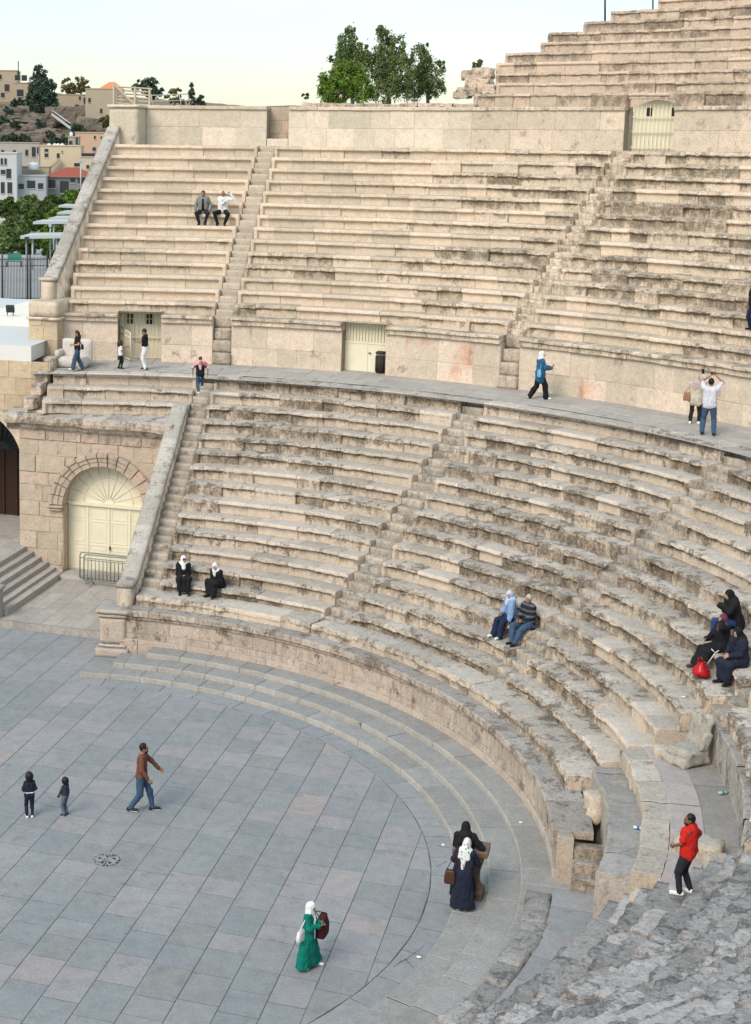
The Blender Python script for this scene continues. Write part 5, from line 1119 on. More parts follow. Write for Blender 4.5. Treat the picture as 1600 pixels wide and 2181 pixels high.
# ================================================================== people
def surface_nets(f, org, res):
    """mesh of the zero level of a sampled distance field"""
    s = f < 0; nx, ny, nz = f.shape
    c = np.zeros((nx-1, ny-1, nz-1), int)
    for dx in (0, 1):
        for dy in (0, 1):
            for dz in (0, 1): c += s[dx:nx-1+dx, dy:ny-1+dy, dz:nz-1+dz]
    act = (c > 0) & (c < 8); ii = np.argwhere(act); vid = -np.ones(act.shape, int); vid[act] = np.arange(len(ii))
    acc = np.zeros((len(ii), 3)); cnt = np.zeros(len(ii))
    for ax in range(3):
        o = [a for a in range(3) if a != ax]
        for u in (0, 1):
            for v in (0, 1):
                p0 = ii.copy(); p0[:, o[0]] += u; p0[:, o[1]] += v; p1 = p0.copy(); p1[:, ax] += 1
                a, b = f[tuple(p0.T)], f[tuple(p1.T)]; m_ = (a < 0) != (b < 0)
                t = np.where(m_, a / np.where(np.abs(a - b) < 1e-12, 1, a - b), 0)
                q = p0.astype(float); q[:, ax] += t; acc[m_] += q[m_]; cnt[m_] += 1
    V = org + acc / np.maximum(cnt, 1)[:, None] * res; F = []
    for ax in range(3):
        o = [a for a in range(3) if a != ax]
        sl0 = [slice(None)] * 3; sl1 = [slice(None)] * 3; sl0[ax] = slice(0, -1); sl1[ax] = slice(1, None)
        e = np.argwhere(s[tuple(sl0)] != s[tuple(sl1)]); e = e[(e[:, o[0]] > 0) & (e[:, o[1]] > 0) & (e[:, o[0]] < f.shape[o[0]] - 1) & (e[:, o[1]] < f.shape[o[1]] - 1)]
        q = []
        for du, dv in ((-1, -1), (0, -1), (0, 0), (-1, 0)):
            x = e.copy(); x[:, o[0]] += du; x[:, o[1]] += dv; q.append(vid[tuple(x.T)])
        F.append(np.stack(q, 1))
    F = np.concatenate(F); F = F[(F >= 0).all(1)]
    return V, F
class Field:
    def __init__(s, lo, hi, res):
        s.lo = np.array(lo, float); s.res = res; s.n = np.ceil((np.array(hi) - s.lo) / res).astype(int) + 1
        s.f = np.full(s.n, 0.5); s.ax = [s.lo[i] + np.arange(s.n[i]) * res for i in range(3)]
    def _sub(s, lo, hi):
        a = np.clip(np.floor((np.array(lo) - s.lo) / s.res).astype(int), 0, s.n); b = np.clip(np.ceil((np.array(hi) - s.lo) / s.res).astype(int) + 1, 0, s.n)
        sl = tuple(slice(x, y) for x, y in zip(a, b)); g = np.stack(np.meshgrid(*[s.ax[i][sl[i]] for i in range(3)], indexing='ij'), -1); return sl, g
    def _blend(s, sl, d, k):
        f = s.f[sl]
        if k > 0: h = np.clip(0.5 + 0.5 * (f - d) / k, 0, 1); s.f[sl] = f * (1 - h) + d * h - k * h * (1 - h)
        else: s.f[sl] = np.minimum(f, d)
    def cap(s, a, b, ra, rb=None, k=0.03):
        rb = ra if rb is None else rb; a, b = np.array(a, float), np.array(b, float); m_ = max(ra, rb) + k + 0.06
        sl, g = s._sub(np.minimum(a, b) - m_, np.maximum(a, b) + m_)
        if g.size == 0: return
        ab = b - a; t = np.clip(((g - a) @ ab) / (ab @ ab + 1e-9), 0, 1); d = np.linalg.norm(g - a - t[..., None] * ab, axis=-1) - (ra + (rb - ra) * t); s._blend(sl, d, k)
    def _ell(s, c, r, R, m_):
        c = np.array(c, float); r = np.array(r, float); sl, g = s._sub(c - r.max() - m_, c + r.max() + m_); q = (g - c) @ R
        k0 = np.linalg.norm(q / r, axis=-1); k1 = np.linalg.norm(q / (r * r), axis=-1); return sl, k0 * (k0 - 1) / np.maximum(k1, 1e-6)
    def ell(s, c, r, R=np.eye(3), k=0.02):
        sl, d = s._ell(c, r, R, k + 0.06)
        if d.size: s._blend(sl, d, k)
    def sub_ell(s, c, r, R=np.eye(3)):
        sl, d = s._ell(c, r, R, 0.1)
        if d.size: s.f[sl] = np.maximum(s.f[sl], -d)
    def cut(s, p, n):       # keep the side the normal points away from
        g = np.stack(np.meshgrid(*s.ax, indexing='ij'), -1); n = np.array(n, float); n /= np.linalg.norm(n); s.f = np.maximum(s.f, (g - np.array(p)) @ n)
    def mesh(s): return surface_nets(s.f, s.lo, s.res)
def cloth(name, col, rough=0.85, var=0.18):
    k = 'cloth ' + name
    if k not in M: M[k] = plain(k, col, rough, var=var, scale=9, bump=0.3)
    return M[k]
SK = {'a': plain('skin a', (0.42, 0.25, 0.17), 0.55, var=0.05), 'b': plain('skin b', (0.30, 0.165, 0.105), 0.55, var=0.05), 'c': plain('skin c', (0.19, 0.10, 0.065), 0.55, var=0.05)}
HAIR = plain('dark hair', (0.012, 0.010, 0.009), 0.5, var=0.3, scale=40); HAIRB = plain('brown hair', (0.05, 0.022, 0.012), 0.5, var=0.3, scale=40); HAIRG = plain('grey hair', (0.42, 0.40, 0.37), 0.6, var=0.2, scale=40); EYE = plain('eye', (0.02, 0.015, 0.012), 0.2)
def two_bone(a, t, l1, l2, pole):
    a, t, pole = np.array(a, float), np.array(t, float), np.array(pole, float); d = t - a; L = np.linalg.norm(d)
    if L > (l1 + l2) * 0.999: d = d / L * (l1 + l2) * 0.999; L = np.linalg.norm(d); t = a + d
    u = d / L; x = (l1*l1 - l2*l2 + L*L) / (2*L); h = math.sqrt(max(0, l1*l1 - x*x)); p = pole - u * (pole @ u); p /= np.linalg.norm(p) + 1e-9
    return a + u * x + p * h, t
def rot_yp(yaw, pitch, roll=0):
    return np.array(Matrix.Rotation(yaw, 3, 'Z') @ Matrix.Rotation(pitch, 3, 'X') @ Matrix.Rotation(roll, 3, 'Y'))
def person(label, loc, az, height, skin='a', wear=(), hair=None, hands=None, feet=None, pelvis=(0, 0, 0.93), lean=0.0, side=0.0, twist=0.0, head=(0, 0), poles=None, beard=None, child=False, group=None, curl=0.7, fat=1.0):
    """local frame: faces +Y, right is +X, 1.70 tall; loc = point of the floor under the body, az = world direction faced in degrees"""
    s = height / 1.70; hs = (1.62 if height < 1.15 else 1.3) if child else 1.0
    J = {}; pv = np.array(pelvis, float); T = rot_yp(twist, -lean, side); up = T @ np.array([0, 0, 1.0]); rt = T @ np.array([1.0, 0, 0]); fw = T @ np.array([0, 1.0, 0])
    J['pel'] = pv; J['wai'] = pv + up * 0.17; J['che'] = pv + up * 0.36 + fw * 0.01; J['nek'] = pv + up * 0.53; H = T @ rot_yp(head[0], head[1]); J['hed'] = J['nek'] + up * 0.055 * (0.6 if child else 1) + H @ np.array([0, 0.03, 0.075 * (hs if child else 1)])
    hands = hands or {}; feet = feet or {}; poles = poles or {}
    for sd, sg in (('r', 1), ('l', -1)):
        J['sh' + sd] = pv + up * 0.47 + rt * sg * 0.175 * (0.9 if child else 1); J['hi' + sd] = pv + np.array([sg * 0.09, 0, -0.03]) @ rot_yp(twist, 0).T
        hd = np.array(hands.get(sd, (sg * 0.27, 0.06, 0.83)), float); J['el' + sd], J['wr' + sd] = two_bone(J['sh' + sd], hd, 0.285, 0.255, poles.get('a' + sd, (sg * 0.6, -0.8, -0.5)))
        ft = np.array(feet.get(sd, (sg * 0.10, -0.02, 0.08)), float); J['kn' + sd], J['an' + sd] = two_bone(J['hi' + sd], ft, 0.43, 0.42, poles.get('l' + sd, (sg * 0.12, 1, 0.15)))
        fd = np.array(feet.get('d' + sd, (sg * 0.15, 1, 0)), float); fd /= np.linalg.norm(fd); J['to' + sd] = J['an' + sd] + fd * 0.16 + np.array([0, 0, -0.045]); J['he' + sd] = J['an' + sd] - fd * 0.045 + np.array([0, 0, -0.03])
    pts = np.array(list(J.values())); lo, hi = pts.min(0) - 0.24, pts.max(0) + 0.27
    res = 0.014 if height > 1.2 else 0.015
    cov = set(wear_ for wear_, *_ in wear); sleeve = any(w[0] in ('shirt', 'jacket', 'dress', 'abaya') for w in wear)
    leg = any(w[0] in ('trousers', 'dress', 'abaya') for w in wear)
    B = Field(lo, hi, res)
    tt = 0.82
    for sg, a, b in ((1, 'shr', 'hir'), (-1, 'shl', 'hil')):
        B.cap(J['che'] + rt * sg * 0.075 + up * 0.03, J['pel'] + rt * sg * 0.07, 0.105 * tt * fat, 0.105 * tt * fat, 0.06)
    B.cap(J['nek'] - up * 0.06, J['hed'] - H @ np.array([0, 0.02, 0.03]), 0.055, 0.05, 0.03); B.cap(J['shr'] - rt * 0.05, J['shl'] + rt * 0.05, 0.062 * tt, 0.062 * tt, 0.05)
    B.ell(J['hed'], (0.074 * hs, 0.092 * hs, 0.112 * hs), H, 0.02); B.ell(J['hed'] + H @ np.array([0, 0.03, -0.06]) * hs, (0.052 * hs, 0.062 * hs, 0.06 * hs), H, 0.03)
    B.cap(J['hed'] + H @ np.array([0, 0.088, 0.005]) * hs, J['hed'] + H @ np.array([0, 0.108, -0.03]) * hs, 0.010, 0.015, 0.012)
    B.cap(J['hed'] + H @ np.array([-0.02, 0.088, -0.066]) * hs, J['hed'] + H @ np.array([0.02, 0.088, -0.066]) * hs, 0.010, 0.010, 0.008)
    for sg in (1, -1):
        B.ell(J['hed'] + H @ np.array([sg * 0.076, -0.005, -0.01]) * hs, (0.012, 0.024, 0.034), H, 0.005); B.sub_ell(J['hed'] + H @ np.array([sg * 0.032, 0.098, 0.008]) * hs, (0.018, 0.016, 0.012), H)
    for sd in 'rl':
        ar = tt if sleeve else 1.0; lg = 0.8 if leg else 1.0
        B.cap(J['sh' + sd], J['el' + sd], 0.050 * ar * fat, 0.040 * ar, 0.035); B.cap(J['el' + sd], J['wr' + sd], 0.040 * ar, 0.028, 0.015)
        B.cap(J['hi' + sd], J['kn' + sd], 0.088 * lg * fat, 0.058 * lg, 0.04); B.cap(J['kn' + sd], J['an' + sd], 0.056 * lg, 0.040 * lg, 0.02); B.cap(J['he' + sd], J['to' + sd], 0.032, 0.024, 0.02)
    V, F = B.mesh(); mbB = MB(); mbB.add(V * s, F, 0.5, 0.5, smooth=True)
    for sd, sg in (('r', 1), ('l', -1)):       # hands: palm, four fingers and a thumb
        w_ = J['wr' + sd]; d = w_ - J['el' + sd]; d /= np.linalg.norm(d); n = np.array(hands.get('n' + sd, (-sg * 0.8, 0.3, -0.3)), float); n -= d * (n @ d); n /= np.linalg.norm(n) + 1e-9; x = np.cross(d, n)
        if hands.get('thumb' + sd, 1) * (x @ np.array([0, 0.6, 0.8])) < 0: x = -x      # thumb side points up / forward
        Hf = Field(w_ - 0.21, w_ + 0.21, 0.0075)
        Hf.cap(w_ - d * 0.05, w_ + d * 0.01, 0.029, 0.027, 0.01)
        for q in (-0.027, -0.009, 0.009, 0.027): Hf.cap(w_ + d * 0.015 + x * q * 0.7, w_ + d * 0.085 + x * q, 0.015, 0.0125, 0.012)
        c_ = hands.get('curl' + sd, curl)
        for q, L_ in ((0.029, 0.072), (0.010, 0.082), (-0.010, 0.076), (-0.028, 0.058)):
            p0 = w_ + d * 0.088 + x * q; a1, a2 = c_ * 0.7, c_ * 1.5; p1 = p0 + (d * math.cos(a1) + n * math.sin(a1)) * L_ * 0.5; p2 = p1 + (d * math.cos(a2) + n * math.sin(a2)) * L_ * 0.5
            Hf.cap(p0, p1, 0.0105, 0.0095, 0.004); Hf.cap(p1, p2, 0.0095, 0.008, 0.003)
        t0_ = w_ + d * 0.028 + x * 0.026; t1_ = t0_ + (d * 0.6 + x * 0.75 + n * 0.3) * 0.042; t2_ = t1_ + (d * 0.85 + x * 0.25 + n * 0.45) * 0.036; Hf.cap(t0_, t1_, 0.014, 0.0115, 0.008); Hf.cap(t1_, t2_, 0.011, 0.009, 0.004)
        Vh, Fh = Hf.mesh(); mbB.add(Vh * s, Fh, 0.5, 0.5, smooth=True)
    body = mbB.build('person', SK[skin], None, label, 'person', group)
    body.matrix_world = Matrix.Translation(Vector(loc)) @ Matrix.Rotation(rad(az - 90), 4, 'Z')
    def part(name, fld, mat, disp=0.006, extra=None):
        V, F = fld.mesh()
        if len(F) == 0: return
        V = V + fbm3(V * 9 + az, 2) * disp + fbm3(V * np.array([17, 17, 4.5]) + az, 2) * disp * 1.1
        mb = MB(); mb.add(V * s, F, 0.5, 0.5, smooth=True)
        o = mb.build(name, mat, None); o.parent = body; return o
    for sg in (1, -1):
        mb = MB(); c = J['hed'] + H @ np.array([sg * 0.031, 0.083, 0.010]) * hs; th_ = np.linspace(0, math.pi, 6)
        mb.tube([(c + np.array([0, 0, 1.0]) * 0.011 * math.cos(t)) * s for t in th_], [0.011 * s * max(0.05, math.sin(t)) for t in th_], 8); o = mb.build('eye', EYE, None); o.parent = body
    hd = J['hed']
    def hp(x, y, z): return hd + H @ (np.array([x, y, z]) * hs)
    if hair:
        kind, hm = hair; f = Field(lo, hi, 0.013)
        if kind == 'bald':
            f.ell(hp(0, -0.045, -0.035), (0.080 * hs, 0.062 * hs, 0.055 * hs), H, 0)
        else:
            f.ell(hp(0, -0.018, 0.022), (0.086 * hs, 0.098 * hs, 0.108 * hs), H, 0)
            if kind == 'bowl': f.ell(hp(0, -0.02, 0.0), (0.096 * hs, 0.104 * hs, 0.118 * hs), H, 0.02)
            if kind == 'long':
                f.cap(hp(0, -0.075, 0.0), J['nek'] - up * 0.02 - fw * 0.085, 0.070, 0.065, 0.04); f.cap(J['nek'] - up * 0.02 - fw * 0.085, J['che'] - fw * 0.125 + up * 0.02, 0.065, 0.035, 0.04)
            if kind == 'curly':
                f.ell(hp(0, -0.045, -0.02), (0.115 * hs, 0.10 * hs, 0.125 * hs), H, 0.04)
            if kind == 'tied': f.cap(hp(0, -0.09, 0.0), hp(0, -0.15, -0.12), 0.05, 0.03, 0.03)
            f.sub_ell(hp(0, 0.105, -0.045), (0.082 * hs, 0.078 * hs, 0.098 * hs), H)
            if kind in ('short', 'bowl'): f.cut(hp(0, 0, -0.055 if kind == 'short' else -0.05), H @ np.array([0, 0.5, -1.0]))
        part('hair', f, hm, 0.010 if kind == 'curly' else 0.004)
    if beard is not None:
        f = Field(lo, hi, 0.012); f.ell(hp(0, 0.045, -0.075), (0.060 * hs, 0.062 * hs, 0.052 * hs), H, 0); f.sub_ell(hp(0, 0.09, -0.02), (0.06, 0.06, 0.035), H); part('beard', f, beard, 0.003)
    for w_ in wear:
        kind, mat = w_[0], w_[1]; opt = w_[2] if len(w_) > 2 else {}
        f = Field(lo, hi, res); inf = opt.get('loose', 0.014)
        if kind in ('tee', 'shirt', 'jacket', 'dress', 'abaya'):
            if kind in ('jacket', 'abaya'): inf += 0.010
            for sg in (1, -1): f.cap(J['che'] + rt * sg * 0.078 + up * 0.03, J['pel'] + rt * sg * 0.075 + up * (-0.02 if kind in ('tee', 'shirt') else -0.08), (0.106 + inf) * fat, (0.112 + inf) * fat, 0.06)
            f.cap(J['shr'] - rt * 0.03, J['shl'] + rt * 0.03, 0.060 + inf, 0.060 + inf, 0.05); f.cap(J['nek'] - up * 0.06, J['nek'] + up * opt.get('collar', 0.0), 0.062 + inf * 0.4, 0.060 + inf * 0.3, 0.03)
            for sd in 'rl':
                e_ = J['el' + sd]; w2 = J['wr' + sd]; a_ = J['sh' + sd]
                if kind == 'tee': f.cap(a_, a_ + (e_ - a_) * opt.get('sleeve', 0.62), 0.052 + inf, 0.050 + inf * 1.4, 0.03)
                else:
                    f.cap(a_, e_, 0.052 + inf, 0.046 + inf + opt.get('wide', 0), 0.03); f.cap(e_, w2 - (w2 - e_) * 0.04, 0.046 + inf + opt.get('wide', 0), 0.036 + inf + opt.get('wide', 0) * 0.7, 0.02)
            if kind in ('dress', 'abaya'):
                hem = opt.get('hem', 0.06)
                if abs(J['knr'][2] - J['pel'][2]) < 0.25:        # seated: the skirt lies over thighs and shins
                    for sd in 'rl':
                        f.cap(J['hi' + sd], J['kn' + sd], 0.125, 0.095, 0.07); f.cap(J['kn' + sd], J['an' + sd] + np.array([0, 0, 0.03]), 0.095, 0.085, 0.06)
                    f.cap((J['hir'] + J['hil']) / 2, (J['knr'] + J['knl']) / 2, 0.11, 0.085, 0.06); f.cap((J['knr'] + J['knl']) / 2, (J['anr'] + J['anl']) / 2 + np.array([0, 0, 0.05]), 0.085, 0.08, 0.06)
                else:
                    cf = (J['anr'] + J['anl']) / 2
                    for i in range(18):
                        a = i / 18 * 2 * math.pi; o_ = np.array([math.cos(a), math.sin(a) * 0.8, 0]); f.cap(J['pel'] + o_ * 0.05, np.array([cf[0], cf[1], hem]) + o_ * opt.get('flare', 0.17) + (J['anr'] - J['anl']) * 0.5 * o_[0], 0.095, 0.055, 0.07)
                f.cut((0, 0, hem), (0, 0, -1))
            elif kind == 'jacket' or 'long' in opt:
                L_ = opt.get('long', 0.0)
                if L_:
                    for sg in (1, -1): f.cap(J['pel'] + rt * sg * 0.075, J['pel'] + rt * sg * 0.085 - np.array([0, 0, L_]), 0.118 + inf, 0.115 + inf, 0.06)
            f.sub_ell(J['nek'] + up * 0.05, (0.062, 0.062, 0.07)) if not opt.get('collar') else None
            part({'tee': 'shirt', 'abaya': 'dress'}.get(kind, kind), f, mat, opt.get('fold', 0.012))
            if 'open' in opt:
                f = Field(lo, hi, res); f.cap(J['che'] + fw * (0.075 + inf) + up * 0.06, J['pel'] + fw * (0.085 + inf) + up * 0.02, 0.05, 0.062, 0.02); part('undershirt', f, opt['open'], 0.003)
            if 'zip' in opt:
                mb = MB(); mb.tube([(J['nek'] - up * (0.05 + 0.05 * i) + fw * (0.135 + inf * .5)) * s for i in range(10)], 0.008 * s, 5); o = mb.build('zip', opt['zip'], None); o.parent = body
        elif kind == 'trousers':
            fl = opt.get('flare', 0.0); inf = opt.get('loose', 0.012)
            for sg in (1, -1): f.cap(J['pel'] + rt * sg * 0.07 + up * 0.07, J['pel'] + rt * sg * 0.075, (0.10 + inf) * fat, (0.106 + inf) * fat, 0.05)
            for sd in 'rl':
                f.cap(J['hi' + sd], J['kn' + sd], (0.092 + inf) * fat, 0.062 + inf + fl * 0.4, 0.035); f.cap(J['kn' + sd], J['an' + sd] + np.array([0, 0, 0.0]), 0.062 + inf + fl * 0.4, 0.046 + inf + fl, 0.02)
                
            f.cut(J['pel'] + up * 0.12, up); part('trousers', f, mat, 0.010)
            if 'belt' in opt:
                f = Field(lo, hi, res); [f.cap(J['pel'] + rt * sg * 0.072 + up * 0.075, J['pel'] + rt * sg * 0.072 + up * 0.10, 0.128, 0.128, 0.05) for sg in (1, -1)]; f.cut(J['pel'] + up * 0.115, up); f.cut(J['pel'] + up * 0.07, -up); part('belt', f, opt['belt'], 0.001)
        elif kind == 'shoes':
            for sd in 'rl':
                f = Field(np.minimum(J['he' + sd], J['to' + sd]) - 0.09, np.maximum(J['he' + sd], J['to' + sd]) + 0.12, 0.011); f.cap(J['he' + sd] + np.array([0, 0, -0.005]), J['to' + sd] + np.array([0, 0, 0.005]), 0.044, 0.038, 0.02); f.cap(J['an' + sd], J['he' + sd], 0.042, 0.042, 0.03); f.cut((0, 0, min(J['he' + sd][2], J['to' + sd][2]) - 0.034), (0, 0, -1)); sh = part('shoe', f, mat, 0.001)
                if 'sole' in opt:
                    f = Field(np.minimum(J['he' + sd], J['to' + sd]) - 0.1, np.maximum(J['he' + sd], J['to' + sd]) + 0.1, 0.009); z0 = min(J['he' + sd][2], J['to' + sd][2]) - 0.034; f.cap(J['he' + sd], J['to' + sd], 0.050, 0.044, 0.02); f.cut((0, 0, z0 + 0.022), (0, 0, 1)); f.cut((0, 0, z0 - 0.004), (0, 0, -1)); part('sole', f, opt['sole'], 0.0)
        elif kind in ('hijab', 'scarf_back'):
            f.ell(hp(0, -0.012, 0.010), (0.096 * hs, 0.112 * hs, 0.128 * hs), H, 0); f.cap(hp(0, -0.03, -0.06), J['nek'] - up * 0.02, 0.085, 0.095, 0.05); f.cap(J['nek'] - up * 0.03 + fw * 0.05, J['che'] + fw * (0.09) + up * opt.get('front', 0.04), 0.085, 0.07, 0.05)
            f.cap(J['nek'] - up * 0.02 + rt * 0.09, J['nek'] - up * 0.02 - rt * 0.09, 0.075, 0.075, 0.05)
            if kind == 'scarf_back' or 'back' in opt: f.cap(J['nek'] - up * 0.02 - fw * 0.07, J['che'] - fw * 0.115 - up * opt.get('back', 0.10), 0.10, 0.045, 0.06); f.cap(J['nek'] - up * 0.05 - fw * 0.06 + rt * .07, J['che'] - fw * 0.11 + rt * 0.10, 0.08, 0.05, 0.05); f.cap(J['nek'] - up * 0.05 - fw * 0.06 - rt * .07, J['che'] - fw * 0.11 - rt * 0.10, 0.08, 0.05, 0.05)
            if 'tail' in opt: f.cap(J['che'] + fw * 0.13 + rt * 0.05, J['pel'] + fw * 0.145 + rt * 0.06 + up * opt['tail'], 0.045, 0.032, 0.03)
            f.sub_ell(hp(0, 0.125, -0.018), (0.062 * hs, 0.075 * hs, 0.088 * hs), H); part('hijab', f, mat, 0.006)
        elif kind == 'poncho':
            f.cap(J['shr'], J['shl'], 0.095, 0.095, 0.06); f.cap(J['nek'] - up * 0.05, J['nek'], 0.09, 0.085, 0.05)
            for sg, e_ in ((1, 'elr'), (-1, 'ell')):
                f.cap(J['shr' if sg > 0 else 'shl'], J[e_] + rt * sg * 0.03, 0.10, 0.05, 0.07)
            f.cap(J['nek'] - fw * 0.10, J['che'] - fw * 0.14 - up * 0.16, 0.10, 0.05, 0.09); f.cap(J['nek'] + fw * 0.08, J['che'] + fw * 0.12 - up * 0.10, 0.10, 0.05, 0.09); part('scarf', f, mat, 0.008)
        elif kind == 'glasses':
            mb = MB()
            for sg in (1, -1): mb.box(hp(sg * 0.033, 0.108, 0.012) * s, np.array([0.05, 0.012, 0.035]) * s, rot=H)
            mb.box(hp(0, 0.11, 0.018) * s, np.array([0.03, 0.008, 0.008]) * s, rot=H); o = mb.build('sunglasses', mat, None); o.parent = body
    bpy.context.view_layer.update()
    def world(p): return np.array(body.matrix_world @ Vector(np.array(p, float) * s))
    return body, J, world, s
def fit_h(foot, top, z):
    """standing height of somebody whose feet and head top are seen at these pixels"""
    F_ = at_z(*foot, z); lo, hi = 0.5, 2.4
    for _ in range(30):
        m_ = (lo + hi) / 2; d = F_ + np.array([0, 0, m_]) - CAM; y = PH / 2 + PYO - FPX * (d @ CU) / (d @ CF)
        if y > top: lo = m_
        else: hi = m_
    return m_, F_
def held(name, label, cat, pts_world, mat, size=None, rot=None, build=None):
    mb = MB(); build(mb) if build else mb.box(pts_world, size, rot=rot); return mb.build(name, mat, None, label, cat)
BLK = cloth('black', (0.010, 0.010, 0.012)); NAVY = cloth('navy', (0.014, 0.018, 0.035)); WHT = cloth('white', (0.70, 0.70, 0.70)); JEAN = cloth('jeans', (0.045, 0.085, 0.15)); DJEAN = cloth('dark jeans', (0.012, 0.02, 0.055)); GREEN = cloth('green', (0.0, 0.155, 0.115)); RED = cloth('red', (0.52, 0.018, 0.012), var=0.08); BROWN = cloth('brown', (0.145, 0.055, 0.038)); WSHOE = plain('white shoe', (0.72, 0.72, 0.72), 0.5, var=0.05); BSHOE = plain('black shoe', (0.015, 0.015, 0.017), 0.5); PHONE = plain('black phone', (0.012, 0.012, 0.014), 0.25); TAN = plain('tan leather', (0.25, 0.105, 0.045), 0.5); DBROWN = plain('dark leather', (0.07, 0.03, 0.02), 0.5)
M['floral'] = None
g = NG('floral scarf'); v = g.n('ShaderNodeTexVoronoi', {'Vector': g.n('ShaderNodeTexCoord').outputs['Object'], 'Scale': 17.0}); cc = g.n('ShaderNodeSeparateColor', {0: v.outputs['Color']}); spot = g.smooth(v.outputs['Distance'], 0.42, 0.30); c1 = g.mix(g.smooth(cc.outputs[0], 0.45, 0.55), (0.10, 0.22, 0.20), (0.50, 0.22, 0.26)); FLORAL = g.out(g.mix(g.math('MULTIPLY', spot, g.smooth(cc.outputs[1], 0.3, 0.4)), (0.66, 0.68, 0.66), c1), 0.8)
g = NG('red white check'); P_ = g.n('ShaderNodeTexCoord').outputs['Object']; ck = g.n('ShaderNodeTexChecker', {'Vector': P_, 'Scale': 42.0}).outputs['Fac']; n_ = g.smooth(g.noise(P_, 7.0, 2), 0.44, 0.56); KEF = g.out(g.mix(g.math('MAXIMUM', g.math('MULTIPLY', ck, 0.35), g.math('MULTIPLY', n_, 0.7)), (0.42, 0.05, 0.06), (0.68, 0.60, 0.58)), 0.85)
g = NG('patterned dark knit'); P_ = g.n('ShaderNodeTexCoord').outputs['Object']; zz = g.n('ShaderNodeSeparateXYZ', {0: P_}).outputs[2]; bnd = g.smooth(g.math('SINE', g.math('MULTIPLY', zz, 42.0)), 0.2, 0.6); KNIT = g.out(g.mix(g.math('MULTIPLY', bnd, g.noise(P_, 14.0, 2)), (0.015, 0.015, 0.022), (0.16, 0.18, 0.21)), 0.85)
PH_ = lambda mb, p, d, up_=(0, 0, 1): mb.box(p, (0.075, 0.012, 0.15))
def phone(p, az, label, tilt=0.5, flat=False):
    r_m = Matrix.Rotation(rad(az - 90), 3, 'Z') @ Matrix.Rotation(tilt, 3, 'X') @ (Matrix.Rotation(math.pi / 2, 3, 'Y') if flat else Matrix.Identity(3))
    mb = MB(); mb.box(p, (0.075, 0.012, 0.155), rot=np.array(r_m)); o = mb.build('phone', PHONE, None, label, 'phone'); return o
def bag(p, az, size, mat, label, strap_to=None, name='handbag', flare=0.85):
    R_ = np.array(Matrix.Rotation(rad(az - 90), 3, 'Z')); w_, d_, h_ = size; root = empty(name, p, label, 'bag')
    mb = MB(); V = []; n = 14
    for i, (zz, sc_) in enumerate(((0, 0.88), (0.06, 0.98), (0.5, 1.0), (0.85, flare), (1, flare - 0.08))):
        for k in range(n):
            a = 2 * math.pi * k / n; c_, s_ = math.cos(a), math.sin(a); e = 0.45; V.append(R_ @ np.array([np.sign(c_) * abs(c_)**e * w_ / 2 * sc_, np.sign(s_) * abs(s_)**e * d_ / 2 * sc_, (zz - 0.5) * h_]) + p)
    F = [[i*n+k, i*n+(k+1) % n, (i+1)*n+(k+1) % n, (i+1)*n+k] for i in range(4) for k in range(n)] + [list(range(n))[::-1], [4*n+k for k in range(n)]]
    mb.add(np.array(V), F, smooth=True); mb.build('bag_body', mat, root)
    a, b = p + R_ @ np.array([-w_ * 0.35, 0, h_ * 0.45]), p + R_ @ np.array([w_ * 0.35, 0, h_ * 0.45]); top = np.array(strap_to) if strap_to is not None else p + np.array([0, 0, h_])
    mb = MB(); tt_ = np.linspace(0, 1, 13)[:, None]; mb.tube(np.where(tt_ < .5, a + (top - a) * np.sin(tt_ * math.pi), b + (top - b) * np.sin(tt_ * math.pi)), 0.009, 5); mb.build('strap', mat, root); return root
# ---- on the orchestra floor
h, L = fit_h((300, 1727), 1582, 0.0)
person('bearded man in a brown sweater and jeans striding right across the orchestra floor', L, -4, h, 'b', [('shirt', BROWN, dict(loose=0.012)), ('trousers', JEAN), ('shoes', BSHOE, dict(sole=WSHOE))], ('short', HAIR), dict(r=(0.25, 0.20, 0.90), l=(-0.22, 0.42, 0.98)), dict(r=(0.09, -0.24, 0.10), l=(-0.09, 0.27, 0.08)), pelvis=(0, 0, 0.91), lean=0.05, beard=HAIR, head=(0.1, 0))
h, L = fit_h((63, 1741), 1650, 0.0)
person('small boy in a navy tracksuit with a white belt, seen from behind', L, 105, h, 'a', [('shirt', NAVY), ('trousers', NAVY, dict(belt=WHT)), ('shoes', WSHOE)], ('bowl', HAIR), dict(r=(0.16, 0.20, 1.0), l=(-0.16, 0.2, 1.0)), child=True)
h, L = fit_h((139, 1736), 1660, 0.0)
person('smaller child in a dark top and grey-blue trousers beside the boy with the white belt', L, 150, h, 'a', [('shirt', cloth('slate', (0.035, 0.04, 0.06))), ('trousers', cloth('greyblue', (0.10, 0.13, 0.18)), dict(loose=0.022)), ('shoes', BSHOE)], ('bowl', HAIR), dict(r=(0.3, 0.05, 0.85), l=(-0.30, 0.24, 0.78)), child=True)
h, L = fit_h((655, 2060), 1921, 0.0)
b, J, Wd, s = person('woman in a long green dress and white hijab looking at a phone', L, -12, h, 'b', [('dress', GREEN, dict(hem=0.10, flare=0.19, wide=0.02, fold=0.014)), ('hijab', WHT, dict(tail=-0.12)), ('shoes', WSHOE), ('trousers', GREEN)], None, dict(r=(0.11, 0.27, 1.17), l=(-0.02, 0.31, 1.20), nr=(-0.3, 0.2, 0.6)), dict(r=(0.12, -0.13, 0.08), l=(-0.14, 0.18, 0.08)), head=(0, -0.22))
phone(Wd((0.03, 0.40, 1.30)), -12, 'black phone held up by the woman in green', -0.4)
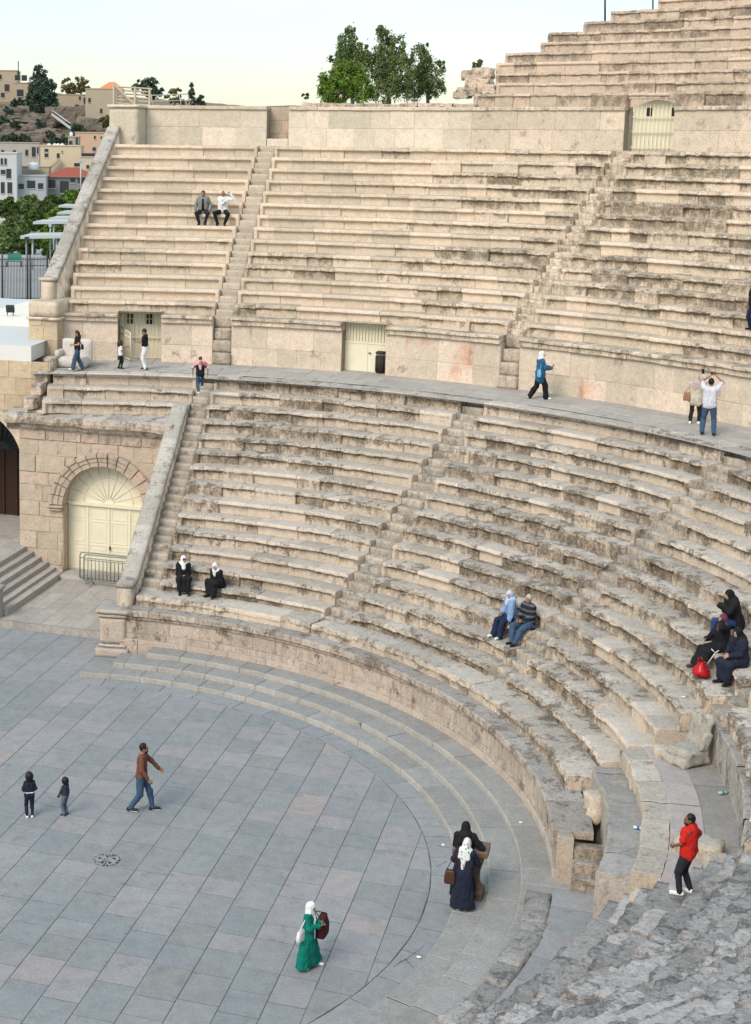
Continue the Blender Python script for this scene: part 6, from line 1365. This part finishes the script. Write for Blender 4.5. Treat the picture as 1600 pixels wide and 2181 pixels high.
bag(Wd((0.24, -0.13, 0.93)), -35, (0.28, 0.09, 0.20), WSHOE, 'white quilted shoulder bag on the hip of the woman in green', Wd((0.15, -0.02, 1.40)))
bag(Wd((-0.24, 0.30, 1.02)), -20, (0.40, 0.20, 0.42), cloth('maroon', (0.07, 0.012, 0.012)), 'dark red and black tote hanging in front of the woman in green', Wd((-0.12, 0.12, 1.42)), 'tote_bag', 0.7)
h, L = fit_h((985, 1938), 1790, 0.147)
b, J, Wd, s = person('woman in a navy abaya with a white flowered scarf, leaning at the stone pedestal', L, 70, h * 1.0, 'a', [('abaya', NAVY, dict(hem=0.07, flare=0.13)), ('scarf_back', FLORAL, dict(back=0.26)), ('shoes', WSHOE)], None, dict(r=(0.25, 0.33, 1.0), l=(-0.22, 0.34, 1.05)), dict(r=(0.08, 0.02, 0.08), l=(-0.10, 0.0, 0.08)), lean=0.12, twist=-0.2)
bag(Wd((-0.30, -0.10, 0.80)), 70, (0.24, 0.11, 0.30), DBROWN, 'dark brown handbag hanging by the flowered-scarf woman', Wd((-0.18, -0.02, 1.38)))
h2, L2 = fit_h((985, 1912), 1766, 0.147)
person('woman in a black headscarf bent over the pedestal behind the flowered-scarf woman', L2, 78, 1.66, 'b', [('abaya', BLK, dict(hem=0.07, flare=0.13)), ('scarf_back', BLK, dict(back=0.05)), ('shoes', BSHOE)], None, dict(r=(0.30, 0.26, 1.16), l=(-0.06, 0.34, 1.12)), lean=0.14)
# ---- man in red
L = at_z(1460, 1905, 2.98)
h, _ = fit_h((1460, 1912), 1741, 2.98)
b, J, Wd, s = person('man in a red polo shirt and dark trousers standing on the near grey stair', L, 150, h, 'c', [('tee', RED, dict(sleeve=0.75, loose=0.016, collar=0.02)), ('trousers', cloth('charcoal', (0.02, 0.021, 0.026))), ('shoes', WSHOE, dict(sole=WSHOE))], ('short', HAIR), dict(l=(-0.10, 0.27, 1.0), r=(0.20, -0.02, 1.0)), dict(l=(-0.11, 0.09, 0.08), r=(0.10, -0.05, 0.08)), poles=dict(al=(-0.7, -0.3, -0.4), ar=(0.9, -0.7, 0.0)), beard=HAIR, head=(0.5, 0), fat=1.2, twist=0.0)
# ---- seated on the lower seats
def sit(label, R, az, rowz, footz, face, h, skin, wear, hair=None, hands=None, feet=None, knee=0.44, gap=0.26, **kw):
    s = h / 1.70; dz = (rowz - footz) / s; p = pol(R, az, footz); hands = hands or {}; dr = dz + 0.125
    f0 = dict(r=(0.13, knee, 0.08), l=(-0.13, knee, 0.08)); f0.update(feet or {})
    h0 = dict(r=(0.15, 0.33, dr + 0.14), l=(-0.15, 0.33, dr + 0.14)); h0.update({k: ((v[0], v[1], v[2] + dr) if k in ('r', 'l') else v) for k, v in hands.items()})
    return person(label, p, face, h, skin, wear, hair, h0, f0, pelvis=(0, 0.02, dr), **kw)
zr1 = zr(1)
sit('woman in black, white hijab and sunglasses, seated left on the lowest row', 14.14, 74.6, zr1 + 0.01, 1.87, -84, 1.66, 'a', [('abaya', BLK, dict(hem=0.10)), ('hijab', WHT, {}), ('shoes', BSHOE), ('glasses', BSHOE)], None, dict(r=(0.05, 0.26, 0.16), l=(-0.06, 0.27, 0.13)), knee=0.46, head=(0.2, 0.15), poles=dict(lr=(0.2, 1, 0.7), ll=(-0.2, 1, 0.7)))
sit('woman in black with white hijab leaning forward, right of the woman in sunglasses', 14.18, 69.7, zr1 + 0.01, 1.87, -128, 1.62, 'a', [('abaya', BLK, dict(hem=0.10)), ('hijab', WHT, {}), ('shoes', BSHOE)], None, dict(r=(0.05, 0.36, 0.08), l=(-0.05, 0.38, 0.10)), lean=0.35, knee=0.44, head=(0.5, 0.1), poles=dict(lr=(0.2, 1, 0.7), ll=(-0.2, 1, 0.7)))
z3, z2 = zr(3), zr(2)
b, J, Wd, s = sit('woman in light blue top and pale headscarf seated beside the grey-haired man', 15.36, 31.4, z3 + 0.01, z2, 212, 1.62, 'a', [('shirt', cloth('light blue', (0.20, 0.30, 0.48)), dict(loose=0.03, wide=0.01)), ('hijab', cloth('pale blue', (0.45, 0.53, 0.64)), dict(back=0.02)), ('trousers', DJEAN, dict(loose=0.025, flare=0.02)), ('shoes', WSHOE)], None, dict(l=(-0.20, 0.30, -0.10), r=(0.2, 0.2, 0.10)), knee=0.55, twist=-0.3, head=(0.9, 0.0), lean=0.12)
bag(Wd((0.26, 0.10, 0.52)), 212, (0.30, 0.14, 0.20), TAN, 'brown handbag lying beside the light blue woman', None)
sit('grey-haired man in a dark patterned sweater and jeans seated by the worn stair', 15.40, 29.0, z3 + 0.01, z2, 214, 1.72, 'b', [('jacket', KNIT, {}), ('trousers', JEAN, dict(loose=0.02)), ('shoes', BSHOE)], ('short', HAIRG), dict(r=(0.10, 0.30, 0.12), l=(-0.05, 0.28, 0.10)), feet=dict(l=(-0.10, 0.56, 0.08), r=(0.05, 0.52, 0.08)), head=(0.3, 0), fat=1.1, poles=dict(ll=(-0.5, 1, 0.5)))
z5, z6, z7 = zr(5), zr(6), zr(7)
sit('woman in black abaya and blue jeans, topmost of the three veiled women', 17.72, 9.2, z7 + 0.01, z6, 192, 1.70, 'a', [('jacket', BLK, dict(long=0.18, loose=0.03)), ('hijab', BLK, dict(back=0.12)), ('trousers', cloth('blue jeans', (0.018, 0.05, 0.16)), dict(loose=0.03)), ('shoes', BSHOE)], None, dict(r=(0.12, 0.30, 0.34), l=(-0.12, 0.52, 0.42), nl=(0, 0, 1)), lean=0.28, knee=0.5)
sit('woman in mauve headscarf and black dress, hand at her cheek', 17.12, 7.3, z6 + 0.01, z5, 196, 1.66, 'a', [('abaya', BLK, dict(hem=0.10)), ('hijab', cloth('mauve', (0.11, 0.035, 0.065)), {}), ('shoes', DBROWN)], None, dict(r=(0.1, 0.36, 0.14), l=(-0.10, 0.12, 0.62)), knee=0.62, lean=-0.05, poles=dict(al=(-0.9, 0.3, -0.6)))
sit('woman in a navy abaya and black veil, lowest and rightmost of the three veiled women', 17.15, 4.0, z6 + 0.01, z5, 205, 1.70, 'a', [('abaya', NAVY, dict(hem=0.09)), ('hijab', BLK, dict(back=0.05)), ('shoes', BSHOE)], None, dict(r=(0.08, 0.36, 0.12), l=(-0.06, 0.36, 0.14)), knee=0.42, fat=1.12, lean=0.1, head=(0, -0.2))
p = at_z(1493, 1440, z5 + 0.01); mb = MB(); V = []; 
for i, (zz, r_) in enumerate(((0, 0.12), (0.03, 0.19), (0.10, 0.20), (0.20, 0.15), (0.29, 0.07), (0.34, 0.08))):
    for k in range(18): a = k / 18 * 2 * math.pi; V.append(p + np.array([math.cos(a) * r_, math.sin(a) * r_, zz]))
V = np.array(V); V += fbm3(V * 9, 3) * 0.045; mb.tube([p + np.array([-0.05, 0, 0.33]), p + np.array([-0.09, 0, 0.44]), p + np.array([-0.02, 0, 0.46]), p + np.array([0.03, 0, 0.34])], 0.012, 5); mb.add(V, [[i*18+k, i*18+(k+1) % 18, (i+1)*18+(k+1) % 18, (i+1)*18+k] for i in range(5) for k in range(18)] + [list(range(18))[::-1]], smooth=True); mb.build('plastic_bag', plain('red plastic', (0.42, 0.012, 0.015), 0.25, var=0.15), None, 'crumpled red plastic bag at the feet of the veiled women', 'bag')
a = at_z(1507, 1415, z5 + 0.3); c = a + np.array([0.14, -0.05, 0.30]); mb = MB(); mb.tube([a, c], 0.010, 6); mb.tube([c, c + np.array([-0.09, 0.0, 0.09])], 0.012, 6); mb.tube([c, c + np.array([0.09, 0.02, 0.05])], 0.012, 6); mb.build('selfie_stick', WSHOE, None, 'thin white stick with a forked top leaning between the veiled women', 'stick')
# ---- two men on the middle seats
zm8, zm7 = zm(8), zm(7)
sit('man in a grey blazer over a black shirt seated left of the man in white', 29.00, 82.7, zm8 + 0.01, zm7, -94, 1.70, 'b', [('jacket', cloth('grey wool', (0.20, 0.21, 0.20)), dict(open=BLK)), ('trousers', cloth('charcoal', (0.02, 0.021, 0.026))), ('shoes', BSHOE)], ('short', HAIR), dict(r=(0.30, 0.12, 0.02), l=(-0.30, 0.12, 0.02)), feet=dict(r=(0.12, 0.36, 0.08), l=(-0.12, 0.36, 0.08)), poles=dict(lr=(0.5, 1, 0.5), ll=(-0.5, 1, 0.5)))
sit('bald man in white shirt, one fist raised, seated beside the narrow stair', 29.00, 81.1, zm8 + 0.01, zm7, -96, 1.74, 'b', [('shirt', WHT, dict(zip=cloth('grey seam', (0.25, 0.25, 0.25)), collar=0.03)), ('trousers', BLK), ('shoes', BSHOE)], ('bald', HAIR), dict(l=(-0.30, 0.16, 0.66), r=(-0.06, 0.20, 0.30), curll=1.4), feet=dict(r=(0.16, 0.36, 0.08), l=(-0.12, 0.36, 0.08)), poles=dict(lr=(0.7, 1, 0.5), ll=(-0.6, 1, 0.5), al=(-0.9, 0.1, -0.7)))
# ---- on the walkway
zw = 7.63
h, L = fit_h((165, 787), 704, zw)
b, J, Wd, s = person('girl with long hair, dark top and flared jeans by the stone couch', L, 196, h, 'a', [('tee', cloth('dark brown', (0.02, 0.014, 0.013)), dict(sleeve=0.5)), ('trousers', cloth('flared jeans', (0.05, 0.085, 0.14)), dict(flare=0.035)), ('shoes', WSHOE)], ('long', HAIRB), dict(r=(0.10, 0.22, 1.08), l=(-0.12, 0.20, 1.08)), dict(r=(0.10, -0.22, 0.09), l=(-0.10, 0.22, 0.08)))
bag(Wd((0.05, -0.22, 0.98)), 196, (0.26, 0.08, 0.18), BSHOE, 'small black shoulder bag on the girl in flared jeans', Wd((-0.12, 0.0, 1.42)))
h, L = fit_h((256, 785), 728, zw)
person('little girl with bushy dark hair and white shirt reaching towards the barred gate', L, 20, h, 'b', [('tee', WHT, dict(sleeve=0.6)), ('trousers', BLK, dict(loose=0.008)), ('shoes', BSHOE)], ('curly', HAIRB), dict(r=(0.18, 0.22, 1.20), l=(-0.1, 0.48, 1.36)), dict(r=(0.08, 0.05, 0.08), l=(-0.08, -0.08, 0.08)), child=True)
h, L = fit_h((309, 787), 700, zw)
b, J, Wd, s = person('boy in a black shirt and white trousers holding a phone before the barred gate', L, 176, h, 'b', [('tee', BLK, dict(sleeve=0.7)), ('trousers', WHT, dict(loose=0.024)), ('shoes', BSHOE, dict(sole=WSHOE))], ('short', HAIR), dict(r=(0.06, 0.33, 1.14), l=(-0.06, 0.34, 1.15)), head=(0, -0.3)); phone(Wd((0, 0.44, 1.20)), 176, 'phone in the hands of the boy in white trousers', -0.6)
h, L = fit_h((426, 838), 760, zr(13) + 0.01)
person('girl draped in a red and white checked scarf climbing the stair', L, 94, h * 1.0, 'b', [('tee', BLK, {}), ('poncho', KEF), ('trousers', JEAN, dict(loose=0.014)), ('shoes', WSHOE)], ('long', HAIRB), dict(r=(0.34, -0.02, 0.92), l=(-0.34, -0.02, 0.92)), dict(l=(-0.08, -0.05, 0.08), r=(0.10, 0.22, 0.30)), lean=0.15, poles=dict(ar=(1, -0.3, 0.2), al=(-1, -0.3, 0.2)))
h, L = fit_h((1148, 850), 748, zw)
b, J, Wd, s = person('woman in a blue denim jacket and white hijab walking along the walkway', L, 4, h, 'a', [('shirt', cloth('denim blue', (0.025, 0.10, 0.21)), dict(long=0.22, loose=0.024)), ('hijab', WHT, dict(tail=0.05)), ('trousers', BLK, dict(flare=0.03, loose=0.02)), ('shoes', WSHOE)], None, dict(r=(0.10, 0.33, 1.10), l=(-0.08, 0.34, 1.12)), dict(r=(0.08, 0.22, 0.08), l=(-0.08, -0.30, 0.11)), pelvis=(0, 0, 0.92)); phone(Wd((0.0, 0.43, 1.17)), 4, 'phone in the hands of the woman in blue denim', -0.5)
bag(Wd((0.24, -0.10, 0.95)), 4, (0.26, 0.10, 0.24), cloth('sky blue', (0.16, 0.42, 0.62)), 'sky blue shoulder bag on the woman in blue denim', Wd((0.15, 0.0, 1.42)))
h, L = fit_h((1478, 903), 798, zw)
b, J, Wd, s = person('woman in a cream jacket raising a phone, left of the man in white tee shirt', L, 60, h * 0.99, 'a', [('jacket', cloth('cream', (0.50, 0.44, 0.35)), dict(long=0.16)), ('hijab', cloth('dusty pink', (0.46, 0.36, 0.33)), dict(back=0.08)), ('trousers', cloth('dark brown', (0.02, 0.014, 0.013))), ('shoes', WSHOE)], None, dict(r=(0.12, 0.33, 1.66), l=(-0.05, 0.30, 1.1)), dict(r=(0.15, 0.08, 0.08), l=(-0.12, -0.04, 0.08)), poles=dict(ar=(0.8, 0.2, -0.5))); phone(Wd((0.10, 0.36, 1.80)), 60, 'phone held high by the woman in the cream jacket', 0.2)
bag(Wd((-0.26, -0.10, 0.95)), 60, (0.24, 0.11, 0.26), plain('caramel leather', (0.28, 0.15, 0.085), 0.5), 'caramel leather bag on the woman in the cream jacket', Wd((-0.12, 0.0, 1.42)))
h, L = fit_h((1507, 926), 806, zw)
b, J, Wd, s = person('man in white tee shirt and jeans photographing with both arms raised', L, 74, h, 'b', [('tee', cloth('lavender white', (0.56, 0.55, 0.62)), dict(sleeve=0.7, loose=0.02)), ('trousers', JEAN, dict(loose=0.018)), ('shoes', BSHOE)], ('short', HAIR), dict(r=(0.15, 0.25, 1.74), l=(-0.06, 0.28, 1.72)), dict(r=(0.18, 0.0, 0.08), l=(-0.16, 0.03, 0.08)), poles=dict(ar=(0.9, 0.1, -0.2), al=(-0.9, 0.1, -0.2)), head=(0, 0.15)); phone(Wd((0.05, 0.33, 1.80)), 74, 'phone held sideways by the man in the white tee shirt', 0.0, True)
for n_ in range(1, 5):
    L = at_z(1601, 703, zm(n_)); R_ = np.hypot(L[0], L[1])
    if RM + n_ * TM + 0.02 < R_ < RM + (n_ + 1) * TM: break
else:
    L = at_cyl(1601, 703, RM + 2.4 * TM)
h, _ = fit_h((1601, 703), 601, L[2])
person('person in black top and navy trousers half cut off by the right picture edge', L, 200, min(h, 1.8), 'b', [('tee', BLK, {}), ('trousers', DJEAN), ('shoes', BSHOE)], ('short', HAIR), head=(0, 0))
# ================================================================== small things
# stone pedestal by the two women
M['altar'] = stone('brown pedestal stone', (0.22, 0.15, 0.10), (0.19, 0.125, 0.085), (0.19, 0.135, 0.115), stain=0.5)
ap = at_z(1000, 1905, 0.147); al = empty('stone_pedestal', ap, 'brown carved stone pedestal with a broad slab top, behind the two women', 'pedestal'); aa_ = rad(-16)
def apart(nm, prof):
    mb = MB(); V = []; ca, sa = math.cos(aa_), math.sin(aa_)
    for zz, w_, d_ in prof:
        for x_, y_ in ((-1, -1), (0, -1), (1, -1), (1, 0), (1, 1), (0, 1), (-1, 1), (-1, 0)): V.append(ap + np.array([ca * x_ * w_ - sa * y_ * d_, sa * x_ * w_ + ca * y_ * d_, zz]))
    V = np.array(V); V += fbm3(V * 6, 2) * 0.012; n = len(prof)
    mb.add(V, [[i*8+k, i*8+(k+1) % 8, (i+1)*8+(k+1) % 8, (i+1)*8+k] for i in range(n-1) for k in range(8)] + [list(range(8))[::-1], [(n-1)*8+k for k in range(8)]], 0.5, 0.6); mb.build(nm, M['altar'], al)
apart('base', [(0, 0.30, 0.26), (0.16, 0.29, 0.25), (0.17, 0.22, 0.19), (0.26, 0.20, 0.17)]); apart('shaft', [(0.24, 0.19, 0.16), (0.55, 0.19, 0.16), (0.85, 0.27, 0.21), (0.99, 0.31, 0.24)]); apart('slab', [(0.98, 0.34, 0.26), (1.0, 0.37, 0.29), (1.10, 0.37, 0.29), (1.12, 0.35, 0.27)])
# steel barrier in front of the arched door
def barrier(label, o, d, L_, H_, slats):
    root = empty('crowd_barrier', o, label, 'barrier', 'steel barriers at the arched door'); u = d / np.linalg.norm(d); z_ = np.array([0, 0, 1.0]); mb = MB()
    c = 0.10; P = [o + z_ * 0.16, o + z_ * (H_ - c), o + u * c * 0.3 + z_ * (H_ - c * 0.3), o + u * c + z_ * H_, o + u * (L_ - c) + z_ * H_, o + u * (L_ - c * 0.3) + z_ * (H_ - c * 0.3), o + u * L_ + z_ * (H_ - c), o + u * L_ + z_ * 0.16, o + z_ * 0.16]
    mb.tube(P, 0.024, 7); mb.build('frame', M['steel'], root)
    mb = MB(); mb.tube([o + z_ * (H_ - 0.2), o + u * L_ + z_ * (H_ - 0.2)], 0.014, 6)
    for x_ in np.linspace(0, L_, slats + 2)[1:-1]: mb.tube([o + u * x_ + z_ * 0.16, o + u * x_ + z_ * (H_ - 0.2)], 0.012, 6)
    mb.build('bars', M['steel'], root); n_ = np.array([-u[1], u[0], 0])
    for x_ in (0.3, L_ - 0.3):
        mb = MB(); b_ = o + u * x_; mb.tube([b_ + z_ * 0.2, b_ + n_ * 0.22, ], 0.02, 6); mb.tube([b_ + z_ * 0.2, b_ - n_ * 0.22], 0.02, 6); mb.build('foot', M['steel'], root)
barrier('steel crowd barrier nearest the side steps, leaning in front of the arched door', sxz(18.65, -5.05, 0.26), EX + ES * 0.02, 1.9, 1.12, 12)
barrier('second steel crowd barrier, close behind the first at the arched door', sxz(18.95, -5.32, 0.26), EX + ES * 0.0, 1.9, 1.10, 12)
# litter bin
bp_ = at_z(811, 794, ZW + 0.02); bn = empty('litter_bin', bp_, 'dark brown slatted litter bin beside the plain cream door', 'bin'); M['bin'] = plain('dark bin', (0.035, 0.028, 0.025), 0.6)
mb = MB(); mb.tube([bp_ + np.array([0, 0, z]) for z in (0, 0.05, 0.62)], [0.17, 0.18, 0.19], 16)
for k in range(14): a = k / 14 * 2 * math.pi; mb.tube([bp_ + np.array([math.cos(a) * 0.19, math.sin(a) * 0.19, z]) for z in (0.04, 0.62)], 0.022, 5)
mb.build('barrel', M['bin'], bn); mb = MB(); mb.tube([bp_ + np.array([0, 0, z]) for z in (0.72, 0.76, 0.80)], [0.21, 0.21, 0.14], 16); mb.build('lid', M['bin'], bn)
mb = MB(); [mb.tube([bp_ + np.array([x_, 0, 0.6]), bp_ + np.array([x_, 0, 0.74])], 0.015, 5) for x_ in (-0.17, 0.17)]; mb.build('bracket', M['bin'], bn)
# ornamental drain in the floor
dp_ = at_z(228, 1832, 0.004); dr = empty('floor_drain', dp_, 'round carved stone drain with pierced rosette in the orchestra floor', 'drain'); M['drain'] = plain('drain stone', (0.25, 0.265, 0.28), 0.8)
def ring(mb, r0, r1, z0, z1, n=40):
    V = []; 
    for k in range(n): a = 2 * math.pi * k / n; d = np.array([math.cos(a), math.sin(a), 0]); V += [dp_ + d * r0 + [0, 0, z0], dp_ + d * r0 + [0, 0, z1], dp_ + d * r1 + [0, 0, z1], dp_ + d * r1 + [0, 0, z0]]
    mb.add(np.array(V), [[4*k+j, 4*((k+1) % n)+j, 4*((k+1) % n)+(j+1) % 4, 4*k+(j+1) % 4] for k in range(n) for j in range(4)])
mb = MB(); ring(mb, 0.33, 0.38, -0.03, 0.004); ring(mb, 0.30, 0.32, -0.03, 0.006); mb.build('rim', M['pave'], dr)
mb = MB(); n = 32; mb.add(np.array([dp_ + np.array([math.cos(2*math.pi*k/n) * 0.31, math.sin(2*math.pi*k/n) * 0.31, 0.002]) for k in range(n)]), [list(range(n))]); mb.build('opening', M['dark'], dr)
mb = MB()
for k in range(5):
    a = 2 * math.pi * k / 5 + 0.3
    for sg in (-1, 1): mb.tube([dp_ + np.array([math.cos(a + sg * b_) * r, math.sin(a + sg * b_) * r, 0.006]) for r, b_ in ((0.05, 0.1), (0.14, 0.34), (0.22, 0.42), (0.28, 0.25), (0.26, 0.08), (0.20, 0.10))], 0.022, 5)
    mb.tube([dp_ + np.array([math.cos(a + 0.63) * r, math.sin(a + 0.63) * r, 0.006]) for r in (0.06, 0.3)], 0.014, 5)
mb.tube([dp_ + np.array([0, 0, 0.0]), dp_ + np.array([0, 0, 0.012])], 0.06, 12); mb.build('rosette', M['drain'], dr)
# litter
def bottle(px, py, z, label, col, cap, az):
    p = at_z(px, py, z); d = np.array([math.cos(rad(az)), math.sin(rad(az)), 0]); root = empty('plastic_bottle', p, label, 'bottle', 'dropped plastic bottles'); c = p + np.array([0, 0, 0.035]); mb = MB(); mb.tube([c + d * t for t in (-0.10, -0.09, 0.05, 0.075, 0.10)], [0.03, 0.033, 0.033, 0.018, 0.014], 12); mb.build('body', plain('bottle ' + label[:5], col, 0.15, var=0.05), root)
    mb = MB(); mb.tube([c + d * 0.10, c + d * 0.12], 0.016, 10); mb.build('cap', cap, root); mb = MB(); mb.tube([c - d * 0.03, c + d * 0.02], 0.0345, 12); mb.build('wrap', cap, root)
bluep = plain('blue plastic', (0.04, 0.12, 0.45), 0.4); bottle(1540, 1692, 2.52, 'greenish bottle lying near the back wall of the stone platform', (0.32, 0.52, 0.50), M['green_paint'], 15); bottle(1360, 1767, 2.25, 'clear bottle with blue label lying on the bench edge', (0.55, 0.60, 0.66), bluep, -20)
for i, (px, py, z, lab) in enumerate(((944, 1800, 0.005, 'crumpled white paper on the floor left of the pedestal'), (893, 2040, 0.005, 'white scrap of paper on the cracked slabs'), (1110, 1753, 0.45, 'tiny white scrap on the topmost curved step'), (1455, 1486, zr(4) + .01, 'white crescent scrap on the seats above the throne'), (765, 1541, 0.30, 'tiny green scrap on the curved steps'), (1145, 934, zr(12) + .01, 'white scrap on the seats below the walkway'), (186, 818, zr(13) + .01, 'white scrap on the seats above the gateway'))):
    p = at_z(px, py, z); mb = MB(); rough_box(mb, p + np.array([0, 0, 0.012]), (0.10, 0.07, 0.025), rng.random() * 3, amp=0.02, seg=0.03, bev=0.01, freq=12); mb.build('litter', M['green_paint'] if 'green' in lab else WSHOE, None, lab, 'litter')
# tiny figure in the park
q = at_depth(26, 552, 205); person('tiny dark figure walking in the park beyond the railing', q, 180, 1.7, 'b', [('abaya', BLK, {})], ('short', HAIR))
